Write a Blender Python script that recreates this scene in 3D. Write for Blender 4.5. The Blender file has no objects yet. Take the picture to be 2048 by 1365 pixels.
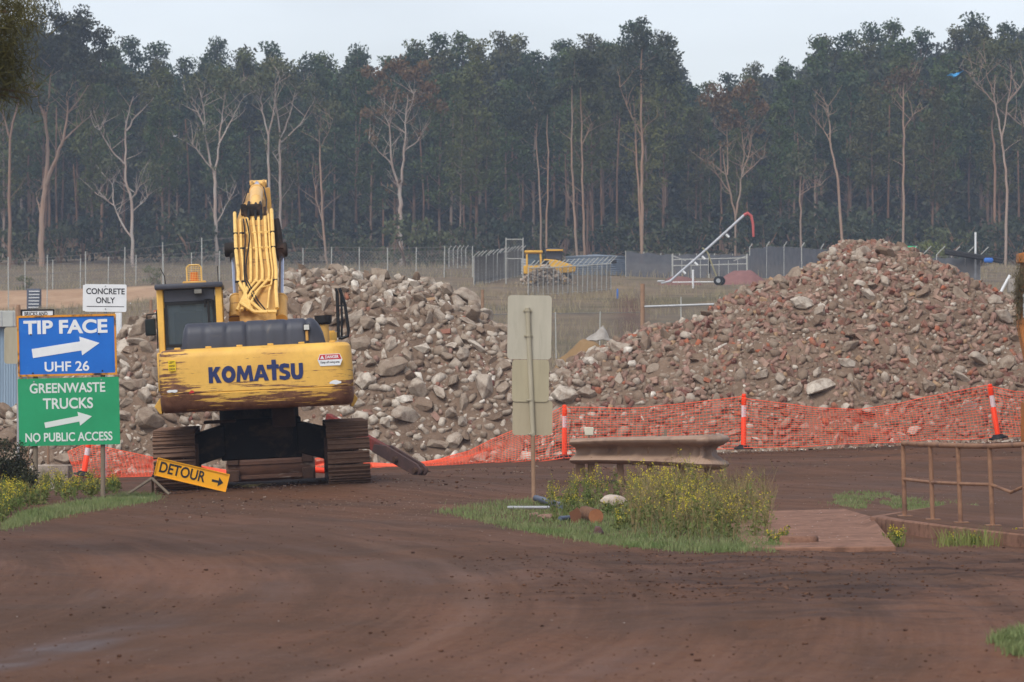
import bpy, bmesh, math, random
import numpy as np
from mathutils import Vector, Matrix, noise
R = math.radians
PI = math.pi
rnd = random.Random(11)
C = bpy.context.scene.collection
scene = bpy.context.scene

# ------------------------------------------------------------------ camera
F = 7680.0            # focal length in pixels of the 2048 wide photograph (135 mm on 36 mm)
HZ = 760.0            # pixel row of the horizon
CAMZ = 1.7
cam = bpy.data.cameras.new('camera')
camo = bpy.data.objects.new('camera', cam)
C.objects.link(camo)
camo.location = (0, 0, CAMZ)
camo.rotation_euler = (R(90), 0, 0)
cam.lens = 135.0
cam.sensor_width = 36.0
cam.shift_y = (HZ - 682.5) / 2048.0
cam.clip_start = 0.5
cam.clip_end = 3000
cam.dof.use_dof = True
cam.dof.focus_distance = 62.0
cam.dof.aperture_fstop = 6.7
scene.camera = camo

# ------------------------------------------------------------------ sky, sun, exposure (soft overcast daylight)
SUN_EL, SUN_AZ = 52.0, 205.0      # azimuth clockwise from +Y: behind the camera, a little to the left
world = bpy.data.worlds.new('World')
scene.world = world
world.use_nodes = True
wn = world.node_tree
wn.nodes.clear()
sky = wn.nodes.new('ShaderNodeTexSky')
sky.sky_type = 'NISHITA'
sky.sun_disc = False
sky.sun_elevation = R(SUN_EL)
sky.sun_rotation = R(SUN_AZ)
sky.air_density = 1.0
sky.dust_density = 2.0
sky.ozone_density = 2.5
hs = wn.nodes.new('ShaderNodeHueSaturation')
hs.inputs['Saturation'].default_value = 0.37
hs.inputs['Hue'].default_value = 0.512
hs.inputs['Value'].default_value = 1.0
wb = wn.nodes.new('ShaderNodeBackground')
wb.inputs['Strength'].default_value = 0.145
wo = wn.nodes.new('ShaderNodeOutputWorld')
wn.links.new(sky.outputs[0], hs.inputs['Color'])
# faint uneven cloud tone
wtc = wn.nodes.new('ShaderNodeTexCoord')
wmp = wn.nodes.new('ShaderNodeMapping'); wmp.inputs['Scale'].default_value = (5, 5, 16)
wnz = wn.nodes.new('ShaderNodeTexNoise'); wnz.inputs['Scale'].default_value = 1.0; wnz.inputs['Detail'].default_value = 4
wmr = wn.nodes.new('ShaderNodeMapRange'); wmr.inputs[1].default_value = 0.35; wmr.inputs[2].default_value = 0.65; wmr.inputs[3].default_value = 0.84; wmr.inputs[4].default_value = 1.0
wmx = wn.nodes.new('ShaderNodeMix'); wmx.data_type = 'RGBA'; wmx.blend_type = 'MULTIPLY'; wmx.inputs[0].default_value = 1.0
wn.links.new(wtc.outputs['Generated'], wmp.inputs[0]); wn.links.new(wmp.outputs[0], wnz.inputs['Vector']); wn.links.new(wnz.outputs[0], wmr.inputs[0])
wn.links.new(hs.outputs[0], wmx.inputs[6]); wn.links.new(wmr.outputs[0], wmx.inputs[7])
wn.links.new(wmx.outputs[2], wb.inputs['Color'])
wn.links.new(wb.outputs[0], wo.inputs['Surface'])
sun = bpy.data.lights.new('sun', 'SUN')
sun.energy = 1.3
sun.angle = R(25)
sun.color = (1.0, 0.96, 0.9)
suno = bpy.data.objects.new('sun', sun)
C.objects.link(suno)
sd = Vector((math.sin(R(SUN_AZ)) * math.cos(R(SUN_EL)), math.cos(R(SUN_AZ)) * math.cos(R(SUN_EL)), math.sin(R(SUN_EL))))
suno.rotation_euler = sd.to_track_quat('Z', 'Y').to_euler()
suno.location = (-20, -20, 60)
scene.view_settings.view_transform = 'Standard'
scene.view_settings.look = 'None'
scene.view_settings.exposure = 0.62
scene.view_settings.gamma = 1.0
scene.view_settings.use_curve_mapping = False
scene.cycles.use_denoising = True
scene.cycles.volume_bounces = 1
scene.cycles.max_bounces = 8

# ------------------------------------------------------------------ helpers
def W(px, py, D):
    """point seen at pixel (px, py) of the photograph at depth D"""
    return Vector(((px - 1024) / F * D, D, CAMZ + (HZ - py) / F * D))
def toPx(p):
    return (1024 + p[0] / p[1] * F, HZ - (p[2] - CAMZ) / p[1] * F)

def ss(a, b, t):
    t = np.clip((np.asarray(t, dtype=float) - a) / (b - a), 0, 1)
    return t * t * (3 - 2 * t)

_tab = np.random.default_rng(5).random((8, 256, 256))
def vn(x, y, k=0):
    """value noise 0..1"""
    x = np.asarray(x, dtype=float); y = np.asarray(y, dtype=float)
    xi = np.floor(x).astype(int); yi = np.floor(y).astype(int)
    fx = x - xi; fy = y - yi
    fx = fx * fx * (3 - 2 * fx); fy = fy * fy * (3 - 2 * fy)
    t = _tab[k % 8]
    a = t[xi & 255, yi & 255]; b = t[(xi + 1) & 255, yi & 255]
    c = t[xi & 255, (yi + 1) & 255]; d = t[(xi + 1) & 255, (yi + 1) & 255]
    return (a * (1 - fx) + b * fx) * (1 - fy) + (c * (1 - fx) + d * fx) * fy
def fbm(x, y, o=4, k=0):
    s = 0; a = 0.5
    x = np.asarray(x, dtype=float); y = np.asarray(y, dtype=float)
    for i in range(o):
        s = s + a * vn(x, y, k + i); x = x * 2.03 + 7.1; y = y * 2.03 + 3.3; a *= 0.5
    return s / (1 - 0.5 ** o)

EXC = (-3.79, 60.4, 0.06)
EXC_ROLL = R(2.8)
EXC_YAW = math.atan2(3.79, 60.4)
HILL_Y = [-60, 60, 88, 100, 130, 180, 212, 236, 243, 252, 300, 350, 480, 560, 640]
HILL_Z = [0, 0, 0, 0.6, 2.5, 5.3, 6.5, 7.5, 7.8, 8.3, 10.2, 12.0, 21, 27, 30]
HILL_ZL = [0, 0, 0, 0.5, 2.2, 4.6, 5.3, 5.6, 5.8, 7.55, 8.7, 12.0, 21, 27, 30]
def gbase(x, y):
    x = np.asarray(x, dtype=float); y = np.asarray(y, dtype=float)
    left = 1 - ss(-14, -4, x * 100 / np.maximum(y, 20))
    z = np.interp(y, HILL_Y, HILL_Z) * (1 - left) + np.interp(y, HILL_Y, HILL_ZL) * left
    tilt = (0.04 + 0.036 * np.clip(x, -16, 16)) * ss(50, 74, y) * (1 - ss(100, 150, y))
    z = z + tilt
    w = np.exp(-(((x - EXC[0]) / 3.2) ** 4 + ((y - EXC[1]) / 4.2) ** 4))
    z = z * (1 - w) + w * (EXC[2] + 0.049 * (x - EXC[0]) + 0.015)
    return z
def gz(x, y):
    x = np.asarray(x, dtype=float); y = np.asarray(y, dtype=float)
    z = gbase(x, y)
    near = 1 - ss(70, 120, y)
    r = np.hypot(x + 40, y - 30)
    ruts = (vn(r * 2.2, np.arctan2(y - 30, x + 40) * 14, 3) - 0.5) * 0.05 * (1 - ss(44, 56, y))
    r2 = x * 0.2 + y
    churn = ss(-1.5, 3, x) * (1 - ss(36, 42, y))
    z = z + near * ((fbm(x * 0.5, y * 0.25, 4, 1) - 0.5) * 0.05 + ruts + (fbm(x * 3.0, y * 2.2, 3, 2) - 0.5) * (0.035 + 0.045 * churn))
    road = ss(58, 64, y) * (1 - ss(74, 78, y)) * ss(-1, 2, x)
    z = z + road * (vn(x * 0.25, y * 1.4, 4) - 0.5) * 0.12
    z = z + ss(120, 200, y) * (fbm(x * 0.08, y * 0.08, 4, 5) - 0.5) * 0.9 * (1 - ss(225, 240, y) * (1 - ss(252, 262, y)))
    return z
def g1(x, y):
    return float(gz(x, y))

class MB:
    def __init__(s):
        s.v = []; s.f = []; s.m = []; s.cur = 0
    def mat(s, i):
        s.cur = i; return s
    def add(s, verts, faces, M=None):
        b = len(s.v)
        for p in verts:
            p = Vector(p)
            s.v.append(M @ p if M is not None else p)
        for f in faces:
            s.f.append([b + i for i in f]); s.m.append(s.cur)
        return s
    def box(s, c, d, M=None):
        c = Vector(c); x, y, z = d[0] / 2, d[1] / 2, d[2] / 2
        vs = [c + Vector((sx * x, sy * y, sz * z)) for sx in (-1, 1) for sy in (-1, 1) for sz in (-1, 1)]
        return s.add(vs, [(0, 1, 3, 2), (4, 6, 7, 5), (0, 4, 5, 1), (2, 3, 7, 6), (0, 2, 6, 4), (1, 5, 7, 3)], M)
    def tube(s, pts, r, n=8, caps=True, M=None, squash=1.0):
        pts = [Vector(p) for p in pts]
        rs = r if isinstance(r, (list, tuple)) else [r] * len(pts)
        vs = []; fs = []
        up = None
        for i, p in enumerate(pts):
            t = (pts[min(i + 1, len(pts) - 1)] - pts[max(i - 1, 0)])
            if t.length < 1e-9: t = Vector((0, 0, 1))
            t.normalize()
            if up is None:
                a = Vector((0, 0, 1)) if abs(t.z) < 0.9 else Vector((1, 0, 0))
                up = (a - t * a.dot(t)).normalized()
            else:
                up = up - t * up.dot(t)
                up = up.normalized() if up.length > 1e-6 else t.orthogonal().normalized()
            side = t.cross(up)
            for k in range(n):
                an = 2 * PI * k / n
                vs.append(p + (side * math.cos(an) + up * math.sin(an) * squash) * rs[i])
        for i in range(len(pts) - 1):
            for k in range(n):
                a = i * n + k; b = i * n + (k + 1) % n
                fs.append((a, b, b + n, a + n))
        if caps:
            fs.append(tuple(range(n - 1, -1, -1)))
            o = (len(pts) - 1) * n
            fs.append(tuple(o + k for k in range(n)))
        return s.add(vs, fs, M)
    def cyl(s, p0, p1, r0, r1=None, n=14, caps=True, M=None):
        return s.tube([p0, p1], [r0, r0 if r1 is None else r1], n, caps, M)
    def loft(s, loops, caps=True, close=True, M=None):
        n = len(loops[0]); vs = [Vector(p) for l in loops for p in l]; fs = []
        for i in range(len(loops) - 1):
            for k in range(n if close else n - 1):
                a = i * n + k; b = i * n + (k + 1) % n
                fs.append((a, b, b + n, a + n))
        if caps and close:
            fs.append(tuple(range(n - 1, -1, -1)))
            o = (len(loops) - 1) * n
            fs.append(tuple(o + k for k in range(n)))
        return s.add(vs, fs, M)
    def prism(s, poly, x0, x1, axis='x', M=None):
        """polygon in the two other axes, extruded along axis"""
        def mk(a, b, t):
            return {'x': (t, a, b), 'y': (a, t, b), 'z': (a, b, t)}[axis]
        return s.loft([[mk(a, b, x0) for a, b in poly], [mk(a, b, x1) for a, b in poly]], M=M)
    def build(s, name, mats, parent=None, smooth=False, bevel=0.0, seg=1, origin=None, ang=40):
        me = bpy.data.meshes.new(name)
        if not isinstance(mats, (list, tuple)): mats = [mats]
        vs = s.v if origin is None else [p - Vector(origin) for p in s.v]
        me.from_pydata([tuple(p) for p in vs], [], s.f)
        for m in mats: me.materials.append(m)
        me.polygons.foreach_set('material_index', s.m)
        bm = bmesh.new(); bm.from_mesh(me)
        bmesh.ops.recalc_face_normals(bm, faces=bm.faces[:])
        if bevel > 0:
            es = [e for e in bm.edges if len(e.link_faces) == 2 and e.calc_face_angle(0) > R(28)]
            bmesh.ops.bevel(bm, geom=es, offset=bevel, segments=seg, affect='EDGES', profile=0.5, clamp_overlap=True)
        bm.to_mesh(me); bm.free()
        if smooth or bevel > 0:
            me.polygons.foreach_set('use_smooth', [True] * len(me.polygons))
            me.set_sharp_from_angle(angle=R(ang))
        o = bpy.data.objects.new(name, me)
        C.objects.link(o)
        if origin is not None: o.location = origin
        if parent is not None: o.parent = parent
        return o

def tag(o, label=None, cat=None, group=None, kind=None):
    if label: o['label'] = label
    if cat: o['category'] = cat
    if group: o['group'] = group
    if kind: o['kind'] = kind
    return o
def thing(name, label, cat, loc=(0, 0, 0), rot=(0, 0, 0), group=None):
    o = bpy.data.objects.new(name, None)
    C.objects.link(o)
    o.empty_display_size = 0.3
    o.location = loc; o.rotation_euler = rot
    return tag(o, label, cat, group)
def mesh_np(name, verts, faces, mats, smooth=False):
    """verts (n,3); faces (m,k) all of the same k"""
    me = bpy.data.meshes.new(name)
    verts = np.asarray(verts, dtype=np.float32); faces = np.asarray(faces, dtype=np.int32)
    m, k = faces.shape
    me.vertices.add(len(verts)); me.vertices.foreach_set('co', verts.ravel())
    me.loops.add(m * k); me.loops.foreach_set('vertex_index', faces.ravel())
    me.polygons.add(m); me.polygons.foreach_set('loop_start', np.arange(m, dtype=np.int32) * k)
    for mt in (mats if isinstance(mats, (list, tuple)) else [mats]): me.materials.append(mt)
    if smooth: me.polygons.foreach_set('use_smooth', np.ones(m, dtype=bool))
    me.update(); me.validate()
    return me
def link(name, me, parent=None, loc=None):
    o = bpy.data.objects.new(name, me); C.objects.link(o)
    if parent is not None: o.parent = parent
    if loc is not None: o.location = loc
    return o

# ------------------------------------------------------------------ materials
def lin(r, g, b):
    def f(c):
        c /= 255.0
        return c / 12.92 if c <= 0.04045 else ((c + 0.055) / 1.055) ** 2.4
    return (f(r), f(g), f(b), 1.0)
class NT:
    def __init__(s, name):
        s.m = bpy.data.materials.new(name); s.m.use_nodes = True
        s.t = s.m.node_tree; s.t.nodes.clear()
        s.out = s.t.nodes.new('ShaderNodeOutputMaterial')
        s.b = s.t.nodes.new('ShaderNodeBsdfPrincipled')
        s.t.links.new(s.b.outputs[0], s.out.inputs[0])
        s.tc = s.t.nodes.new('ShaderNodeTexCoord')
    def n(s, typ, **kw):
        nd = s.t.nodes.new(typ)
        for k, v in kw.items(): setattr(nd, k, v)
        return nd
    def l(s, a, b): s.t.links.new(a, b)
    def vec(s, scale=(1, 1, 1), coord='Object', rot=(0, 0, 0)):
        mp = s.n('ShaderNodeMapping')
        mp.inputs['Scale'].default_value = scale
        mp.inputs['Rotation'].default_value = rot
        if coord == 'World':
            g = s.n('ShaderNodeNewGeometry'); s.l(g.outputs['Position'], mp.inputs[0])
        else:
            s.l(s.tc.outputs[coord], mp.inputs[0])
        return mp.outputs[0]
    def noise(s, scale, detail=4, rough=0.55, vec=None, dist=0.0):
        nd = s.n('ShaderNodeTexNoise')
        nd.inputs['Scale'].default_value = scale
        nd.inputs['Detail'].default_value = detail
        nd.inputs['Roughness'].default_value = rough
        nd.inputs['Distortion'].default_value = dist
        if vec is not None: s.l(vec, nd.inputs['Vector'])
        else: s.l(s.tc.outputs['Object'], nd.inputs['Vector'])
        return nd.outputs[0]
    def ramp(s, fac, stops, interp='LINEAR'):
        r = s.n('ShaderNodeValToRGB'); r.color_ramp.interpolation = interp
        el = r.color_ramp.elements
        while len(el) < len(stops): el.new(0.5)
        for e, (p, c) in zip(el, stops):
            e.position = p
            e.color = c if len(c) == 4 else (*c, 1)
        s.l(fac, r.inputs[0])
        return r.outputs[0]
    def step(s, fac, a, b):
        mr = s.n('ShaderNodeMapRange'); s.l(fac, mr.inputs[0]); mr.inputs[1].default_value = a; mr.inputs[2].default_value = b
        return mr.outputs[0]
    def mix(s, fac, a, b, mode='MIX'):
        mx = s.n('ShaderNodeMix', data_type='RGBA', blend_type=mode)
        for inp, v in ((mx.inputs[0], fac), (mx.inputs[6], a), (mx.inputs[7], b)):
            if hasattr(v, 'is_output'): s.l(v, inp)
            elif isinstance(v, (int, float)): inp.default_value = v
            else: inp.default_value = v if len(v) == 4 else (*v, 1)
        return mx.outputs[2]
    def math(s, op, a, b=0.0):
        mt = s.n('ShaderNodeMath', operation=op)
        for inp, v in ((mt.inputs[0], a), (mt.inputs[1], b)):
            if hasattr(v, 'is_output'): s.l(v, inp)
            else: inp.default_value = v
        return mt.outputs[0]
    def bump(s, h, strength=0.3, dist=0.02):
        bp = s.n('ShaderNodeBump')
        bp.inputs['Strength'].default_value = strength
        bp.inputs['Distance'].default_value = dist
        s.l(h, bp.inputs['Height']); s.l(bp.outputs[0], s.b.inputs['Normal'])
    def col(s, c):
        if hasattr(c, 'is_output'): s.l(c, s.b.inputs['Base Color'])
        else: s.b.inputs['Base Color'].default_value = c
    def set(s, rough=0.8, metal=0.0, spec=0.4):
        s.b.inputs['Roughness'].default_value = rough
        s.b.inputs['Metallic'].default_value = metal
        s.b.inputs['Specular IOR Level'].default_value = spec
        return s.m

def pm(name, c1, c2=None, scale=6.0, rough=0.75, metal=0.0, bump=0.15, c3=None, f3=0.62, spec=0.35, coord='Object', stretch=(1, 1, 1)):
    """plain material: two mottled colours, a third in patches (dirt, rust)"""
    k = NT(name)
    if c2 is None: c2 = tuple(c * 0.75 for c in c1[:3]) + (1,)
    v = k.vec(stretch, coord)
    nz = k.noise(scale, 5, 0.6, v)
    c = k.mix(k.step(nz, 0.3, 0.7), c1, c2)
    if c3 is not None:
        n3 = k.noise(scale * 0.45, 6, 0.65, v, 0.4)
        c = k.mix(k.step(n3, f3 - 0.05, f3 + 0.08), c, c3)
    k.col(c)
    if bump: k.bump(k.noise(scale * 6, 3, 0.6, v), bump, 0.01)
    return k.set(rough, metal, spec)

# ================================================================== GROUND
def ground_material():
    k = NT('dirt')
    P = k.vec((1, 1, 1), 'World')
    sep = k.n('ShaderNodeSeparateXYZ'); k.l(P, sep.inputs[0])
    # curved wheel streaks: distance from a far turning centre
    dx = k.math('ADD', sep.outputs[0], 40.0); dy = k.math('SUBTRACT', sep.outputs[1], 30.0)
    rad = k.math('SQRT', k.math('ADD', k.math('MULTIPLY', dx, dx), k.math('MULTIPLY', dy, dy)))
    ang = k.math('ARCTAN2', dy, dx)
    cmb = k.n('ShaderNodeCombineXYZ'); k.l(k.math('MULTIPLY', rad, 2.4), cmb.inputs[0]); k.l(k.math('MULTIPLY', ang, 5.0), cmb.inputs[1])
    streak = k.noise(1.0, 6, 0.6, cmb.outputs[0], 0.3)
    cmb2 = k.n('ShaderNodeCombineXYZ'); k.l(k.math('MULTIPLY', rad, 0.5), cmb2.inputs[0]); k.l(k.math('MULTIPLY', ang, 3.0), cmb2.inputs[1])
    broad = k.noise(1.0, 4, 0.55, cmb2.outputs[0], 0.4)
    big = k.noise(0.35, 5, 0.6, P, 0.5)
    fine = k.noise(9.0, 6, 0.68, P)
    c = k.mix(k.step(big, 0.35, 0.68), lin(97, 66, 47), lin(80, 59, 46))
    c = k.mix(k.math('MULTIPLY', k.step(streak, 0.42, 0.62), 0.5), c, lin(76, 58, 47))
    c = k.mix(k.math('MULTIPLY', k.step(broad, 0.52, 0.66), 0.6), c, lin(114, 78, 58))
    c = k.mix(k.math('MULTIPLY', k.step(fine, 0.5, 0.68), 0.45), c, lin(60, 40, 32))
    # bundles of fine tyre lines along the turning circle
    cmb3 = k.n('ShaderNodeCombineXYZ'); k.l(k.math('MULTIPLY', rad, 13.0), cmb3.inputs[0]); k.l(k.math('MULTIPLY', ang, 9.0), cmb3.inputs[1])
    lines = k.noise(1.0, 3, 0.5, cmb3.outputs[0])
    bun = k.math('MULTIPLY', k.step(broad, 0.44, 0.56), k.step(sep.outputs[1], 52.0, 40.0))
    c = k.mix(k.math('MULTIPLY', k.math('MULTIPLY', k.step(lines, 0.5, 0.62), bun), 0.17), c, lin(118, 88, 70))
    c = k.mix(k.math('MULTIPLY', k.math('MULTIPLY', k.step(lines, 0.46, 0.36), bun), 0.16), c, lin(64, 46, 38))
    pale = k.math('MULTIPLY', k.step(k.math('ABSOLUTE', k.math('SUBTRACT', rad, 39.75)), 0.16, 0.04), k.step(sep.outputs[1], 46.0, 40.0))
    c = k.mix(k.math('MULTIPLY', pale, 0.18), c, lin(128, 98, 82))
    speck = k.noise(38.0, 2, 0.6, P)
    c = k.mix(k.math('MULTIPLY', k.step(speck, 0.66, 0.72), 0.6), c, lin(140, 118, 104))
    at = k.n('ShaderNodeAttribute', attribute_name='zone')
    zs = k.n('ShaderNodeSeparateColor'); k.l(at.outputs[0], zs.inputs[0])
    # dark churned mud
    mud = k.math('MULTIPLY', zs.outputs[2], k.step(k.noise(1.3, 6, 0.7, k.vec((0.45, 1.6, 1), 'World'), 0.6), 0.46, 0.62))
    c = k.mix(k.math('MULTIPLY', mud, 0.8), c, lin(48, 35, 31))
    # hillside with dry grass, orange clay bank
    hn = k.noise(0.5, 7, 0.7, k.vec((1, 0.5, 1), 'World'))
    hill = k.mix(k.step(hn, 0.35, 0.65), lin(124, 107, 84), lin(96, 84, 69))
    hill = k.mix(k.math('MULTIPLY', k.step(k.noise(0.09, 4, 0.6, P), 0.55, 0.62), 0.7), hill, lin(84, 80, 56))
    c = k.mix(zs.outputs[0], c, hill)
    clay = k.mix(k.step(k.noise(0.6, 6, 0.7, P), 0.35, 0.65), lin(170, 142, 114), lin(148, 118, 92))
    c = k.mix(zs.outputs[1], c, clay)
    # wet compacted wheel path at near left, with its grey sheen painted into the colour
    wp = k.math('MULTIPLY', k.step(k.math('ABSOLUTE', k.math('SUBTRACT', rad, 37.55)), 0.42, 0.2), k.step(sep.outputs[1], 29.0, 22.5))
    wp = k.math('MULTIPLY', wp, k.step(k.noise(0.8, 3, 0.5, P), 0.3, 0.6))
    c = k.mix(k.math('MULTIPLY', wp, 0.5), c, lin(86, 78, 80))
    k.col(c)
    wet = k.noise(0.25, 3, 0.5, P)
    rg = k.n('ShaderNodeMapRange'); k.l(k.math('ADD', k.math('MULTIPLY', streak, 0.6), k.math('MULTIPLY', wet, 0.5)), rg.inputs[0])
    rg.inputs[1].default_value = 0.4; rg.inputs[2].default_value = 0.75; rg.inputs[3].default_value = 0.62; rg.inputs[4].default_value = 1.0
    k.l(k.math('SUBTRACT', rg.outputs[0], k.math('MULTIPLY', wp, 0.45)), k.b.inputs['Roughness'])
    hh = k.math('ADD', k.noise(5.0, 8, 0.7, P), k.math('MULTIPLY', streak, 0.5))
    k.bump(hh, 0.55, 0.05)
    k.b.inputs['Specular IOR Level'].default_value = 0.12
    return k.m

def build_ground():
    ys = np.concatenate([np.arange(-40, 14, 4), np.arange(14, 62, 0.11), np.arange(62, 102, 0.3), np.arange(102, 236, 1.6),
                         np.arange(236, 256, 0.7), np.arange(256, 360, 3.5), np.arange(360, 641, 10)])
    h = np.concatenate([np.arange(0, 9, 0.11), np.arange(9, 17, 0.5), np.arange(17, 60, 2.0), np.arange(60, 301, 15)])
    xs = np.concatenate([-h[:0:-1], h])
    X, Y = np.meshgrid(xs, ys)
    Z = gz(X, Y)
    nx, ny = len(xs), len(ys)
    v = np.stack([X.ravel(), Y.ravel(), Z.ravel()], 1)
    i = np.arange(nx - 1)[None, :] + nx * np.arange(ny - 1)[:, None]
    i = i.ravel()
    f = np.stack([i, i + 1, i + 1 + nx, i + nx], 1)
    me = mesh_np('ground', v, f, ground_material(), True)
    zone = np.zeros((len(v), 4), dtype=np.float32); zone[:, 3] = 1
    x, y = v[:, 0], v[:, 1]
    pxl = 1024 + x / np.maximum(y, 10) * F
    hill = ss(98, 120, y + (fbm(x * 0.1, y * 0.1, 3, 2) - 0.5) * 20)
    scar = np.exp(-((pxl - 1262) / 30) ** 2) * ss(120, 135, y) * (1 - ss(195, 215, y)) * 0.9
    hill = hill * (1 - scar)
    bank = ss(242.5, 244.5, y) * (1 - ss(251, 253, y)) * (1 - ss(320, 460, pxl + 0 * y))
    zone[:, 0] = hill; zone[:, 1] = bank
    zone[:, 2] = np.clip(ss(-1.2, 2.0, x) * (1 - ss(37, 39.5, y)) * ss(24, 31, y) + 0.55 * ss(66, 78, y) * (1 - ss(80, 90, y)), 0, 1)
    a = me.color_attributes.new('zone', 'FLOAT_COLOR', 'POINT')
    a.data.foreach_set('color', zone.ravel())
    o = link('ground', me); tag(o, kind='structure')
build_ground()

# ================================================================== HAZE
def build_haze():
    m = bpy.data.materials.new('haze_air'); m.use_nodes = True
    t = m.node_tree; t.nodes.clear()
    out = t.nodes.new('ShaderNodeOutputMaterial'); pv = t.nodes.new('ShaderNodeVolumePrincipled')
    pv.inputs['Color'].default_value = (0.62, 0.76, 1.0, 1)
    pv.inputs['Density'].default_value = 0.00033
    pv.inputs['Anisotropy'].default_value = 0.0
    t.links.new(pv.outputs[0], out.inputs['Volume'])
    b = MB(); b.box((0, 301, 36), (640, 700, 90))
    # bottom at z=-9 (below the lowest ground), top at 81
    o = b.build('haze', m); tag(o, kind='stuff')
    o.visible_shadow = True
build_haze()

# ================================================================== FOREST
LEAF = None
def leaf_material(name, hue_noise=True):
    k = NT(name)
    oi = k.n('ShaderNodeObjectInfo')
    nz = k.noise(0.55, 3, 0.6)
    c = k.mix(k.step(nz, 0.35, 0.65), oi.outputs['Color'], k.mix(0.45, oi.outputs['Color'], lin(96, 92, 58)))
    n2 = k.noise(4.0, 2, 0.6)
    c = k.mix(k.math('MULTIPLY', k.step(n2, 0.5, 0.7), 0.4), c, k.mix(0.65, c, (0.01, 0.015, 0.01, 1)))
    k.col(c)
    k.set(0.6, 0, 0.25)
    tr = k.n('ShaderNodeBsdfTranslucent'); k.l(c, tr.inputs[0])
    mx = k.n('ShaderNodeMixShader'); mx.inputs[0].default_value = 0.18
    k.l(k.b.outputs[0], mx.inputs[1]); k.l(tr.outputs[0], mx.inputs[2]); k.l(mx.outputs[0], k.out.inputs[0])
    return k.m
M_LEAF = leaf_material('gum_leaves')
def bark_material():
    k = NT('gum_bark')
    oi = k.n('ShaderNodeObjectInfo')
    v = k.vec((1.2, 1.2, 0.18))
    n1 = k.noise(2.2, 6, 0.65, v, 0.6)
    c = k.mix(k.step(n1, 0.4, 0.6), oi.outputs['Color'], k.mix(0.5, oi.outputs['Color'], lin(150, 112, 88)))
    n2 = k.noise(3.1, 4, 0.6, v)
    c = k.mix(k.math('MULTIPLY', k.step(n2, 0.55, 0.7), 0.6), c, k.mix(0.6, c, (0.03, 0.025, 0.02, 1)))
    k.col(c)
    k.bump(k.noise(9, 4, 0.6, v), 0.3, 0.03)
    return k.set(0.85, 0, 0.2)
M_BARK = bark_material()

def leaf_quads(centers, rng, L, Wd, droop=0.6):
    """one small quad per centre, hanging like gum leaves"""
    n = len(centers)
    d = rng.normal(size=(n, 3)); d[:, 2] -= droop * 1.4
    d /= np.linalg.norm(d, axis=1)[:, None]
    e = rng.normal(size=(n, 3))
    e -= d * (e * d).sum(1)[:, None]
    e /= np.linalg.norm(e, axis=1)[:, None]
    ln = L * rng.uniform(0.6, 1.35, n)[:, None]; wd = Wd * rng.uniform(0.6, 1.3, n)[:, None]
    p0 = centers - d * ln / 2; p2 = centers + d * ln / 2
    p1 = centers + e * wd / 2 - d * ln * 0.08; p3 = centers - e * wd / 2 - d * ln * 0.08
    v = np.stack([p0, p1, p2, p3], 1).reshape(-1, 3)
    f = np.arange(4 * n).reshape(-1, 4)
    return v, f
def clump_points(rng, c, r, n, flat=0.75):
    """points round a clump, most of them near its outside and top"""
    d = rng.normal(size=(n, 3)); d /= np.linalg.norm(d, axis=1)[:, None]
    rr = r * rng.uniform(0.15, 1.0, n) ** 0.45 * rng.uniform(0.8, 1.15, n)
    p = d * rr[:, None]; p[:, 2] *= flat
    return np.asarray(c)[None, :] + p

def crown_mesh(name, rng, clumps, per, L=0.42, Wd=0.2):
    pts = np.concatenate([clump_points(rng, c, r, int(per * (r / 1.0) ** 2)) for c, r in clumps])
    v, f = leaf_quads(pts, rng, L, Wd)
    return mesh_np(name, v, f, M_LEAF)

def plantation_gum(seed, h=22.0, base=0.5, rad=2.6, ncl=46, per=62):
    """a slim bare trunk, some thin limbs and a narrow pointed crown; returns the two meshes, base at the origin"""
    rng = np.random.default_rng(seed); rr = random.Random(seed)
    top = Vector((rr.uniform(-.5, .5), rr.uniform(-.5, .5), h * 0.95))
    b1 = Vector((rr.uniform(-.25, .25), rr.uniform(-.25, .25), h * 0.4))
    mb = MB()
    def spine(t):
        return (b1 * 2 * t * (1 - t)) * 1.0 + top * t * t + Vector((0, 0, 2 * t * (1 - t) * (h * 0.475 - b1.z)))
    pts = [spine(i / 9) for i in range(10)]
    mb.tube(pts, [0.17 - 0.0155 * i for i in range(10)], 7)
    clumps = []
    for i in range(ncl):
        t = base + (1 - base) * (i + rr.random()) / ncl
        u = (t - base) / (1 - base)
        env = rad * (0.55 + 0.9 * u if u < 0.4 else 0.91 * (1.08 - u) / 0.68 + 0.08)
        a = rr.random() * 2 * PI; q = env * math.sqrt(rr.random()) * 0.95
        p = spine(min(t, 1)) + Vector((math.cos(a) * q, math.sin(a) * q, rr.uniform(-.3, .3)))
        clumps.append((tuple(p), rr.uniform(0.65, 1.15)))
        if i % 4 == 0:
            s0 = spine(max(0.1, t - 0.09))
            mid = (s0 + p) / 2 + Vector((0, 0, -0.25))
            mb.tube([s0, mid, p], [0.05, 0.035, 0.015], 5)
    # a few dead lower branches
    for i in range(6):
        t = rr.uniform(0.2, base); a = rr.random() * 2 * PI; s0 = spine(t); ln = rr.uniform(0.8, 2.2)
        mb.tube([s0, s0 + Vector((math.cos(a) * ln * .5, math.sin(a) * ln * .5, ln * .35)), s0 + Vector((math.cos(a) * ln, math.sin(a) * ln, ln * .9))], [0.035, 0.025, 0.01], 4)
    cr = crown_mesh('crown', rng, clumps, per)
    t_ = mb.build('trunk', M_BARK, smooth=True)
    tm = t_.data; bpy.data.objects.remove(t_)
    return tm, cr

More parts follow.
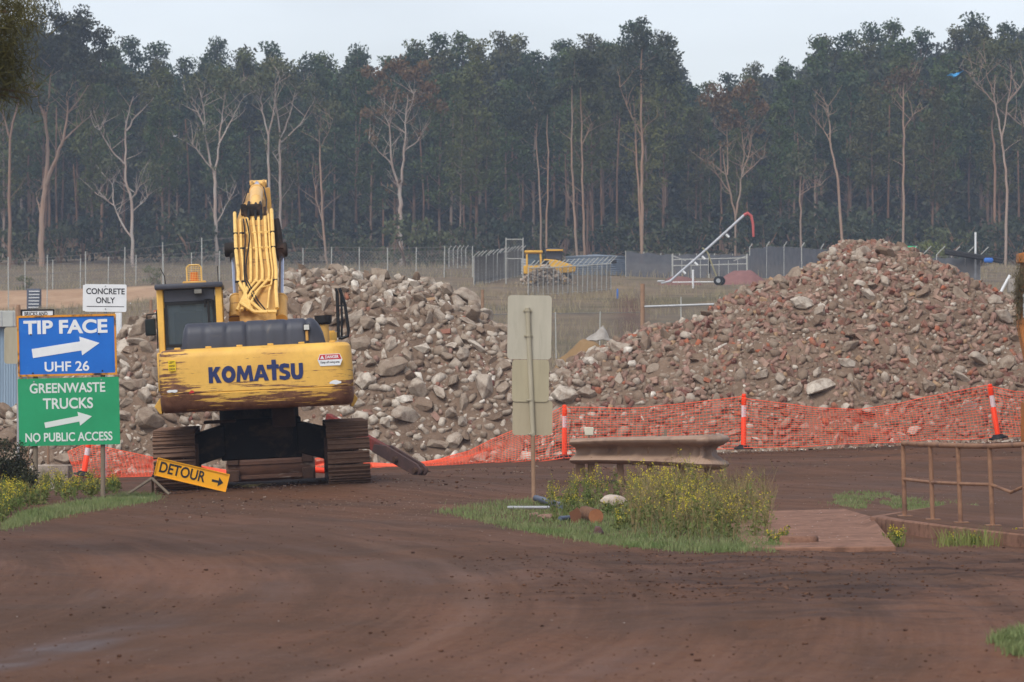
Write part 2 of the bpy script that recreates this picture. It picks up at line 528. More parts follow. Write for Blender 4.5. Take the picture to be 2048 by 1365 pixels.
GREENS = [lin(62, 82, 40), lin(46, 70, 44), lin(78, 86, 40), lin(72, 74, 40), lin(40, 62, 40), lin(94, 96, 46)]
GREEN_NAME = ['mid green', 'blue green', 'olive green', 'dull green', 'dark green', 'yellowish green']
BARKS = [lin(104, 92, 84), lin(126, 114, 104), lin(82, 70, 62), lin(98, 80, 68)]
BARK_NAME = ['grey brown', 'pale grey', 'dark brown', 'reddish brown']

SKY_PTS = [(-200, 10), (60, 20), (120, 16), (160, 26), (195, 55), (240, 70), (300, 70), (350, 92), (400, 75), (450, 62), (500, 68), (560, 66), (600, 92), (650, 78), (700, 62), (745, 74), (765, 92),
           (820, 56), (870, 48), (910, 66), (960, 50), (1020, 34), (1060, 66), (1130, 52), (1200, 50), (1250, 40), (1290, 28), (1340, 56), (1375, 120),
           (1400, 158), (1450, 130), (1490, 120), (1530, 88), (1590, 104), (1630, 46), (1660, 38), (1700, 50), (1760, 38), (1800, 26), (1850, 52), (1880, 22),
           (1920, 52), (1970, 2), (2010, 22), (2048, -5), (2250, 0)]
def skyline(px):
    return float(np.interp(px, [a for a, b in SKY_PTS], [b for a, b in SKY_PTS]))

GROUND_MARKS = [(60, 'over the blue shed'), (160, 'behind the blue tip sign'), (255, 'behind the white sign'), (350, 'behind the excavator cab'), (445, 'between the cab and the boom'),
                (540, 'straight behind the boom'), (640, 'just past the boom'), (740, 'behind the first rubble crest'), (850, 'over the flat concrete slab'),
                (960, 'behind the wire enclosure gate'), (1100, 'behind the yellow loader'), (1200, 'behind the corrugated grey tank'), (1300, 'left of the long pipe'),
                (1420, 'behind the long raised pipe'), (1540, 'past the red hose end'), (1640, 'left of the brick heap peak'), (1740, 'over the brick heap peak'),
                (1850, 'right of the brick heap peak'), (1960, 'near the blue plastic scrap'), (2060, 'above the orange machine')]
def landmark(px):
    return min(GROUND_MARKS, key=lambda m: abs(m[0] - px))[1]

def place_forest():
    variants = []
    for i in range(9):
        variants.append(plantation_gum(100 + i, 22, [0.36, 0.28, 0.44][i % 3], [2.7, 2.3, 3.1][i % 3], 66))
    rows = [(366, 15, 88, 'front'), (378, 20, 70, 'second'), (392, 23, 52, 'middle'), (412, 26, 26, 'back'), (436, 38, 6, 'skyline')]
    for D, n, drop, rname in rows:
        for i in range(n):
            px = -60 + (i + 0.5 + rnd.uniform(-.33, .33)) * 2170 / n
            y = D + rnd.uniform(-4, 4)
            x = (px - 1024) / F * y
            zb = g1(x, y) - 0.1
            top = CAMZ + (HZ - skyline(px) - drop * rnd.uniform(0.6, 1.5)) / F * y
            h = max(13.0, top - zb) * (1.0 if rname != 'skyline' else rnd.uniform(0.97, 1.03))
            j = rnd.randrange(len(variants)); gi = rnd.choices(range(6), [3, 3, 2, 3, 3, 1.5 if D > 400 else 0.6])[0]; bi = rnd.randrange(4)
            s = h / 22.0
            t = thing('gum_tree', f'{GREEN_NAME[gi]} gum with slim {BARK_NAME[bi]} trunk, {rname} row, {landmark(px)}', 'tree', (x, y, zb), (0, 0, rnd.random() * 6.28), 'gum trees of the plantation')
            t.scale = (s * rnd.uniform(0.9, 1.25), s * rnd.uniform(0.9, 1.25), s)
            a = link('trunk', variants[j][0], t); a.color = BARKS[bi]
            b = link('crown', variants[j][1], t); b.color = GREENS[gi]
place_forest()

def front_tree(name, label, D, limbs, bark, crown_px, green, per=70, leafL=0.4, seed=1, group=None):
    """limbs: list of ([(px,py)...], w0_px, w1_px); crown_px: (px, py, r_px) clumps"""
    rr = random.Random(seed); rng = np.random.default_rng(seed)
    bx, by = limbs[0][0][0]
    base = W(bx, by, D); base.z = g1(base.x, D) - 0.15
    t = thing('gum_tree', label, 'tree', base, group=group)
    mb = MB()
    ends = []
    for li, (pl, w0, w1) in enumerate(limbs):
        pts = []
        off = 0.0; dirn = rr.choice((-1, 1))
        for i, (a, b) in enumerate(pl):
            p = W(a, b, D)
            if li > 0: p = W(a, b, D + dirn * 1.6 * i / len(pl))
            if li == 0 and i == 0: p.z = base.z
            pts.append(p - base)
        # soften the polyline
        fine = [pts[0]]
        for i in range(len(pts) - 1):
            for q in (1 / 3, 2 / 3, 1):
                p = pts[i].lerp(pts[i + 1], q)
                if q < 1: p = p + Vector((rr.uniform(-.08, .08), rr.uniform(-.08, .08), 0))
                fine.append(p)
        n = len(fine)
        r0, r1 = w0 * D / F / 2 * 0.86, w1 * D / F / 2 * 0.8
        mb.tube(fine, [r0 + (r1 - r0) * i / (n - 1) for i in range(n)], 8)
        ends.append(fine[-1])
        # twigs
        for i in range(max(4, n)):
            q = fine[rr.randrange(n // 3, n)]
            ln = rr.uniform(0.9, 2.6); a = rr.uniform(-1.1, 1.1)
            d = Vector((math.sin(a), rr.uniform(-.5, .5), math.cos(a) * 0.95))
            m1 = q + d * ln * 0.5 + Vector((rr.uniform(-.15, .15), 0, 0)); m2 = q + d * ln
            if li > 0 or rr.random() < 0.3:
                mb.tube([q, m1, m2], [0.032, 0.022, 0.009], 4)
                for w_ in range(2):
                    e_ = m1.lerp(m2, rr.random()); mb.tube([e_, e_ + Vector((rr.uniform(-.5, .5), rr.uniform(-.3, .3), rr.uniform(.2, .9)))], [0.012, 0.006], 3)
    tr = mb.build('trunk', M_BARK, t, smooth=True); tr.color = bark
    cl = []
    for (a, b, rp) in crown_px:
        c = W(a, b, D) - base; rad = rp * D / F
        m = max(5, int((rad / 0.8) ** 2 * 3.2))
        for i in range(m):
            d = Vector((rr.gauss(0, 1), rr.gauss(0, 1), rr.gauss(0, 1))).normalized() * rad * rr.random() ** 0.5
            cl.append((tuple(c + Vector((d.x, d.y, d.z * 0.8))), rr.uniform(0.5, 0.95)))
    if cl:
        for e in ends:
            for q in range(3):
                cl.append((tuple(e + Vector((rr.gauss(0, .5), rr.gauss(0, .5), rr.gauss(.1, .4)))), rr.uniform(0.35, 0.65)))
    if cl:
        cm = crown_mesh('crown', rng, cl, per, leafL, leafL * 0.48)
        o = link('crown', cm, t); o.color = green
    return t

PALE = lin(160, 152, 144); TAN = lin(148, 128, 112); GREYB = lin(138, 122, 108); WARM = lin(142, 120, 102)
BRONZE = lin(104, 78, 54); DKG = lin(38, 48, 36); DULL = lin(78, 84, 54)
front_tree('', 'tall salmon barked gum forking low with wide bare limbs, at the left edge', 352,
           [([(84, 532), (83, 470), (84, 431), (88, 392), (92, 357), (95, 328), (95, 290), (91, 246), (76, 197), (47, 164)], 15, 4),
            ([(91, 370), (103, 340), (116, 308), (127, 279), (135, 226), (134, 186)], 11, 3), ([(135, 228), (158, 200), (182, 160)], 5, 2),
            ([(127, 281), (155, 255), (187, 226)], 5, 1.5), ([(92, 246), (98, 190), (102, 135)], 6, 2), ([(76, 197), (66, 150)], 4, 2), ([(80, 425), (72, 385)], 4, 2)],
           TAN, [(75, 120, 40), (130, 120, 45), (165, 70, 42), (110, 60, 38), (200, 110, 30)], DKG, seed=1)
front_tree('', 'white limbed gum with crooked open fork and low dead side branches behind the white sign', 350,
           [([(267, 556), (265, 500), (264, 450), (263, 402), (251, 361), (250, 320), (251, 263), (258, 225), (267, 193)], 9, 2.5),
            ([(253, 262), (272, 232), (304, 201)], 4.5, 1.5), ([(249, 328), (222, 300), (201, 263), (190, 255)], 4, 1.5),
            ([(262, 474), (240, 440), (229, 412), (210, 398), (190, 386)], 4.5, 1.5), ([(264, 425), (290, 402), (296, 392)], 3, 1.2), ([(263, 402), (275, 380), (283, 355)], 3.5, 1.2), ([(228, 412), (225, 370), (203, 345)], 3, 1.2)],
           PALE, [(262, 168, 30), (300, 185, 24), (212, 330, 22), (300, 340, 22), (235, 215, 18)], DULL, per=45, seed=2)
front_tree('', 'white gum opening into a vase of many bare limbs, left of the boom', 351,
           [([(433, 540), (432, 480), (430, 432), (430, 392), (429, 353)], 9, 7.5), ([(429, 355), (418, 310), (412, 279), (406, 246), (390, 215), (374, 195)], 5.5, 1.8),
            ([(430, 353), (436, 300), (442, 250), (446, 220), (452, 164)], 5.5, 1.8), ([(437, 290), (455, 255), (470, 225), (488, 195)], 4, 1.5), ([(428, 345), (405, 315), (385, 290)], 4, 1.2),
            ([(411, 275), (409, 230), (402, 180)], 3, 1.2), ([(433, 447), (446, 425), (463, 390)], 3.5, 1.2)],
           PALE, [(430, 150, 34), (390, 170, 28), (480, 170, 28), (395, 270, 22)], DULL, per=48, seed=3)
front_tree('', 'pale gum with a narrow fork rising beside the boom', 353,
           [([(541, 540), (541, 430), (538, 345), (537, 271)], 8, 5), ([(537, 272), (528, 235), (521, 200), (524, 175)], 4.5, 1.5), ([(537, 272), (547, 225), (550, 172)], 4.5, 1.5)],
           PALE, [(530, 150, 30), (515, 175, 22)], DULL, per=50, seed=4)
front_tree('', 'pale gum with long limbs spreading to the right of the boom', 355,
           [([(560, 545), (560, 431), (560, 340), (560, 279)], 7.5, 5), ([(560, 280), (556, 235), (550, 197), (560, 150)], 4.5, 1.5), ([(562, 275), (580, 230), (592, 178)], 4, 1.5),
            ([(562, 285), (600, 250), (630, 200)], 3.5, 1.2), ([(560, 330), (545, 305)], 3, 1)],
           PALE, [(575, 150, 34), (620, 170, 26)], DULL, per=52, seed=5)
front_tree('', 'slim forked gum with a pinkish brown foot just right of the boom', 351,
           [([(656, 540), (651, 500), (646, 448), (642, 370), (640, 295)], 6.5, 4), ([(640, 296), (655, 270), (666, 240)], 3, 1), ([(640, 296), (636, 260)], 3, 1), ([(646, 448), (632, 400), (624, 340)], 3, 1)],
           GREYB, [(650, 215, 26), (675, 230, 18)], DULL, per=45, seed=6)
front_tree('', 'grey forked gum with a broad bronze flowering crown', 350,
           [([(803, 475), (801, 430), (801, 400), (800, 377)], 11, 9), ([(800, 378), (788, 345), (782, 315), (779, 254), (768, 225)], 6.5, 2), ([(800, 378), (808, 320), (810, 285), (812, 230), (815, 190)], 6.5, 2),
            ([(784, 328), (757, 303), (738, 280)], 3.2, 1.2), ([(811, 300), (835, 283), (843, 265)], 3.2, 1.2), ([(812, 232), (825, 205), (832, 180)], 3.5, 1.5), ([(779, 255), (785, 220)], 3, 1.5)],
           PALE, [(760, 145, 30), (800, 135, 32), (845, 150, 32), (770, 185, 26), (850, 190, 28), (745, 225, 24), (870, 215, 22)], BRONZE, per=60, seed=7)
front_tree('', 'tallest slim cream trunk of a close pair, behind the loader', 354,
           [([(1156, 512), (1150, 440), (1146, 360), (1143, 280), (1144, 172)], 6.5, 3)], GREYB, [(1140, 145, 36), (1165, 110, 30), (1120, 190, 26)], lin(46, 58, 42), seed=8)
front_tree('', 'slim tan trunk, right one of a close pair behind the loader', 355,
           [([(1169, 512), (1168, 440), (1164, 360), (1163, 280), (1161, 176)], 6.5, 3), ([(1164, 290), (1175, 265), (1183, 245)], 2.5, 1)], WARM, [(1185, 160, 34), (1195, 215, 28), (1180, 120, 28)], lin(46, 58, 42), seed=9)
front_tree('', 'big dark crowned gum standing highest above the long pipe', 350,
           [([(1285, 500), (1284, 447), (1284, 360), (1284, 275), (1282, 152), (1284, 90)], 9, 3), ([(1284, 275), (1262, 230), (1240, 175)], 3.5, 1.2), ([(1285, 270), (1298, 240)], 3, 1), ([(1283, 160), (1262, 140)], 3, 1)],
           WARM, [(1285, 70, 44), (1330, 110, 40), (1250, 110, 34), (1300, 150, 40), (1345, 160, 28), (1255, 180, 24)], lin(40, 52, 40), per=55, seed=10)
front_tree('', 'straight tan trunk beside the tallest dark gum', 352,
           [([(1283, 470), (1278, 400), (1273, 330), (1271, 260), (1266, 190)], 6, 3)], WARM, [(1240, 215, 30), (1225, 160, 30)], lin(44, 56, 42), seed=11)
front_tree('', 'thin pinkish trunk between the wire enclosure and the pair of slim gums', 356,
           [([(1094, 500), (1093, 427), (1096, 340), (1095, 230)], 5, 2.5)], WARM, [(1090, 200, 34), (1065, 240, 28)], lin(44, 56, 42), seed=12)
front_tree('', 'leaning grey trunk behind the tall enclosure gate', 356,
           [([(1083, 490), (1080, 402), (1074, 310), (1072, 220)], 5, 2.5)], GREYB, [(1040, 240, 40), (1010, 200, 36)], lin(40, 54, 42), seed=13)
front_tree('', 'bronze crowned gum with splayed grey limbs behind the red hose', 351,
           [([(1470, 500), (1471, 435), (1462, 390), (1452, 350), (1446, 300)], 5.5, 2.5), ([(1471, 435), (1480, 390), (1484, 350), (1488, 300), (1480, 250)], 5, 1.8), ([(1460, 385), (1435, 350), (1415, 318)], 3, 1),
            ([(1484, 355), (1510, 330), (1528, 312)], 3, 1), ([(1455, 350), (1455, 290), (1452, 240)], 3.5, 1.2), ([(1484, 350), (1500, 300), (1506, 262)], 3, 1)],
           GREYB, [(1455, 190, 36), (1490, 185, 32), (1425, 200, 30), (1520, 215, 28), (1460, 235, 26)], BRONZE, per=55, seed=14)
front_tree('', 'straight slender pale trunk with reddish twiggy crown behind the brick heap', 350,
           [([(1808, 490), (1808, 400), (1807, 300), (1807, 220), (1808, 160)], 6, 3), ([(1807, 200), (1790, 175)], 2, 1), ([(1808, 190), (1830, 165)], 2, 1), ([(1808, 260), (1825, 230)], 2.5, 1)],
           lin(150, 130, 114), [(1810, 150, 30), (1780, 175, 24), (1845, 180, 24)], lin(84, 64, 50), per=38, seed=15)
front_tree('', 'pale curved gum with crooked limbs at the right edge', 350,
           [([(2011, 430), (2014, 400), (2012, 340), (2004, 287), (1998, 240), (1988, 197), (1990, 150)], 7, 2.5), ([(2003, 285), (2012, 232), (2022, 160), (2019, 115)], 4, 1.2), ([(1992, 212), (1975, 190), (1955, 170), (1945, 150)], 3.5, 1.2),
            ([(2018, 200), (2040, 175), (2065, 120)], 3, 1), ([(2013, 225), (2030, 240), (2060, 262)], 3, 1.2), ([(1990, 197), (1976, 160), (1972, 128)], 3, 1)],
           lin(156, 140, 128), [(1985, 105, 34), (2030, 95, 34), (1945, 120, 28), (2065, 130, 24)], DULL, per=50, seed=16)
front_tree('', 'reddish grey straight trunk beside the pale curved gum', 353,
           [([(1990, 490), (1990, 361), (1989, 290), (1984, 260), (1986, 220)], 7, 3)], lin(128, 104, 90), [(1950, 200, 30), (1990, 215, 26)], DULL, seed=17)
front_tree('', 'bare leaning dead snag above the brick heap', 349,
           [([(1690, 480), (1676, 361), (1668, 320), (1660, 279), (1658, 240), (1656, 213)], 7, 2), ([(1663, 290), (1648, 262), (1640, 250)], 2.5, 1), ([(1658, 240), (1652, 225)], 2, 1)],
           lin(146, 128, 112), [], DULL, seed=18)
front_tree('', 'low gum with rounded grey green crown left of the brick heap', 349,
           [([(1602, 510), (1601, 440), (1600, 385), (1603, 350)], 5, 3), ([(1601, 390), (1622, 375), (1640, 372)], 2.5, 1)],
           lin(138, 122, 110), [(1605, 312, 28), (1635, 330, 24), (1585, 345, 22)], lin(74, 80, 58), per=55, seed=19)
front_tree('', 'dark spreading gum filling the top left corner of the wood', 348,
           [([(20, 520), (18, 400), (20, 280), (40, 180)], 9, 4), ([(20, 280), (0, 200)], 4, 2)], lin(120, 100, 86),
           [(90, 40, 40), (150, 50, 46), (205, 85, 36), (60, 80, 40), (120, 100, 42), (180, 135, 38), (30, 120, 40), (0, 180, 44), (60, 200, 36), (225, 150, 28)], lin(34, 44, 36), per=60, seed=20)

# understory shrubs at the edge of the wood
def place_shrubs():
    rng = np.random.default_rng(3)
    vs = []
    for i in range(5):
        rr = random.Random(50 + i); mb = MB(); cl = []
        for j in range(22):
            a = rr.random() * 6.28; q = 1.5 * math.sqrt(rr.random()); z = rr.uniform(0.4, 3.2) * (1 - 0.25 * q / 1.5)
            p = Vector((math.cos(a) * q, math.sin(a) * q, z)); cl.append((tuple(p), rr.uniform(0.4, 0.75)))
            if j % 3 == 0: mb.tube([(0, 0, -0.1), (p.x * .4, p.y * .4, z * .55), p], [0.06, 0.04, 0.015], 5)
        t_ = mb.build('stem', M_BARK, smooth=True); tm = t_.data; bpy.data.objects.remove(t_)
        vs.append((tm, crown_mesh('foliage', rng, cl, 75, 0.34, 0.17)))
    spots = [(30, 545, 356, 1.5), (120, 520, 358, 1.2), (165, 470, 360, 1.6), (230, 500, 359, 1.4), (330, 480, 358, 1.7), (385, 470, 352, 1.9), (470, 520, 357, 1.5), (600, 480, 357, 1.4), (600, 520, 352, 1.1), (690, 470, 357, 1.5),
             (720, 520, 354, 1.1), (815, 510, 345, 1.7), (860, 520, 345, 1.3), (920, 500, 357, 1.4), (1000, 470, 360, 1.6), (1050, 430, 362, 1.8), (1110, 480, 358, 1.2), (1225, 480, 358, 1.2), (1280, 450, 356, 1.7), (1330, 480, 352, 1.5), (1390, 470, 352, 1.6), (1440, 500, 356, 1.6),
             (1530, 500, 352, 1.7), (1590, 470, 356, 1.5), (1640, 470, 354, 1.7), (1700, 430, 358, 1.9), (1760, 450, 354, 1.5), (1850, 430, 358, 1.6), (1920, 450, 354, 1.8), (1990, 440, 358, 1.7), (2040, 440, 352, 1.7), (1670, 380, 362, 1.9), (1890, 470, 340, 1.3), (1960, 480, 345, 1.1)]
    greens = [(lin(58, 66, 42), 'olive'), (lin(48, 60, 40), 'dull green'), (lin(40, 54, 40), 'dark green'), (lin(74, 82, 52), 'pale green')]
    for i, (px, py, D, s) in enumerate(spots):
        x = (px - 1024) / F * D; y = D; g, gn = greens[3 if px in (815, 1890, 860) else rnd.randrange(3)]
        sz = 'tall' if s >= 1.6 else ('medium' if s > 1.25 else 'low')
        t = thing('shrub', f'{sz} {gn} shrub at the foot of the wood, {landmark(px)}', 'shrub', (x, y, g1(x, y) - 0.1), (0, 0, rnd.random() * 6), 'shrubs at the edge of the wood')
        t.scale = (s * 1.05, s * 1.05, s)
        a = link('stem', vs[i % 5][0], t); a.color = lin(110, 92, 76)
        b = link('foliage', vs[i % 5][1], t); b.color = g
    # a lone bright young tree on the far rim of the brick heap, two saplings by the left fence
    for px, py, D, s, lab in ((1868, 505, 300, 0.62, 'small bright green young wattle right of the brick heap peak'), (50, 560, 262, 0.32, 'tiny yellow green sapling at the fence over the blue shed'),
                              (304, 555, 262, 0.36, 'tiny yellow green sapling at the fence left of the cab')):
        x = (px - 1024) / F * D
        t = thing('young_tree', lab, 'tree', (x, D, g1(x, D) - 0.05), group=None); t.scale = (s, s, s * 1.25)
        a = link('stem', vs[1][0], t); a.color = lin(110, 92, 76)
        b = link('foliage', vs[1][1], t); b.color = lin(104, 112, 62)
place_shrubs()

def deep_wood():
    """the depth of the plantation between and behind the trees one can tell apart"""
    rng = np.random.default_rng(77); rr = random.Random(77)
    mb = MB()
    for i in range(170):
        y = rr.uniform(372, 470); px = rr.uniform(-80, 2130); x = (px - 1024) / F * y
        z = g1(x, y); h = rr.uniform(9, 15)
        mb.tube([(x, y, z), (x + rr.uniform(-.2, .2), y, z + h * .5), (x + rr.uniform(-.4, .4), y, z + h)], [rr.uniform(.09, .17), .1, .07], 5, caps=False)
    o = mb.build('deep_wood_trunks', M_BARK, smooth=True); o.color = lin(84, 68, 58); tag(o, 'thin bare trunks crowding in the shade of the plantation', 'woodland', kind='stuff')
    cl = []
    for i in range(1700):
        y = rr.uniform(380, 500); px = rr.uniform(-80, 2130); x = (px - 1024) / F * y
        cl.append(((x, y, g1(x, y) + rr.uniform(0.2, 4.5)), rr.uniform(0.7, 1.5)))
    for i in range(3800):
        y = rr.uniform(405, 520); px = rr.uniform(-80, 2130); x = (px - 1024) / F * y
        top = CAMZ + (HZ - skyline(px) - 38) / F * y
        zb = g1(x, y)
        cl.append(((x, y, zb + rr.uniform(1, max(3, top - zb - 3))), rr.uniform(1.0, 1.9)))
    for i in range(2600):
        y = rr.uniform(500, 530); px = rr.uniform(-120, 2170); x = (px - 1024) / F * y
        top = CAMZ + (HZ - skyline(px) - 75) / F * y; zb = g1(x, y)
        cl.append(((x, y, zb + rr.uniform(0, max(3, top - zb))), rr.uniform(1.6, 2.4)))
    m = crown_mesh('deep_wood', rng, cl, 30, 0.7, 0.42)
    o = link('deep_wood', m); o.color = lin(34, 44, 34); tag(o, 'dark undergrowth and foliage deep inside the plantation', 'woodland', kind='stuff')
deep_wood()

# ================================================================== RUBBLE HEAPS
def rubble_material(name, attr):
    """broken concrete and brick: colour from the object (or from the piece), cement specks, clinging brown soil"""
    k = NT(name)
    if attr:
        src = k.n('ShaderNodeAttribute', attribute_name='tint').outputs[0]
    else:
        src = k.n('ShaderNodeObjectInfo').outputs['Color']
    P = k.vec((1, 1, 1), 'World')
    n1 = k.noise(5.0, 6, 0.65, P)
    soil = lin(116, 97, 82)
    c = k.mix(k.math('MULTIPLY', k.step(n1, 0.44, 0.64), 0.75), src, soil)
    n2 = k.noise(16.0, 4, 0.7, P)
    c = k.mix(k.math('MULTIPLY', k.step(n2, 0.58, 0.68), 0.55), c, k.mix(0.5, src, lin(196, 186, 176)))
    n3 = k.noise(34.0, 3, 0.6, P)
    c = k.mix(k.math('MULTIPLY', k.step(n3, 0.5, 0.7), 0.35), c, k.mix(0.55, c, (0.03, 0.026, 0.022, 1)))
    k.col(c)
    k.bump(k.math('ADD', k.noise(12.0, 6, 0.7, P), k.math('MULTIPLY', n3, 0.4)), 0.6, 0.03)
    return k.set(0.92, 0, 0.2)
M_RUB_O = rubble_material('broken_masonry', False)
M_RUB_A = rubble_material('heaped_masonry', True)

# crest of the heaps in the photograph -> height above the ground along X
CREST = [(-260, 850), (-100, 835), (0, 815), (120, 792), (190, 740), (235, 692), (300, 645), (370, 610), (455, 588), (520, 562), (560, 548), (640, 545), (720, 541), (770, 550), (850, 556), (905, 566), (950, 600),
         (980, 642), (1015, 666), (1060, 716), (1100, 742), (1150, 702), (1220, 676), (1300, 652), (1380, 628), (1450, 592), (1500, 566), (1560, 546), (1620, 520), (1652, 492),
         (1700, 478), (1760, 476), (1800, 488), (1850, 512), (1900, 546), (1950, 578), (2000, 604), (2060, 618), (2160, 650), (2300, 720)]
CD = 87.0
_cx = np.array([(a - 1024) / F * CD for a, b in CREST]); _cz = np.array([CAMZ + (HZ - b) / F * CD for a, b in CREST])
FOOT = 79.6
def heap(x, y):
    """height of the packed soil of the heaps; below ground outside them"""
    x = np.asarray(x, dtype=float); y = np.asarray(y, dtype=float)
    H = np.interp(x, _cx, _cz) - 0.18 - gbase(x, 84 + 0 * y)
    wob = (fbm(x * 0.35, 3.3 + 0 * x, 3, 6) - 0.5) * 1.6
    run = np.maximum(2.2, H * 1.42)
    t = (y - FOOT - wob * 0.5) / run
    up = np.clip(t, 0, 1); dn = np.clip(2.25 - t, 0, 1.25) / 1.25
    prof = np.where(t <= 1, np.sin(up * PI / 2) ** 0.92, np.clip(dn, 0, 1))
    z = H * prof
    z = z + prof * ((fbm(x * 0.8, y * 0.8, 4, 1) - 0.5) * 0.55)
    return gbase(x, y) + np.where(t < 0, t * 0.5, z) - 0.02
def heap_n(x, y):
    e = 0.15
    dx = float(heap(x + e, y) - heap(x - e, y)) / (2 * e); dy = float(heap(x, y + e) - heap(x, y - e)) / (2 * e)
    return Vector((-dx, -dy, 1)).normalized()

def soil_mesh():
    k = NT('heap_soil')
    P = k.vec((1, 1, 1), 'World')
    c = k.mix(k.step(k.noise(1.2, 6, 0.7, P), 0.35, 0.65), lin(128, 108, 91), lin(106, 88, 74))
    c = k.mix(k.math('MULTIPLY', k.step(k.noise(22, 4, 0.7, P), 0.55, 0.7), 0.6), c, lin(150, 130, 114))
    k.col(c); k.bump(k.noise(9, 8, 0.75, P), 0.9, 0.06); m = k.set(0.95, 0, 0.15)
    xs = np.arange(-15, 17.01, 0.14); ys = np.arange(79.0, 99.0, 0.16)
    X, Y = np.meshgrid(xs, ys)
    Z = heap(X, Y) + 0.05 + (fbm(X * 4, Y * 4, 3, 2) - 0.5) * 0.12
    nx, ny = len(xs), len(ys)
    i = (np.arange(nx - 1)[None, :] + nx * np.arange(ny - 1)[:, None]).ravel()
    me = mesh_np('rubble_soil', np.stack([X.ravel(), Y.ravel(), Z.ravel()], 1), np.stack([i, i + 1, i + 1 + nx, i + nx], 1), m, True)
    o = link('rubble_soil', me)
    tag(o, 'brown soil packed between the broken concrete and bricks of the two heaps', 'soil', kind='stuff')
soil_mesh()

def chunk_mesh(seed, dims, kind):
    """one piece of broken masonry about 1 unit long"""
    rr = random.Random(seed); bm = bmesh.new()
    if kind == 'brick':
        for sx in (-1, 1):
            for sy in (-1, 1):
                for sz in (-1, 1):
                    bm.verts.new((sx * dims[0] / 2 + rr.uniform(-.012, .012), sy * dims[1] / 2 + rr.uniform(-.012, .012), sz * dims[2] / 2 + rr.uniform(-.012, .012)))
    else:
        n = {'block': 15, 'slab': 16, 'lump': 24, 'wedge': 10}[kind]
        for i in range(n):
            d = Vector((rr.gauss(0, 1), rr.gauss(0, 1), rr.gauss(0, 1))).normalized()
            if kind in ('block', 'slab', 'wedge'):
                m = max(abs(d.x), abs(d.y), abs(d.z)); d = d * (0.62 + 0.38 / m * 0.75) * rr.uniform(0.78, 1.0)
                if kind == 'slab': d.z = math.copysign(min(1, abs(d.z) * 1.6 + 0.25), d.z)
            bm.verts.new((d.x * dims[0] / 2, d.y * dims[1] / 2, d.z * dims[2] / 2))
    r = bmesh.ops.convex_hull(bm, input=bm.verts[:])
    junk = list({g for g in r['geom_interior'] + r['geom_unused'] if isinstance(g, bmesh.types.BMVert)})
    bmesh.ops.delete(bm, geom=junk, context='VERTS')
    if kind != 'brick':
        bmesh.ops.dissolve_limit(bm, angle_limit=R(14), verts=bm.verts[:], edges=bm.edges[:])
        # knock a corner off
        for q in range(2):
            d = Vector((rr.uniform(-1, 1), rr.uniform(-1, 1), rr.uniform(-.6, 1))).normalized()
            far = max(v.co.dot(d) for v in bm.verts)
            g = bmesh.ops.bisect_plane(bm, geom=bm.verts[:] + bm.edges[:] + bm.faces[:], plane_co=d * far * rr.uniform(0.72, 0.9), plane_no=d, clear_outer=True)
            es = [e for e in g['geom_cut'] if isinstance(e, bmesh.types.BMEdge)]
            if es: bmesh.ops.contextual_create(bm, geom=es)
    lo = bm.copy()
    bmesh.ops.bevel(bm, geom=bm.edges[:], offset=0.02 if kind != 'lump' else 0.045, segments=1, affect='EDGES', clamp_overlap=True)
    bmesh.ops.triangulate(bm, faces=[f for f in bm.faces if len(f.verts) > 4])
    bmesh.ops.subdivide_edges(bm, edges=[e for e in bm.edges if e.calc_length() > 0.3], cuts=1, use_grid_fill=True)
    for v in bm.verts:
        nn = noise.noise(v.co * 5 + Vector((seed, 0, 0)))
        v.co += v.co.normalized() * nn * (0.035 if kind != 'brick' else 0.012)
    bmesh.ops.recalc_face_normals(bm, faces=bm.faces[:])
    me = bpy.data.meshes.new(('brick' if kind == 'brick' else 'concrete_chunk'))
    bm.to_mesh(me); bm.free()
    me.materials.append(M_RUB_O)
    # a lighter copy for the countless small pieces
    bmesh.ops.triangulate(lo, faces=lo.faces[:])
    bmesh.ops.recalc_face_normals(lo, faces=lo.faces[:])
    lo.verts.index_update()
    lv = np.array([v.co[:] for v in lo.verts]); lf = np.array([[v.index for v in f.verts] for f in lo.faces]); lo.free()
    return me, lv, lf

CHUNKS = {}
for kind, dl in (('block', [(1, .75, .6), (1, .62, .5), (.95, .8, .7), (1, .55, .55)]), ('slab', [(1, .72, .26), (1, .6, .22), (1, .85, .3)]),
                 ('lump', [(1, .85, .75), (1, .8, .65), (.95, .85, .85)]), ('wedge', [(1, .7, .5), (1, .6, .62), (1, .8, .4)]),
                 ('brick', [(1, .48, .33), (1, .48, .33), (.6, .48, .33)])):
    CHUNKS[kind] = [chunk_mesh(i * 17 + len(kind) + 3, d, kind) for i, d in enumerate(dl)]

CONC = [(lin(186, 175, 160), 'pale grey'), (lin(164, 151, 136), 'grey'), (lin(144, 129, 113), 'grey brown'), (lin(126, 108, 92), 'brown'), (lin(208, 200, 187), 'whitish')]
BRK = [(lin(136, 94, 79), 'red'), (lin(158, 96, 72), 'orange'), (lin(140, 110, 97), 'dusty brown'), (lin(156, 128, 112), 'pinkish'), (lin(164, 134, 104), 'yellowish'), (lin(108, 68, 60), 'dark red')]

def rot_for(n, rr, flat):
    """lay a piece on the slope, more or less flat"""
    ax = Vector((rr.gauss(0, 1), rr.gauss(0, 1), rr.gauss(0, 1))).normalized()
    up = (n * flat + ax * (1 - flat)).normalized()
    q = up.to_track_quat('Z', 'Y')
    return (q.to_matrix() @ Matrix.Rotation(rr.random() * 6.28, 3, 'Z'))

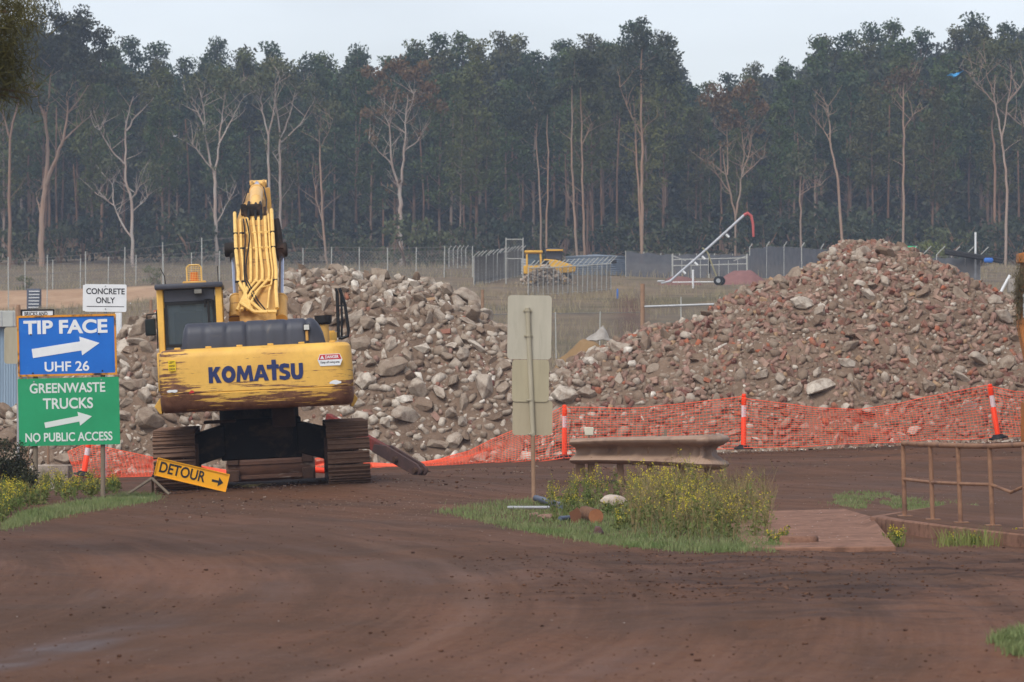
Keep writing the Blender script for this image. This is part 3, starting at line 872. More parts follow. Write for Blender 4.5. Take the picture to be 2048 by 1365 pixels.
def hidden(px, py):
    if 318 < px < 703 and 640 < py < 940: return True
    if 318 < px < 440 and 575 < py: return True
    if 470 < px < 560 and py < 700: return True
    if 36 < px < 236 and 630 < py < 893: return True
    if 1018 < px < 1102 and 592 < py < 868: return True
    if 655 < px < 740 and 835 < py: return True
    if 310 < px < 390 and 850 < py: return True
    if px > 2044 or px < 4: return True
    return False

# landmarks along the heaps
ZONES = [(150, 'behind the green sign'), (270, 'left of the excavator cab'), (370, 'behind the cab'), (455, 'between cab and boom'), (590, 'right beside the boom'), (675, 'behind the black hand rail'),
         (735, 'near the counterweight'), (800, 'below the first crest'), (860, 'under the flat slab'), (925, 'past the flat slab'), (985, 'left of the stacked sign backs'), (1060, 'around the stacked sign backs'),
         (1135, 'above the first orange post'), (1215, 'above the guardrail start'), (1300, 'above the guardrail middle'), (1390, 'above the guardrail end'), (1480, 'behind the middle orange post'),
         (1560, 'right of the middle orange post'), (1640, 'left below the peak'), (1725, 'straight below the peak'), (1810, 'right below the peak'), (1900, 'left of the leaning orange post'), (1985, 'behind the leaning orange post'), (2060, 'by the orange machine')]
def zone(px):
    return min(ZONES, key=lambda z: abs(z[0] - px))[1]
def level(px, py):
    x = np.interp(px, [a for a, b in CREST], [b for a, b in CREST]); f = (900 - py) / max(60, 900 - x)
    return 'on the crest' if f > 0.87 else 'high up' if f > 0.66 else 'halfway up' if f > 0.4 else 'low down' if f > 0.15 else 'at the foot'

def place_rubble():
    rr = random.Random(2024)
    cells = {}
    placed = []          # (size, kind, j, pos, rot, colour index, px, py, scale vector)
    def free(x, y, r):
        k = (int(x / 0.6), int(y / 0.6))
        for i in (-1, 0, 1):
            for j in (-1, 0, 1):
                for (a, b, q) in cells.get((k[0] + i, k[1] + j), ()):
                    if (a - x) ** 2 + ((b - y) * 1.25) ** 2 < (r + q) ** 2: return False
        return True
    def put(kind, size, x, y, flat, ci, sc=(1, 1, 1), sink=0.22, rot=None):
        n = heap_n(x, y)
        z = float(heap(x, y)) + size * (0.5 - sink) * 0.5
        m = rot if rot is not None else rot_for(n, rr, flat)
        pos = Vector((x, y, z)); px, py = toPx(pos)
        placed.append((size, kind, rr.randrange(len(CHUNKS[kind])), pos, m, ci, px, py, sc))
        cells.setdefault((int(x / 0.6), int(y / 0.6)), []).append((x, y, size * 0.25))
    def at(px, py):
        """where the ray through a pixel meets the front slope"""
        for D in np.arange(79.3, 97, 0.05):
            p = W(px, py, float(D))
            if p.z <= float(heap(p.x, D)): return p.x, float(D)
        return None
    # hand placed pieces one can recognise
    sig = [(905, 583, 'slab', 1.12, 0, (1, .8, 1.0), (0.1, 0.32, 0.3)), (938, 612, 'block', 0.85, 1, (1, 1, 1), (0.3, 0.5, 0.2)), (783, 752, 'block', 0.98, 2, (1, .7, .75), (0.1, -0.12, 0.1)),
           (722, 702, 'lump', 0.5, 2, (1, .9, 1.1), (0, 0, 0)), (735, 660, 'lump', 0.5, 2, (1, 1, 1), (0, 0, 1)), (715, 548, 'lump', 0.6, 2, (1, 1, .9), (0, 0, 0)), (752, 552, 'lump', 0.45, 1, (1, 1, 1), (0, .3, 1)),
           (697, 570, 'lump', 0.5, 2, (1, 1, .9), (0, 0, 2)), (812, 850, 'block', 0.85, 1, (1, 1, 1.1), (0.8, 0.2, 0.6)), (836, 790, 'lump', 0.55, 1, (1, 1, 1), (0.2, .8, 1)), (880, 800, 'block', 0.68, 1, (1, 1, .8), (0.1, -.2, 2)),
           (925, 720, 'block', 0.55, 1, (1, 1, 1), (.5, .2, 1)), (955, 705, 'slab', 0.62, 0, (1, .6, 1), (.4, .5, .2)), (880, 585, 'lump', 0.4, 0, (1, 1, 1), (1, 0, 0)), (900, 840, 'block', 0.55, 1, (1, 1, 1), (.9, .4, 2)),
           (265, 780, 'lump', 0.6, 2, (1, .9, .8), (0, 0, 0)), (300, 860, 'lump', 0.75, 2, (1, 1, .9), (0, .2, 1)), (250, 845, 'slab', 0.6, 1, (1, .7, 1), (0, .1, .2)), (275, 695, 'slab', 0.62, 1, (1, .7, 1.2), (0, .05, 0.1)),
           (1605, 622, 'block', 0.72, 0, (1, .9, .85), (.3, .25, .4)), (1640, 790, 'block', 0.9, 0, (1, .9, .8), (.2, -.3, .5)), (1695, 738, 'block', 0.6, 0, (1, .8, .9), (.4, .5, .5)), (1178, 797, 'slab', 0.66, 1, (1, .6, 1.3), (.5, .1, .2)),
           (1375, 680, 'block', 0.42, 0, (1, 1, 1), (.6, .2, .2)), (1740, 602, 'slab', 0.6, 0, (1, .55, 1), (.4, .6, .3)), (1960, 735, 'block', 0.75, 1, (1, .8, .8), (.4, .4, .6)), (1925, 768, 'slab', 0.6, 1, (1, .6, 1.2), (.3, .5, .2)),
           (2010, 650, 'block', 0.75, 1, (1, .8, .8), (.3, .6, .9)), (1665, 512, 'block', 0.42, 0, (1, 1, 1), (.4, 0, 1)), (1670, 525, 'block', 0.4, 1, (1, 1, .8), (.2, .2, 1)), (1770, 515, 'lump', 0.62, 3, (1, 1, .9), (.1, .2, 1)),
           (1680, 490, 'slab', 0.6, 1, (1, .7, 1), (.3, -.2, .2)), (1120, 722, 'slab', 0.62, 3, (1, .35, .6), (.1, -.6, .1)), (1740, 835, 'block', 0.6, 1, (1, 1, 1), (.4, .2, 1)), (1560, 770, 'block', 0.5, 1, (1, 1, 1), (.1, .2, 1)),
           (1880, 645, 'block', 0.52, 2, (1, 1, .7), (.5, .3, .4)), (1990, 610, 'block', 0.5, 1, (1, 1, .7), (.5, .3, .4))]
    for px, py, kind, size, ci, sc, e in sig:
        q = at(px, py)
        if q is None: q = ((px - 1024) / F * CD, CD - 0.4)
        put(kind, size, q[0], q[1], 0.7, ci, sc, 0.1, (Matrix.Rotation(e[2], 3, 'Z') @ Matrix.Rotation(e[1], 3, 'Y') @ Matrix.Rotation(e[0] + 0.35, 3, 'X')))
    def scatter(n, smin, smax, x0, x1, bricks, flatness=0.45, tries=12, powr=2.2):
        for i in range(n):
            for tr in range(tries):
                x = rr.uniform(x0, x1)
                H = float(np.interp(x, _cx, _cz))
                y = rr.uniform(FOOT - 0.25, FOOT + max(2.2, H * 1.42) * 1.12)
                s = smin + (smax - smin) * rr.random() ** powr
                if free(x, y, s * 0.25): break
            else: continue
            if rr.random() < bricks:
                s = rr.uniform(0.19, 0.26) if smin > 0.15 else rr.uniform(0.1, 0.2)
                put('brick', s, x, y, 0.15, rr.choices(range(6), [2, 0.7, 5.5, 3.5, 0.6, 1.2])[0], (1, 1, 1), 0.12)
            else:
                kind = rr.choices(['block', 'slab', 'lump', 'wedge'], [5, 2.2, 1.3, 3])[0]
                ci = rr.choices(range(5), [2.8, 4, 3.6, 2.2, 0.7] if x < 1.2 else [0.8, 2.6, 4.2, 4.8, 0.25])[0]
                put(kind, s, x, y, flatness, ci, (1, rr.uniform(.75, 1.1), rr.uniform(.75, 1.15)), 0.18)
    xl0, xm, xr1 = -11.6, 1.2, 14.0
    scatter(90, 0.55, 0.9, xl0, xm, 0.0)
    scatter(620, 0.34, 0.6, xl0, xm, 0.0, powr=1.6, tries=30)
    scatter(55, 0.44, 0.72, xm, xr1, 0.0)
    scatter(420, 0.3, 0.48, xm, xr1, 0.0, powr=1.6)
    scatter(3000, 0.2, 0.37, xl0, xm, 0.06, powr=1.3, tries=30)
    scatter(4800, 0.16, 0.3, xm, xr1, 0.38, powr=1.5, tries=30)
    scatter(8000, 0.1, 0.2, xl0, xm, 0.10, tries=14)
    scatter(11000, 0.08, 0.17, xm, xr1, 0.28, tries=14)
    nbig = len(placed)
    # rubble grit: tiny pieces that nobody could count
    for i in range(9000):
        x = rr.uniform(xl0, xr1); H = float(np.interp(x, _cx, _cz))
        y = rr.uniform(FOOT - 0.9, FOOT + max(2.2, H * 1.42) * 1.1); s = rr.uniform(0.03, 0.085)
        kind = rr.choice(['block', 'wedge', 'lump', 'brick'])
        z = max(float(heap(x, y)), g1(x, y)) + s * 0.15
        m = rot_for(Vector((0, -.5, .8)).normalized(), rr, 0.3)
        placed.append((s, kind, rr.randrange(3), Vector((x, y, z)), m, rr.randrange(5), -99, 0, (1, 1, 1)))
    vis = lambda p: not hidden(p[6], p[7]) and p[6] != -99
    con = sorted([p for p in placed if p[1] != 'brick' and vis(p)], key=lambda p: -p[0])[:290]
    bri = sorted([p for p in placed if p[1] == 'brick' and vis(p)], key=lambda p: -p[0])[:290]
    own = set(id(p) for p in con + bri)
    for p in con + bri:
        size, kind, j, pos, m, ci, px, py, sc = p
        nm = ('brick' if kind == 'brick' else 'concrete_chunk')
        o = bpy.data.objects.new(nm, CHUNKS[kind][j][0]); C.objects.link(o)
        M4 = m.to_4x4() @ Matrix.Diagonal((size * sc[0], size * sc[1], size * sc[2], 1)); M4.translation = pos
        o.matrix_world = M4
        col, cn = (BRK if kind == 'brick' else CONC)[ci]
        o.color = col
        if kind == 'brick':
            what = ('half' if j == 2 else 'whole') + f' {cn} brick'
            tag(o, f'{what} {level(px, py)} {zone(px)}', 'brick', 'bricks lying on the rubble heaps')
        else:
            sz = 'huge' if size > 0.7 else 'large' if size > 0.52 else 'middling' if size > 0.42 else 'smaller'
            shp = {'block': 'concrete block', 'slab': 'flat concrete slab', 'lump': 'rounded concrete lump', 'wedge': 'wedge of concrete'}[kind]
            tag(o, f'{sz} {cn} {shp} {level(px, py)} {zone(px)}', 'concrete chunk', 'concrete chunks on the rubble heaps')
    # the rest in one mass
    V = []; Fa = []; T = []; b = 0
    for p in placed:
        if id(p) in own: continue
        size, kind, j, pos, m, ci, px, py, sc = p
        me, lv, lf = CHUNKS[kind][j]
        A = np.array(m) @ np.diag([size * sc[0], size * sc[1], size * sc[2]])
        v = lv @ A.T + np.array(pos)
        V.append(v); Fa.append(lf + b); b += len(v)
        T.append(np.tile(np.array((BRK if kind == 'brick' else CONC)[ci][0]) * np.array([1, 1, 1, 1]), (len(v), 1)))
    me = mesh_np('rubble', np.concatenate(V), np.concatenate(Fa), M_RUB_A)
    a = me.color_attributes.new('tint', 'FLOAT_COLOR', 'POINT'); a.data.foreach_set('color', np.concatenate(T).astype(np.float32).ravel())
    o = link('rubble', me); tag(o, 'small pieces of broken concrete and brick filling the two heaps', 'rubble', kind='stuff')
place_rubble()

# ================================================================== MATERIALS FOR MACHINES AND SIGNS
def worn_paint(name, paint, paint2, rust=0.5, lowz=None, scale=1.0):
    """machine paint, scraped in long horizontal scratches down to rust; wear heaviest towards a worn lower edge (lowz = (z0, z1) local)"""
    k = NT(name)
    v = k.vec((1.0 * scale, 1.0 * scale, 1.0 * scale))
    vs = k.vec((1.5 * scale, 1.5 * scale, 26 * scale), rot=(0, R(1.5), 0))
    vs2 = k.vec((0.9 * scale, 0.9 * scale, 9 * scale), rot=(0, R(-2), 0))
    base = k.mix(k.step(k.noise(1.6, 5, 0.6, v), 0.35, 0.7), paint, paint2)
    base = k.mix(k.math('MULTIPLY', k.step(k.noise(8, 5, 0.7, v), 0.5, 0.75), 0.25), base, lin(150, 112, 60))
    rst = k.mix(k.step(k.noise(7, 5, 0.7, v), 0.35, 0.65), lin(92, 58, 42), lin(122, 84, 62))
    sc = k.math('ADD', k.math('MULTIPLY', k.noise(1.0, 8, 0.72, vs), 0.55), k.math('MULTIPLY', k.noise(1.0, 6, 0.7, vs2), 0.45))
    patch = k.noise(1.1, 4, 0.6, v)
    m = k.math('ADD', sc, k.math('MULTIPLY', k.math('SUBTRACT', patch, 0.5), 0.25))
    if lowz:
        sx = k.n('ShaderNodeSeparateXYZ'); k.l(k.tc.outputs['Object'], sx.inputs[0])
        mr = k.n('ShaderNodeMapRange'); k.l(sx.outputs[2], mr.inputs[0])
        mr.inputs[1].default_value = lowz[0]; mr.inputs[2].default_value = lowz[1]; mr.inputs[3].default_value = 0.135; mr.inputs[4].default_value = 0.0
        m = k.math('ADD', m, mr.outputs[0])
        ex = k.n('ShaderNodeMapRange'); k.l(k.math('ABSOLUTE', sx.outputs[0]), ex.inputs[0])
        ex.inputs[1].default_value = 0.9; ex.inputs[2].default_value = 1.5; ex.inputs[3].default_value = 0.0; ex.inputs[4].default_value = 0.07
        m = k.math('ADD', m, ex.outputs[0])
    th = 0.72 - 0.26 * rust
    c = k.mix(k.step(m, th, th + 0.025), base, rst)
    k.col(c)
    k.bump(m, 0.15, 0.01)
    return k.set(0.55, 0, 0.35)
YEL = lin(224, 178, 84); YEL2 = lin(204, 156, 72)
M_CW = worn_paint('counterweight_paint', YEL, YEL2, 0.58, (1.3, 1.7))
M_YEL = worn_paint('machine_yellow', YEL, YEL2, 0.22)
M_BOOM = worn_paint('boom_yellow', lin(204, 160, 88), lin(178, 134, 70), 0.5)
M_PIPE = pm('pipe_yellow', lin(232, 194, 116), lin(216, 174, 96), 9, 0.5, c3=lin(132, 92, 52), f3=0.66)
M_CREAM = pm('cylinder_cream', lin(230, 186, 112), lin(214, 166, 90), 5, 0.45, c3=lin(140, 100, 60), f3=0.7)
M_BLK = pm('black_hood', lin(62, 64, 74), lin(52, 54, 62), 3, 0.5, c3=lin(98, 90, 82), f3=0.68, bump=0.05, spec=0.4)
M_DARK = pm('dark_steel', lin(30, 28, 28), lin(22, 20, 20), 6, 0.7, c3=lin(60, 46, 38), f3=0.66)
M_GREASE = pm('greasy_underside', lin(24, 20, 18), lin(34, 28, 25), 4, 0.75, c3=lin(78, 58, 46), f3=0.57)
M_CHROME = pm('chrome_rod', lin(200, 204, 216), lin(176, 180, 196), 2, 0.22, 0.9, 0.02)
M_RUSTST = pm('muddy_track_steel', lin(116, 88, 70), lin(92, 68, 54), 5, 0.85, c3=lin(140, 116, 98), f3=0.6, bump=0.5)
M_BUCKET = pm('worn_bucket_steel', lin(104, 72, 56), lin(76, 54, 44), 4, 0.6, c3=lin(156, 140, 126), f3=0.62, bump=0.3, stretch=(1, 1, 3))
M_MUD = pm('caked_mud', lin(84, 62, 50), lin(64, 46, 38), 6, 0.95, bump=0.8)
M_RUBBER = pm('black_rubber', lin(24, 24, 26), lin(18, 18, 19), 8, 0.6)
M_ORANGE = pm('beacon_orange', lin(232, 96, 20), lin(214, 84, 16), 5, 0.35)
M_LAMP = pm('lamp_lens', lin(206, 206, 200), lin(176, 178, 174), 12, 0.25)
M_REDST = pm('faded_red_steel', lin(140, 58, 50), lin(112, 52, 46), 6, 0.75, c3=lin(76, 54, 48), f3=0.5)
M_BLUEPAINT = pm('letter_blue', lin(40, 52, 100), lin(34, 46, 88), 6, 0.55, c3=lin(92, 70, 60), f3=0.68, stretch=(1, 1, 12))
M_WHITE = pm('sign_white', lin(222, 224, 224), lin(208, 210, 210), 3, 0.45, bump=0.03)
M_LTGREY = pm('letter_silver', lin(206, 212, 206), lin(196, 204, 198), 3, 0.5, bump=0.02)
M_INK = pm('sign_black', lin(32, 32, 36), lin(38, 37, 40), 4, 0.5, bump=0.0)
M_REDP = pm('sticker_red', lin(196, 52, 54), lin(180, 46, 48), 6, 0.45)
M_YSTICK = pm('sticker_yellow', lin(238, 208, 40), lin(228, 190, 36), 6, 0.45)
def glass_mat():
    k = NT('cab_glass')
    k.col(lin(98, 112, 122)); k.set(0.06, 0, 0.8)  # base colour lightened to stand in for a grey-blue reflection
    tr = k.n('ShaderNodeBsdfTransparent'); tr.inputs[0].default_value = (0.55, 0.62, 0.66, 1)
    mx = k.n('ShaderNodeMixShader'); mx.inputs[0].default_value = 0.32
    k.l(tr.outputs[0], mx.inputs[1]); k.l(k.b.outputs[0], mx.inputs[2]); k.l(mx.outputs[0], k.out.inputs[0])
    return k.m
M_GLASS = glass_mat()
M_MIRROR = pm('mirror_glass', lin(40, 48, 50), lin(30, 36, 38), 5, 0.12, 0.3, 0.02)

def lettering(name, string, w, h, mat, parent, M, bold=0.0, thick=0.002, space=1.0):
    """text fitted to a box w x h centred on the matrix origin; text x along local x, up along local y"""
    cu = bpy.data.curves.new(name, 'FONT'); cu.body = string; cu.offset = bold; cu.extrude = thick; cu.space_character = space
    o = bpy.data.objects.new(name, cu); C.objects.link(o)
    dg = bpy.context.evaluated_depsgraph_get(); dg.update()
    me = bpy.data.meshes.new_from_object(o.evaluated_get(dg))
    bpy.data.objects.remove(o); bpy.data.curves.remove(cu)
    co = np.array([v.co[:] for v in me.vertices]); lo, hi = co.min(0), co.max(0)
    c = (co - (lo + hi) / 2)
    c[:, 0] *= w / (hi[0] - lo[0]); c[:, 1] *= h / (hi[1] - lo[1]); c[:, 2] *= 2 * thick / max(1e-6, hi[2] - lo[2])
    A = np.array(M)
    c = c @ A[:3, :3].T + A[:3, 3]
    me.vertices.foreach_set('co', c.astype(np.float32).ravel()); me.materials.clear(); me.materials.append(mat); me.update()
    return link(name, me, parent)
def face_cam(x, y, z, roll=0.0):
    """matrix of a flat thing that faces -Y: local x to the right, local y up, rolled about its normal"""
    return Matrix.Translation((x, y, z)) @ Matrix.Rotation(-roll, 4, 'Y') @ Matrix.Rotation(R(90), 4, 'X')
def flat_shape(name, polys, mat, parent, M, thick=0.002):
    """flat plates (outlines with optional holes through a filled curve) in local xy, a little thick"""
    cu = bpy.data.curves.new(name, 'CURVE'); cu.dimensions = '2D'; cu.fill_mode = 'BOTH'; cu.extrude = thick
    for pl in polys:
        sp = cu.splines.new('POLY'); sp.points.add(len(pl) - 1)
        for p, (a, b) in zip(sp.points, pl): p.co = (a, b, 0, 1)
        sp.use_cyclic_u = True
    o = bpy.data.objects.new(name, cu); C.objects.link(o)
    dg = bpy.context.evaluated_depsgraph_get(); dg.update()
    me = bpy.data.meshes.new_from_object(o.evaluated_get(dg))
    bpy.data.objects.remove(o); bpy.data.curves.remove(cu)
    me.transform(M); me.materials.clear(); me.materials.append(mat)
    return link(name, me, parent)
def arc(cx, cy, rx, ry, a0, a1, n):
    return [(cx + rx * math.cos(R(a0 + (a1 - a0) * i / n)), cy + ry * math.sin(R(a0 + (a1 - a0) * i / n))) for i in range(n + 1)]

# ================================================================== EXCAVATOR
def build_excavator():
    ex = thing('excavator', 'large yellow tracked excavator seen from behind with scratched rusty counterweight', 'excavator', EXC, (0, -EXC_ROLL, EXC_YAW))
    RM = Matrix.Translation(EXC) @ Matrix.Rotation(EXC_YAW, 4, 'Z') @ Matrix.Rotation(-EXC_ROLL, 4, 'Y')
    inv = RM.inverted()
    def L(px, py, yl):
        """local point seen at a pixel, on the local plane y = yl"""
        a_ = inv @ Vector((0, 0, CAMZ)); b_ = inv @ W(px, py, EXC[1] + yl)
        return a_ + (b_ - a_) * ((yl - a_.y) / (b_.y - a_.y))
    # ---- counterweight
    YR = -3.35
    a = L(318, 765, YR); b = L(707, 745, YR); zt = (L(330, 701, YR).z + L(690, 683, YR).z) / 2; zb = (L(330, 829, YR).z + L(690, 809, YR).z) / 2
    x0, x1 = a.x, b.x; xc = (x0 + x1) / 2; hw = (x1 - x0) / 2
    H = zt - zb
    levels = [(0.0, 0.13, 0.05), (0.05, 0.06, 0.02), (0.14, 0.02, 0.0), (0.285, 0.0, 0.0), (0.295, 0.012, 0.005), (0.31, 0.0, 0.0), (0.6, 0.005, 0.0), (0.86, 0.02, 0.008), (0.94, 0.045, 0.02), (0.985, 0.10, 0.06), (1.0, 0.17, 0.12)]
    loops = []
    for f, d, e in levels:
        r = 0.30; w = hw - e
        loop = []
        for q in range(9):
            t = R(180 + 90 * q / 8); loop.append((xc - w + r + r * math.cos(t), YR + d + r + r * math.sin(t), zb + H * f))
        for q in range(9):
            t = R(270 + 90 * q / 8); loop.append((xc + w - r + r * math.cos(t), YR + d + r + r * math.sin(t), zb + H * f))
        loop.append((xc + w, YR + 1.15, zb + H * f)); loop.append((xc - w, YR + 1.15, zb + H * f))
        loops.append(loop)
    cw = MB(); cw.loft(loops)
    cwo = cw.build('counterweight', M_CW, ex, smooth=True, ang=35)
    # bolts and lifting eyes on the top edge
    mb = MB()
    for i in range(6):
        x = xc - hw * 0.8 + i * hw * 0.32
        mb.box((x, YR + 0.24, zt + 0.012), (0.09, 0.07, 0.03))
    mb.build('lifting_lug', M_YEL, cwo, bevel=0.006)
    zf = lambda z: YR - 0.004
    # block letters of the maker, built as outlines
    p0 = L(418, 768, YR); p1 = L(603, 757, YR); top = L(418, 738, YR)
    tw = p1.x - p0.x; th = 0.238
    def sc(poly, ox, w): return [(ox + x * w, y * th) for x, y in poly]
    letters = []
    u = tw / 7.55
    x = 0.0
    letters.append([sc([(0, 0), (.34, 0), (.34, .34), (.42, .42), (.64, 0), (1.05, 0), (.66, .62), (1.0, 1), (.58, 1), (.34, .66), (.34, 1), (0, 1)], x, u)]); x += 1.08 * u
    letters.append([sc(arc(.55, .5, .57, .53, 0, 360, 28)[:-1], x, u), sc(arc(.55, .5, .22, .23, 360, 0, 20)[:-1], x, u)]); x += 1.16 * u
    letters.append([sc([(0, 0), (.3, 0), (.36, .55), (.58, .1), (.8, .1), (1.02, .55), (1.08, 0), (1.4, 0), (1.24, 1), (.94, 1), (.69, .52), (.44, 1), (.14, 1)], x, u)]); x += 1.4 * u
    letters.append([sc([(0, 0), (.36, 0), (.44, .2), (.82, .2), (.9, 0), (1.26, 0), (.82, 1), (.44, 1)], x, u), sc([(.53, .42), (.63, .7), (.73, .42)], x, u)]); x += 1.06 * u
    letters.append([sc([(.42, 0), (.78, 0), (.78, .72), (1.0, .72), (1.0, .98), (.78, .98), (.78, 1.28), (.42, 1.28), (.42, .98), (.02, .98), (.02, .72), (.42, .72)], x + 0.04 * u, u)]); x += 0.95 * u
    S = [(.06, .04), (.5, -.03), (.82, .04), (.98, .22), (.92, .46), (.68, .58), (.44, .64), (.40, .72), (.52, .77), (.88, .73), (.9, .97), (.5, 1.03), (.2, .97), (.06, .78), (.1, .56), (.34, .42), (.6, .35), (.62, .27), (.5, .22), (.08, .28)]
    letters.append([sc(S, x + .04 * u, u)]); x += 1.02 * u
    U = [(0, 1), (0, .34), (.1, .1), (.32, -.02), (.7, -.02), (.9, .1), (1.0, .34), (1.0, 1), (.66, 1), (.66, .36), (.58, .24), (.42, .24), (.34, .36), (.34, 1)]
    letters.append([sc(U, x + .04 * u, u)])
    Mt = Matrix.Translation((p0.x, YR - 0.002, (p0.z + p1.z) / 2 + 0.0)) @ Matrix.Rotation(R(90), 4, 'X')
    polys = [p for l in letters for p in l]
    flat_shape('lettering', polys, M_BLUEPAINT, cwo, Mt, 0.003)
    # hexagonal danger sticker
    c = L(660, 720, YR); ww, hh = 0.37, 0.175
    st = flat_shape('warning_sticker', [[(-ww / 2, 0), (-ww * .4, hh / 2), (ww * .4, hh / 2), (ww / 2, 0), (ww * .4, -hh / 2), (-ww * .4, -hh / 2)]], M_WHITE, cwo, face_cam(c.x, YR - 0.001, c.z), 0.003)
    flat_shape('red_band', [[(-ww / 2 + .015, 0.005), (-ww * .39, hh / 2 - .008), (ww * .39, hh / 2 - .008), (ww / 2 - .015, 0.005)]], M_REDP, st, face_cam(c.x, YR - 0.003, c.z), 0.003)
    flat_shape('warning_triangle', [[(-.145, .018), (-.085, .018), (-.115, .07)]], M_WHITE, st, face_cam(c.x, YR - 0.005, c.z), 0.003)
    lettering('lettering', 'DANGER', 0.2, 0.046, M_WHITE, st, face_cam(c.x + 0.03, YR - 0.005, c.z + 0.044), 0.03, 0.003)
    lettering('lettering', 'Keep off swing area', 0.28, 0.042, M_INK, st, face_cam(c.x, YR - 0.003, c.z - 0.038), 0.02, 0.003)
    c = L(344, 732, YR)
    st = flat_shape('drive_sticker', [[(-.055, -.08), (.055, -.08), (.055, .08), (-.055, .08)]], M_YSTICK, cwo, face_cam(c.x, YR - 0.001, c.z), 0.003)
    for i, s_ in enumerate(('LEFT', 'HAND', 'DRIVE')):
        lettering('lettering', s_, 0.085, 0.03, M_INK, st, face_cam(c.x, YR - 0.003, c.z + 0.048 - 0.05 * i), 0.02, 0.003)
    # worn remains of two white stickers and a small amber triangle
    for (px, py, w, h) in ((344, 783, 0.17, 0.045), (672, 765, 0.2, 0.06)):
        c = L(px, py, YR)
        rr = random.Random(px)
        pl = [(w / 2 * math.cos(R(q * 30)) * rr.uniform(.8, 1.15), h / 2 * math.sin(R(q * 30)) * rr.uniform(.6, 1.3)) for q in range(12)]
        flat_shape('torn_sticker', [pl], M_WHITE, cwo, face_cam(c.x, YR - 0.001, c.z), 0.002)
    c = L(383, 785, YR)
    flat_shape('torn_sticker', [[(-.04, -.02), (.04, -.01), (.03, .025), (-.01, .03)]], M_REDP, cwo, face_cam(c.x, YR - 0.001, c.z), 0.002)
    # corner fins of the revolving frame
    for px, py in ((711, 796), (314, 812)):
        c = L(px, py, YR + 0.9)
        s_ = 1 if px > 500 else -1
        mb = MB(); mb.prism([(c.x - s_ * 0.06, c.z + 0.12), (c.x + s_ * 0.035, c.z - 0.01), (c.x - s_ * 0.04, c.z - 0.13), (c.x - s_ * 0.08, c.z - 0.13)], YR + 0.75, YR + 1.5, axis='y')
        mb.build('frame_corner', M_YEL, ex, bevel=0.008)
    # ---- revolving frame (dark underside) and body decks
    zfl = zb + 0.02
    mb = MB(); mb.box((xc, -0.2, zfl + 0.15), (2.75, 4.4, 0.3)); mb.box((xc, -1.4, zfl + 0.5), (2.7, 2.0, 0.55))
    mb.build('revolving_frame', M_GREASE, ex, bevel=0.01)
    mb = MB(); z1 = zt - 0.02
    mb.box((xc + 0.78, 0.9, z1 - 0.35), (1.2, 3.4, 0.7)); mb.box((xc - 0.2, -1.0, z1 - 0.3), (2.6, 1.6, 0.6))
    mb.build('body_panel', M_YEL, ex, bevel=0.02)
    # ---- black ribbed engine hood
    YH = -3.0
    hl = L(362, 690, YH).x; hr = L(652, 680, YH).x; hb = (L(362, 696, YH).z + L(650, 686, YH).z) / 2 - 0.02; ht = (L(380, 648, YH).z + L(630, 634, YH).z) / 2
    n = 60; loops = []
    for i in range(n + 1):
        f = i / n; x = hl + (hr - hl) * f
        e = min(1, f / 0.045) if f < 0.5 else min(1, (1 - f) / 0.10)
        top = hb + (ht - hb) * (math.sin(e * PI / 2) ** 0.6 if e < 1 else 1)
        ph = ((f * 7.2 + 0.25) % 1.0); g = math.exp(-((ph - 0.5) / 0.055) ** 2) * 0.022 if 0.06 < f < 0.9 else 0
        d = 0.0 + (1 - e) * 0.10 + g
        t2 = top - g
        loops.append([(x, YH + d, hb), (x, YH + d + 0.01, hb + (t2 - hb) * 0.55), (x, YH + d + 0.05, hb + (t2 - hb) * 0.82), (x, YH + d + 0.14, hb + (t2 - hb) * 0.97), (x, YH + d + 0.3, t2), (x, YH + 1.1 - d, t2), (x, YH + 1.3, hb)])
    hd = MB(); hd.loft(loops)
    hood = hd.build('engine_hood', M_BLK, ex, smooth=True, ang=50)
    c = L(613, 655, YH)
    wl = MB(); wl.box((c.x, YH - 0.03, c.z), (0.1, 0.06, 0.1)); wlo = wl.build('work_lamp', M_DARK, ex, bevel=0.008)
    mb = MB(); mb.box((c.x, YH - 0.062, c.z), (0.078, 0.006, 0.075)); mb.build('lens', M_LAMP, wlo)
    mb = MB(); mb.cyl((c.x, YH - 0.02, c.z - 0.05), (c.x, YH - 0.02, c.z - 0.2), 0.022); mb.build('bracket', M_BOOM, wlo, smooth=True)
    # ---- cab
    YC = -0.35
    cl = L(314, 640, YC).x; cr = L(447, 640, YC).x; ct = L(380, 576, YC).z; cb = zt - 0.2
    cw_ = cr - cl
    cabE = thing('cab', None, None, (0, 0, 0)); cabE.parent = ex
    mb = MB()
    for x in (cl + 0.06, cr - 0.06):
        for y in (YC + 0.05, YC + 1.75):
            mb.box((x, y, (cb + ct) / 2), (0.1, 0.1, ct - cb))
    mb.box((cl + 0.06, YC + 0.95, cb + 0.45), (0.10, 1.7, 0.9)); mb.box((cr - 0.06, YC + 0.95, cb + 0.45), (0.10, 1.7, 0.9))
    mb.build('cab_frame', M_YEL, cabE, bevel=0.015)
    mb = MB(); mb.box(((cl + cr) / 2, YC + 0.9, ct + 0.03), (cw_ + 0.03, 2.0, 0.085)); mb.build('roof', M_BLK, cabE, bevel=0.025, seg=2)
    mb = MB(); mb.box(((cl + cr) / 2, YC + 0.06, ct - 0.115), (cw_ - 0.24, 0.08, 0.2)); mb.build('rear_panel', M_BLK, cabE, bevel=0.01); mb = MB(); mb.box(((cl + cr) / 2, YC + 0.06, cb + 0.12), (cw_ - 0.24, 0.08, 0.3)); mb.build('rear_panel', M_BLK, cabE, bevel=0.01)
    wz0, wz1 = cb + 0.27, ct - 0.215
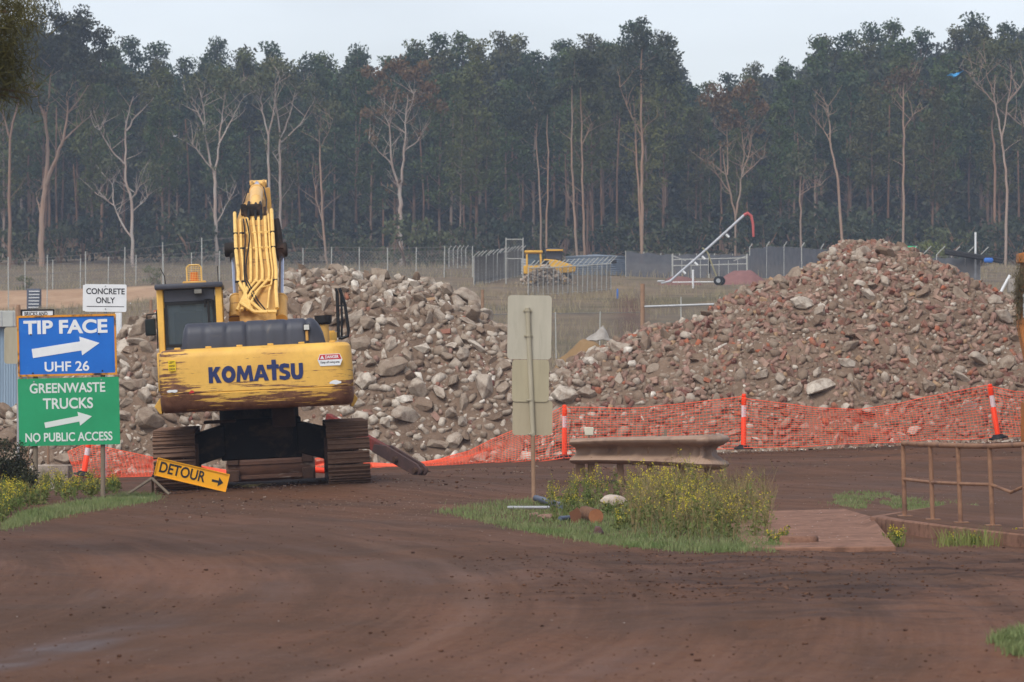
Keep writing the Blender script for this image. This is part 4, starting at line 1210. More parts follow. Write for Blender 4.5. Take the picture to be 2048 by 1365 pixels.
    wf = MB(); xm = (cl + cr) / 2; ww = cw_ - 0.25
    for z in (wz0 + 0.02, wz1 - 0.02): wf.box((xm, YC + 0.03, z), (ww, 0.03, 0.04))
    for x in (xm - ww / 2 + 0.02, xm + ww / 2 - 0.02): wf.box((x, YC + 0.03, (wz0 + wz1) / 2), (0.04, 0.03, wz1 - wz0 - 0.08))
    wfo = wf.build('rear_window', M_RUBBER, cabE)
    mb = MB(); mb.box((xm, YC + 0.05, (wz0 + wz1) / 2), (ww - 0.06, 0.008, wz1 - wz0 - 0.06)); mb.build('pane', M_GLASS, wfo)
    # front, side panes and the seat seen through the glass
    mb = MB(); mb.box((xm, YC + 1.78, (cb + ct) / 2 + 0.1), (ww, 0.01, ct - cb - 0.4)); mb.build('windscreen', M_GLASS, cabE)
    for x in (cl + 0.03, cr - 0.03):
        mb = MB(); mb.box((x, YC + 0.9, cb + 1.15 + (ct - cb - 1.2) / 2 - 0.1), (0.01, 1.55, ct - cb - 1.05)); mb.build('side_window', M_GLASS, cabE)
    mb = MB(); mb.box((xm - 0.04, YC + 0.62, cb + 0.52), (0.46, 0.12, 0.62), Matrix.Identity(4)); mb.box((xm - 0.04, YC + 0.85, cb + 0.2), (0.5, 0.5, 0.14)); mb.box((xm - 0.04, YC + 0.62, cb + 0.9), (0.26, 0.1, 0.18))
    mb.build('seat', M_DARK, cabE, bevel=0.05, seg=3)
    c = L(418, 640, YC)
    mb = MB(); mb.box((c.x, YC - 0.0, c.z + 0.02), (0.035, 0.03, 0.62)); mb.tube([(c.x - 0.05, YC - 0.02, c.z + 0.2), (c.x - 0.05, YC - 0.02, c.z + 0.32), (c.x + 0.05, YC - 0.02, c.z + 0.32), (c.x + 0.05, YC - 0.02, c.z + 0.2)], 0.018, 6)
    mb.build('wiper', M_DARK, cabE)
    c = L(396, 583, YC)
    mb = MB(); mb.box((c.x, YC - 0.05, c.z), (0.14, 0.1, 0.09)); lo = mb.build('rear_lamp', M_DARK, cabE, bevel=0.012)
    mb = MB(); mb.box((c.x, YC - 0.103, c.z - 0.004), (0.115, 0.006, 0.062)); mb.build('lens', pm('dim_lens', lin(120, 118, 112), lin(96, 96, 92), 10, 0.3), lo)
    # beacon behind a wire guard on a yellow mount
    c = L(389, 566, YC + 0.2); yb = YC + 0.25
    mb = MB(); mb.box((c.x, yb, c.z - 0.01), (0.37, 0.3, 0.075)); mo = mb.build('beacon_mount', M_BOOM, cabE, bevel=0.015)
    be = MB(); be.cyl((c.x, yb, c.z + 0.03), (c.x, yb, c.z + 0.17), 0.068, 0.062, 16); be.build('beacon', M_ORANGE, cabE, smooth=True)
    g = MB(); w2, hh = 0.115, 0.28
    ring = [(c.x - w2, c.z + 0.03), (c.x - w2, c.z + hh - 0.04), (c.x - w2 + 0.04, c.z + hh), (c.x + w2 - 0.04, c.z + hh), (c.x + w2, c.z + hh - 0.04), (c.x + w2, c.z + 0.03)]
    for yy in (yb - 0.1, yb + 0.1): g.tube([(a_, yy, b_) for a_, b_ in ring], 0.011, 6)
    for i in range(9):
        x = c.x - w2 + 2 * w2 * (i + 0.5) / 9; g.tube([(x, yb - 0.1, c.z + 0.03), (x, yb - 0.1, c.z + hh - 0.005)], 0.0028, 4)
    for i in range(8):
        z = c.z + 0.05 + i * 0.028; g.tube([(c.x - w2, yb - 0.1, z), (c.x + w2, yb - 0.1, z)], 0.0028, 4)
    g.build('beacon_guard', M_PIPE, cabE)
    # mirror on a bracket left of the cab, antennas
    c = L(301, 655, YC + 1.2); ym = YC + 1.2
    mb = MB(); mb.box((c.x, ym, c.z), (0.17, 0.05, 0.27)); mo = mb.build('mirror', M_RUBBER, cabE, bevel=0.02, seg=2)
    mb = MB(); mb.box((c.x, ym - 0.027, c.z), (0.14, 0.006, 0.235)); mb.build('glass', M_MIRROR, mo, bevel=0.002)
    mb = MB(); mb.tube([(c.x - 0.05, ym, c.z + 0.13), (c.x - 0.05, ym, c.z + 0.2), (c.x + 0.1, ym, c.z + 0.21), (cl + 0.02, ym, c.z + 0.18)], 0.013, 6); mb.tube([(cl, ym, c.z + 0.3), (c.x + 0.11, ym, c.z + 0.25), (c.x + 0.1, ym, c.z - 0.35)], 0.011, 6)
    mb.build('bracket', M_DARK, mo)
    mb = MB(); q = L(331, 575, YC); mb.tube([(q.x, YC + 0.1, ct + 0.05), (q.x - 0.01, YC + 0.1, ct + 0.2), (q.x - 0.07, YC + 0.1, ct + 0.33)], [0.009, 0.008, 0.006], 5); q = L(437, 575, YC)
    mb.tube([(q.x, YC + 0.06, ct - 0.1), (q.x, YC + 0.06, ct + 0.32)], 0.007, 5); mb.build('antenna', M_DARK, cabE)
    # ---- air pre-cleaner, tank caps and the black grab rail on the right
    c = L(653, 640, -1.6)
    mb = MB(); mb.cyl((c.x - 0.05, -1.6, zt - 0.05), (c.x - 0.05, -1.6, c.z - 0.06), 0.085, n=14); mb.build('filler_neck', M_BOOM, ex, smooth=True)
    mb = MB(); mb.cyl((c.x - 0.05, -1.6, c.z - 0.07), (c.x - 0.05, -1.6, c.z - 0.04), 0.1, 0.13, 16); mb.cyl((c.x - 0.05, -1.6, c.z - 0.04), (c.x - 0.05, -1.6, c.z + 0.07), 0.13, 0.135, 16); mb.build('air_cleaner_cap', M_DARK, ex, smooth=True)
    c = L(664, 668, -1.2)
    mb = MB(); mb.cyl((c.x, -1.2, c.z - 0.12), (c.x, -1.2, c.z + 0.02), 0.075, n=12); mb.cyl((c.x, -1.2, c.z + 0.02), (c.x, -1.2, c.z + 0.05), 0.05, n=12); mb.build('tank_cap', M_YEL, ex, smooth=True)
    mb = MB()
    P = [L(677, 676, -0.9), L(674, 585, -0.9), L(672, 578, -0.9), L(679, 577, -0.9), L(690, 610, -0.9), L(697, 660, -0.9), L(696, 672, -0.9), L(684, 677, -0.9), L(677, 676, -0.9)]
    mb.tube(P, 0.026, 7)
    mb.tube([L(682, 580, -0.9), L(684, 640, -0.9), L(683, 675, -0.9)], 0.02, 6); mb.tube([L(675, 612, -0.9), L(689, 612, -0.9)], 0.014, 6)
    mb.build('grab_rail', M_RUBBER, ex, smooth=True)
    # ---- boom
    def B(px, py, yl): return L(px, py, yl)
    bl = L(474, 560, 1.9).x; br = L(551, 560, 1.9).x; bc = (bl + br) / 2
    zc = lambda py, yl: L(512, py, yl).z
    prof = [(0.45, zb + 0.75), (0.55, zc(640, 0.6)), (1.0, zc(575, 1.0)), (2.75, zc(440, 2.7)), (3.2, zc(430, 3.2)), (6.25, zc(386, 6.3)), (6.55, zc(390, 6.5)), (6.5, zc(410, 6.5)), (3.9, zc(480, 3.9)), (3.2, zc(520, 3.2)), (1.3, zb + 0.6)]
    mb = MB()
    lp = []
    xw = L(511, 400, 4.5).x
    for x in (bl + 0.02, br - 0.02): lp.append([(x + (xw - x) * (0.0 if y < 3.35 and z > 0 and y < 3.0 else 0.12 if y < 3.5 else 0.5), y, z) for y, z in prof])
    mb.loft(lp)
    boom = mb.build('boom', M_BOOM, ex, bevel=0.012)
    # narrower plates of the upper end
    face = [(0.55, zc(640, 0.6)), (1.0, zc(575, 1.0)), (2.75, zc(440, 2.7)), (3.2, zc(416, 3.25))]
    def fz(y): return float(np.interp(y, [p[0] for p in face], [p[1] for p in face]))
    def fpt(px, y, off=0.06):
        """point on the rear face of the boom, at a pixel column measured halfway up"""
        x = L(px, 520, 1.9).x
        return Vector((x, y - off * 0.75, fz(y) + off * 0.5))
    tubes = [(473, 0.030, 0.75, 2.95, 500), (484, 0.022, 1.0, 2.7, 492), (498, 0.026, 0.95, 2.72, 480), (510, 0.026, 0.9, 2.72, 470), (521, 0.026, 0.9, 2.72, 480), (534, 0.026, 0.9, 2.75, 490), (541, 0.016, 1.1, 2.85, 530), (548, 0.032, 0.6, 3.0, 549)]
    for px, r, ya, yb_, pb in tubes:
        pts = [fpt(px, yb_ + 0.05, 0.03), fpt(px, yb_ - 0.1), fpt(px + (3 if 495 < px < 515 else 0), 2.2), fpt(px + (4 if 495 < px < 515 else 0), 1.9), fpt(px + 3, 1.35), fpt(px + 2, 1.15), fpt((px + pb) / 2, 0.9, 0.1), fpt(pb, 0.62, 0.16)]
        mb = MB(); mb.tube(pts, r, 8); mb.build('hydraulic_pipe', M_PIPE, boom, smooth=True)
    # black hoses weaving down the pipes
    for px, dx in ((490, 4), (496, 8)):
        pts = [fpt(px, 2.75, 0.02)] + [fpt(px + dx * 0.6 * math.sin(i * 0.7), 2.7 - 0.2 * i, 0.1) for i in range(9)] + [fpt(px + 16, 0.75, 0.15), fpt(px + 34, 0.5, 0.2)]
        mb = MB(); mb.tube(pts, 0.012, 6); mb.build('hose', M_RUBBER, boom, smooth=True)
    for y in (2.35, 1.95, 1.1):
        for px in (473, 486, 498, 511, 523, 535, 548):
            mb = MB(); p = fpt(px, y, 0.075); mb.box(p, (0.075, 0.05, 0.035)); mb.build('pipe_clamp', M_DARK if px in (473, 486, 548) else M_PIPE, boom, bevel=0.006)
    # cross pipe low on the boom
    mb = MB(); mb.tube([fpt(543, 1.2, 0.1), fpt(540, 0.98, 0.1), fpt(520, 0.95, 0.1), fpt(476, 0.72, 0.14)], 0.013, 6); mb.build('hydraulic_pipe', M_PIPE, boom, smooth=True)
    for a_, b_, c_ in ((478, 505, 530), (500, 520, 548)):
        mb = MB(); mb.tube([fpt(a_, 0.7, 0.2), fpt(b_, 0.55, 0.24), fpt(c_, 0.5, 0.22)], 0.03, 7); mb.build('hydraulic_pipe', M_PIPE, boom, smooth=True)
    # lift cylinders: yellow barrels below, chrome rods, greasy black ends
    for pb, pt, pe in (((470, 640), (466, 519), (460, 500)), ((563, 640), (561, 517), (564, 500))):
        y0, y1 = 1.0, 2.6
        p0 = L(pb[0], pb[1], 0.8); pm_ = L(pb[0] + (2 if pb[0] < 500 else -1), 600, 1.35); p1 = L(pt[0] + 2, pt[1], y1); pe_ = L(pe[0], pe[1], y1 + 0.1)
        mb = MB(); mb.cyl(p0, pm_, 0.1 if pb[0] < 500 else 0.1, n=18); mb.cyl(pm_, pm_ + (p1 - pm_).normalized() * 0.04, 0.108, n=18)
        cyl = mb.build('lift_cylinder', M_BOOM, ex, smooth=True)
        mb = MB(); mb.cyl(pm_ + (p1 - pm_) * 0.02, p1, 0.042, n=16); mb.build('piston_rod', M_CHROME, cyl, smooth=True)
        mb = MB(); s_ = -1 if pb[0] < 500 else 1
        mb.cyl(pe_ + Vector((-0.09, 0, 0)), pe_ + Vector((0.09, 0, 0)), 0.12, n=14); mb.tube([pe_ + Vector((-s_ * .05, 0, .02)), p1 + Vector((0, 0, -0.05))], [0.09, 0.06], 10)
        mb.build('rod_eye', M_GREASE, cyl, bevel=0.02)
    # arm cylinder lying on the far half of the boom
    a0 = L(511, 424, 3.4); a1 = L(512, 402, 4.0); a2 = L(513, 384, 5.0); a3 = L(514, 368, 6.4)
    mb = MB(); mb.cyl(a1, a2, 0.105, 0.112, 18); mb.cyl(a2, a2 + (a3 - a2).normalized() * 0.1, 0.125, n=18); mb.cyl(a0, a1, 0.07, 0.105, 14)
    ac = mb.build('arm_cylinder', M_CREAM, ex, smooth=True)
    mb = MB(); mb.cyl(a2, a3, 0.055, n=14); mb.build('piston_rod', M_CHROME, ac, smooth=True)
    for px in (496, 510, 521):
        mb = MB(); mb.tube([L(px + 1, 442, 2.75), L(px + 1, 425, 3.0), L(px + 1, 412, 3.3), L(px + (2 if px < 515 else -1), 405, 3.8)], 0.024, 7); mb.build('hose', M_RUBBER, ac, smooth=True)
    mb = MB(); mb.box(L(508, 424, 3.35), (0.27, 0.5, 0.24)); mb.build('valve_block', M_GREASE, boom, bevel=0.03)
    mb = MB(); mb.box(L(487, 420, 3.2), (0.09, 0.2, 0.18)); mb.box(L(491, 426, 3.1), (0.06, 0.1, 0.16)); mb.box(L(530, 426, 3.2), (0.05, 0.2, 0.2)); mb.build('valve_block', M_GREASE, boom, bevel=0.01)
    # pin brackets at the pipes' upper ends
    mb = MB(); mb.tube([L(553, 440, 2.9), L(556, 460, 2.8), L(560, 500, 2.6)], [0.05, 0.06, 0.07], 8); mb.build('greasy_bracket', M_GREASE, boom, smooth=True)
    # ---- stick (arm) hanging down in front, its head above the boom tip
    yS = 6.55
    sl = L(503, 370, yS).x; sr = L(530, 370, yS).x
    st = [(yS - 0.12, L(512, 363, yS).z), (yS + 0.12, L(512, 361, yS).z), (yS + 0.5, L(512, 400, yS).z), (yS + 0.3, 1.6), (yS + 0.05, 0.85), (yS - 0.15, 0.85), (yS - 0.2, 1.6), (yS - 0.25, L(512, 420, yS).z)]
    mb = MB(); mb.prism([(a_, b_) for a_, b_ in st], sl + 0.06, sr - 0.04)
    arm = mb.build('arm', M_BOOM, ex, bevel=0.015)
    for x in (sl + 0.01, sr - 0.02):
        mb = MB(); mb.prism([(yS - 0.32, L(512, 366, yS).z), (yS - 0.15, L(512, 361, yS).z), (yS + 0.15, L(512, 362, yS).z), (yS + 0.3, L(512, 420, yS).z), (yS - 0.25, L(512, 440, yS).z)], x - 0.025, x + 0.025)
        mb.build('arm_lug', M_BOOM, arm, bevel=0.012)
    mb = MB(); mb.cyl((sl - 0.03, yS - 0.18, L(512, 369, yS).z), (sr + 0.03, yS - 0.18, L(512, 369, yS).z), 0.06, n=14); mb.build('pin', M_CREAM, arm, smooth=True)
    q0 = L(534, 378, yS - .3); q1 = L(537, 432, yS - .6)
    mb = MB(); mb.prism([(q0.x - .03, q0.z), (q0.x + .05, q0.z), (q1.x + .07, q1.z), (q1.x - .05, q1.z)], yS - 0.75, yS - 0.6, axis='y'); mb.build('arm_side_plate', M_BOOM, arm, bevel=0.01)
    mb = MB(); mb.tube([L(489, 440, 3.0), L(484, 415, 4.5), L(493, 388, 5.6), L(500, 372, 6.3)], 0.013, 6); mb.tube([L(531, 440, 3.0), L(533, 400, 4.5), L(527, 375, 6.0)], 0.013, 6); mb.build('hose', M_RUBBER, arm, smooth=True)
    # ---- bucket resting on the ground beyond the tracks
    yB = 4.6
    xa = L(452, 930, yB).x; xb = L(630, 930, yB).x
    gz0 = L(540, 972, yB).z
    outer = [(yB + 0.95, gz0 + 1.0), (yB + 0.55, gz0 + 0.98), (yB + 0.2, gz0 + 0.8), (yB + 0.02, gz0 + 0.5), (yB, gz0 + 0.28), (yB + 0.1, gz0 + 0.08), (yB + 0.35, gz0), (yB + 1.2, gz0 - 0.02)]
    inner = [(y + 0.05, z + (0.0 if i < 4 else 0.05)) for i, (y, z) in enumerate(outer)][::-1]
    mb = MB(); mb.prism(outer + inner, xa + 0.04, xb - 0.04)
    bk = mb.build('bucket', M_BUCKET, ex, smooth=True, ang=50)
    for x in (xa + 0.02, xb - 0.02):
        mb = MB(); mb.prism(outer, x - 0.022, x + 0.022); mb.build('side_plate', M_BUCKET, bk, bevel=0.008)
    for i in range(3):
        z = gz0 + (0.16, 0.40, 0.62)[i]; y = float(np.interp(z, [gz0 + .08, gz0 + .28, gz0 + .5, gz0 + .8], [yB + .1, yB, yB + .02, yB + .2]))
        mb = MB(); mb.box(((xa + xb) / 2, y - 0.006, z), (xb - xa - 0.32, 0.03, 0.07)); mb.build('wear_strip', M_BUCKET, bk, bevel=0.006)
    for x in (xa + 0.12, xb - 0.12):
        for z in (0.14, 0.42):
            mb = MB(); mb.box((x, yB - 0.01, gz0 + z + 0.05), (0.2, 0.07, 0.2)); mb.build('corner_shoe', M_MUD, bk, bevel=0.015)
    for i in range(5):
        x = xa + 0.15 + (xb - xa - 0.3) * i / 4
        mb = MB(); mb.prism([(yB + 1.15, gz0 - 0.02), (yB + 1.15, gz0 + 0.09), (yB + 1.42, gz0 + 0.01)], x - 0.06, x + 0.06); mb.build('tooth', M_BUCKET, bk)
    # ---- undercarriage
    ztr = 0.0
    mb = MB()
    mb.cyl((xc, 0, zfl - 0.3), (xc, 0, zfl + 0.02), 0.62, n=28); mb.build('slew_ring', M_GREASE, ex, smooth=True)
    mb = MB()
    cxl = L(350, 940, -2.3).x; cxr = L(699, 940, -2.3).x; cm = (cxl + cxr) / 2
    za, zb2 = 0.42, zfl - 0.18
    mb.box((cm, 0, (za + zb2) / 2), (1.25, 2.0, zb2 - za))
    for y in (-0.95, 0.95):
        mb.loft([[(cm - 0.55, y - .25, 0.5), (cm - 0.55, y + .25, 0.5), (cm - 0.55, y + .25, 0.98), (cm - 0.55, y - .25, 0.98)], [(cxl + .1, y - .25, 0.3), (cxl + .1, y + .25, 0.3), (cxl + .1, y + .25, 0.8), (cxl + .1, y - .25, 0.8)]])
        mb.loft([[(cm + 0.55, y - .25, 0.5), (cm + 0.55, y + .25, 0.5), (cm + 0.55, y + .25, 0.98), (cm + 0.55, y - .25, 0.98)], [(cxr - .1, y - .25, 0.3), (cxr - .1, y + .25, 0.3), (cxr - .1, y + .25, 0.8), (cxr - .1, y - .25, 0.8)]])
    mb.build('undercarriage', M_GREASE, ex, bevel=0.02)
    mb = MB(); mb.box((cm + 0.36, -1.3, zfl - 0.12), (0.36, 0.7, 0.42)); mb.build('belly_plate', M_MUD, ex, bevel=0.015); mb = MB(); mb.box((cm - 0.62, -1.2, zfl - 0.2), (0.5, 0.5, 0.05)); mb.build('belly_plate', M_MUD, ex, bevel=0.015)
    # grousers
    shoe = MB(); sw = 0.64
    shoe.box((0, 0, 0), (sw, 0.185, 0.03))
    for yy in (-0.075, 0.0, 0.075): shoe.box((0, yy, 0.027), (sw, 0.022, 0.026))
    so = shoe.build('track_shoe', M_RUSTST, None, bevel=0.006); sm = so.data; bpy.data.objects.remove(so)
    def track_side(cx):
        r, half = 0.44, 1.85
        zt_ = r + 0.03
        tr = MB()
        # chain links inside the shoes
        loop = [(half + r * 0.86 * math.sin(R(a)), zt_ + r * 0.86 * math.cos(R(a))) for a in range(0, 181, 15)] + [(-half - r * 0.86 * math.sin(R(a)), zt_ - r * 0.86 * math.cos(R(a))) for a in range(0, 181, 15)]
        for dx in (-0.1, 0.1): tr.prism(loop, cx + dx - 0.03, cx + dx + 0.03)
        t = tr.build('track', M_MUD, ex, bevel=0.01)
        fr = MB(); fr.box((cx, 0, zt_ - 0.02), (0.34, 3.3, 0.42)); fr.build('track_frame', M_MUD, ex, bevel=0.03)
        s_ = 1 if cx < cm else -1
        mb = MB(); mb.cyl((cx + s_ * 0.16, -half, zt_), (cx + s_ * 0.36, -half, zt_), 0.30, 0.25, 20); mb.build('final_drive', M_MUD, ex, bevel=0.01)
        mb = MB(); mb.cyl((cx - 0.12, half, zt_), (cx + 0.12, half, zt_), 0.34, n=20); mb.build('idler_wheel', M_MUD, ex, bevel=0.02)
        per = 4 * half + 2 * PI * r; n = 50
        for i in range(n):
            s = per * (i + 0.3) / n
            if s < 2 * half: y, z, a = -half + s, zt_ + r, 0
            elif s < 2 * half + PI * r: q = (s - 2 * half) / r; y, z, a = half + r * math.sin(q), zt_ + r * math.cos(q), -q
            elif s < 4 * half + PI * r: y, z, a = half - (s - 2 * half - PI * r), zt_ - r, PI
            else: q = (s - 4 * half - PI * r) / r; y, z, a = -half - r * math.sin(q), zt_ - r * math.cos(q), PI - q
            o = link('track_shoe', sm, t); o.location = (cx + rnd.uniform(-.006, .006), y, z); o.rotation_euler = (a + rnd.uniform(-.03, .03), 0, 0)
    track_side(cxl); track_side(cxr)
    return ex
build_excavator()

M_LINK = pm('dark_red_brown_steel', lin(84, 62, 58), lin(66, 52, 50), 5, .7, c3=lin(104, 76, 66), f3=.6)
def steel_beam():
    D = 66.5
    a = W(655, 838, D + 1.2); b = W(848, 946, D - 0.6); m = a.lerp(b, 0.58)
    t = thing('steel_beam', 'red and dark steel lifting link lying slanted on the ground beside the right track', 'steel beam', b)
    d = (b - a).normalized(); up = Vector((0, 0, 1)); s = d.cross(up).normalized(); u = s.cross(d)
    def bar(p, q, w, h):
        return [[p + s * i * w + u * j * h for i, j in ((-1, -1), (1, -1), (1, 1), (-1, 1))], [q + s * i * w + u * j * h for i, j in ((-1, -1), (1, -1), (1, 1), (-1, 1))]]
    mb = MB(); mb.loft([[p - b for p in l] for l in bar(a, m + d * 0.1, 0.06, 0.1)]); mb.build('beam', M_REDST, t, bevel=0.01)
    outl = [(-0.12, -0.10), (0.7, -0.10), (0.78, -0.06), (0.8, 0.0), (0.78, 0.06), (0.7, 0.11), (0.1, 0.13), (-0.12, 0.04)]
    for k in (-0.07, 0.07):
        mb = MB(); ln = (b - m).length / 0.8
        mb.loft([[m + d * x * ln + u * y + s * (k + e) - b for x, y in outl] for e in (-0.02, 0.02)]); mb.build('end_plate', M_LINK, t, bevel=0.008)
    for f in (0.42, 0.9):
        c = m.lerp(b, f) - b
        mb = MB(); mb.cyl(c - s * 0.15, c + s * 0.15, 0.05, n=14); mb.build('pin', M_MUD, t, smooth=True)
steel_beam()

# ================================================================== SIGNS
M_SBLUE = pm('sign_blue', lin(22, 104, 192), lin(18, 94, 178), 2.2, 0.36, bump=0.05, c3=lin(44, 120, 200), f3=0.58)
M_SGREEN = pm('sign_green', lin(34, 148, 98), lin(30, 136, 88), 2.0, 0.42, bump=0.03, c3=lin(52, 152, 108), f3=0.62)
M_SFRAME = pm('sign_frame_yellow', lin(206, 140, 40), lin(196, 128, 34), 8, 0.55, c3=lin(46, 38, 32), f3=0.55)
M_SFRAME2 = pm('detour_yellow', lin(238, 168, 24), lin(228, 158, 22), 4, 0.5, c3=lin(160, 112, 36), f3=0.74)
M_POST = pm('weathered_timber_post', lin(132, 118, 100), lin(108, 96, 82), 9, 0.85, stretch=(1, 1, 0.2))
M_GALV = pm('galvanised_steel', lin(168, 170, 170), lin(148, 150, 152), 6, 0.5, 0.4, c3=lin(132, 122, 110), f3=0.68)
M_BACK = pm('dirty_sign_back', lin(172, 164, 142), lin(150, 142, 120), 2.2, 0.6, bump=0.06, c3=lin(134, 118, 92), f3=0.6, stretch=(2.2, 1, .35))
M_DUSTPOST = pm('dusty_post', lin(150, 120, 96), lin(132, 104, 82), 7, 0.8)

def rrect(w, h, r, n=5):
    p = []
    for cx, cy, a in ((w / 2 - r, h / 2 - r, 0), (-w / 2 + r, h / 2 - r, 90), (-w / 2 + r, -h / 2 + r, 180), (w / 2 - r, -h / 2 + r, 270)):
        p += arc(cx, cy, r, r, a, a + 90, n)
    return p
def plate(name, poly, M, thick, mat, parent, bevel=0.0):
    mb = MB(); n = len(poly)
    mb.loft([[M @ Vector((a, b, -thick / 2)) for a, b in poly], [M @ Vector((a, b, thick / 2)) for a, b in poly]])
    return mb.build(name, mat, parent, bevel=bevel)
ARROW = [(-0.5, -0.11), (0.22, -0.11), (0.22, -0.25), (0.5, 0.0), (0.22, 0.25), (0.22, 0.11), (-0.5, 0.11)]
def arrow(parent, cx, cz, y, L_, Hh, rot, mat, shaft=0.11):
    pl = [(a * L_, (b / 0.25 * 0.5 if abs(b) > 0.2 else math.copysign(shaft / 0.25 * 0.5, b) if b else 0) * Hh) for a, b in ARROW]
    return flat_shape('arrow', [pl], mat, parent, face_cam(cx, y, cz, rot), 0.002)

def sign_column():
    D = 55.0
    b = W(138, 760, D); gx = b.x; g0 = g1(gx, D)
    # green board and its two posts
    t = thing('board_sign', 'green greenwaste trucks board with a pale arrow on two timber posts', 'sign', (gx, D, g0))
    def p(px, py): q = W(px, py, D); return q.x - gx, q.z - g0
    for px in (70, 205):
        x, z = p(px, 760); mb = MB(); mb.cyl((x, 0.06, -0.3), (x, 0.06, z + 0.85), 0.035, n=10); mb.build('post', M_POST, t, smooth=True)
    x0, z0 = p(37, 891); x1, z1 = p(239, 756)
    cx, cz, w, h = (x0 + x1) / 2, (z0 + z1) / 2, x1 - x0, z1 - z0
    roll = R(1.3)
    pan = plate('panel', rrect(w, h, 0.015), face_cam(cx, 0, cz, roll), 0.012, M_SGREEN, t)
    def lt(s_, px, py, wp, hp, bold=0.02, m=M_LTGREY, par=pan, yy=-0.008):
        x, z = p(px, py); lettering('lettering', s_, wp * D / F, hp * D / F, m, par, face_cam(x, yy, z, roll), bold, 0.002)
    lt('GREENWASTE', 135, 776, 151, 20); lt('TRUCKS', 136, 807, 100, 22); lt('NO PUBLIC ACCESS', 138, 874, 174, 18)
    x, z = p(137, 842); arrow(pan, x, z, -0.008, 96 * D / F, 28 * D / F, R(11), M_LTGREY, 0.10)
    for px, py in ((68, 764), (203, 760), (72, 886), (206, 881)):
        x, z = p(px, py); mb = MB(); mb.cyl((x, -0.004, z), (x, -0.014, z), 0.012, n=8); mb.build('bolt', M_GALV, pan)
    # blue board in a rusty yellow frame, fixed above on the same posts
    t2 = thing('board_sign', 'blue tip face board with white arrow in rusty yellow frame, above the green board', 'sign', W(134, 752, D))
    o2 = t2.location.copy()
    def p2(px, py): q = W(px, py, D) - o2; return q.x, q.z
    x0, z0 = p2(35, 752); x1, z1 = p2(233, 630)
    cx, cz, w, h = (x0 + x1) / 2, (z0 + z1) / 2, x1 - x0, z1 - z0
    pan = plate('panel', rrect(w - 0.03, h - 0.03, 0.01), face_cam(cx, 0, cz, roll), 0.012, M_SBLUE, t2)
    fo = rrect(w, h, 0.012); fi = [(a * (w - 0.052) / w, b_ * (h - 0.06) / h) for a, b_ in fo][::-1]
    fr = flat_shape('frame', [fo, fi], M_SFRAME, t2, face_cam(cx, -0.006, cz, roll), 0.012)
    def lt2(s_, px, py, wp, hp, bold=0.03):
        x, z = p2(px, py); lettering('lettering', s_, wp * D / F, hp * D / F, M_WHITE, pan, face_cam(x, -0.008, z, roll), bold, 0.002)
    lt2('TIP FACE', 131, 654, 168, 28, 0.035); lt2('UHF 26', 134, 733, 89, 20, 0.018)
    x, z = p2(132, 697); arrow(pan, x, z, -0.008, 136 * D / F, 38 * D / F, R(9), M_WHITE, 0.12)
    for px, py in ((62, 670), (198, 668), (66, 747), (205, 742)):
        x, z = p2(px, py); mb = MB(); mb.cyl((x, -0.004, z), (x, -0.014, z), 0.012, n=8); mb.build('bolt', M_DARK, pan)
sign_column()

def concrete_sign():
    D = 76.0
    b = W(210, 800, D); b.z = g1(b.x, D)
    t = thing('post_sign', 'white concrete only sign on a steel pole behind the blue board', 'sign', b)
    def p(px, py): q = W(px, py, D) - b; return q.x, q.z
    x0, z0 = p(169, 624); x1, z1 = p(253, 569)
    cx, cz, w, h = (x0 + x1) / 2, (z0 + z1) / 2, x1 - x0, z1 - z0
    mb = MB(); mb.cyl((cx, 0.05, -0.2), (cx, 0.05, z1 + 0.01), 0.03, n=10); mb.build('post', M_GALV, t, smooth=True)
    plate('back_plate', rrect(w, h - 0.03, 0.02), face_cam(cx - 0.035, 0.02, cz, R(-0.6)), 0.006, M_WHITE, t)
    pan = plate('panel', rrect(w, h, 0.03), face_cam(cx, 0, cz, R(-0.6)), 0.006, M_WHITE, t)
    lettering('lettering', 'CONCRETE', 77 * D / F, 12 * D / F, M_INK, pan, face_cam(cx, -0.005, p(0, 583)[1], R(-0.6)), 0.02)
    lettering('lettering', 'ONLY', 38 * D / F, 12 * D / F, M_INK, pan, face_cam(cx, -0.005, p(0, 601)[1], R(-0.6)), 0.02)
    flat_shape('line', [[(-.37, -.006), (.37, -.006), (.37, .006), (-.37, .006)]], M_INK, pan, face_cam(cx, -0.005, p(0, 613.5)[1], R(-0.6)))
    for zz in (573, 618.5):
        mb = MB(); z = p(0, zz)[1]; mb.cyl((cx, -0.003, z), (cx, -0.01, z), 0.016, n=8); mb.build('bolt', M_GALV, pan)
    # pale plastic post beside it
    D2 = 84.0; b2 = W(237, 700, D2); zt_ = W(237, 626, D2).z; b2.z = float(heap(b2.x, D2)) if D2 > 80 else g1(b2.x, D2)
    mb = MB(); r = 6.5 * D2 / F
    mb.box((b2.x, D2, (b2.z + zt_) / 2), (2 * r, 0.1, zt_ - b2.z))
    for i in range(3): mb.box((b2.x - r * 0.6 + i * r * 0.6, D2 - 0.055, (b2.z + zt_) / 2), (0.02, 0.012, zt_ - b2.z))
    o = mb.build('fence_post', M_WHITE, origin=b2, bevel=0.01); tag(o, 'broad white plastic post behind the concrete only sign', 'post')
concrete_sign()

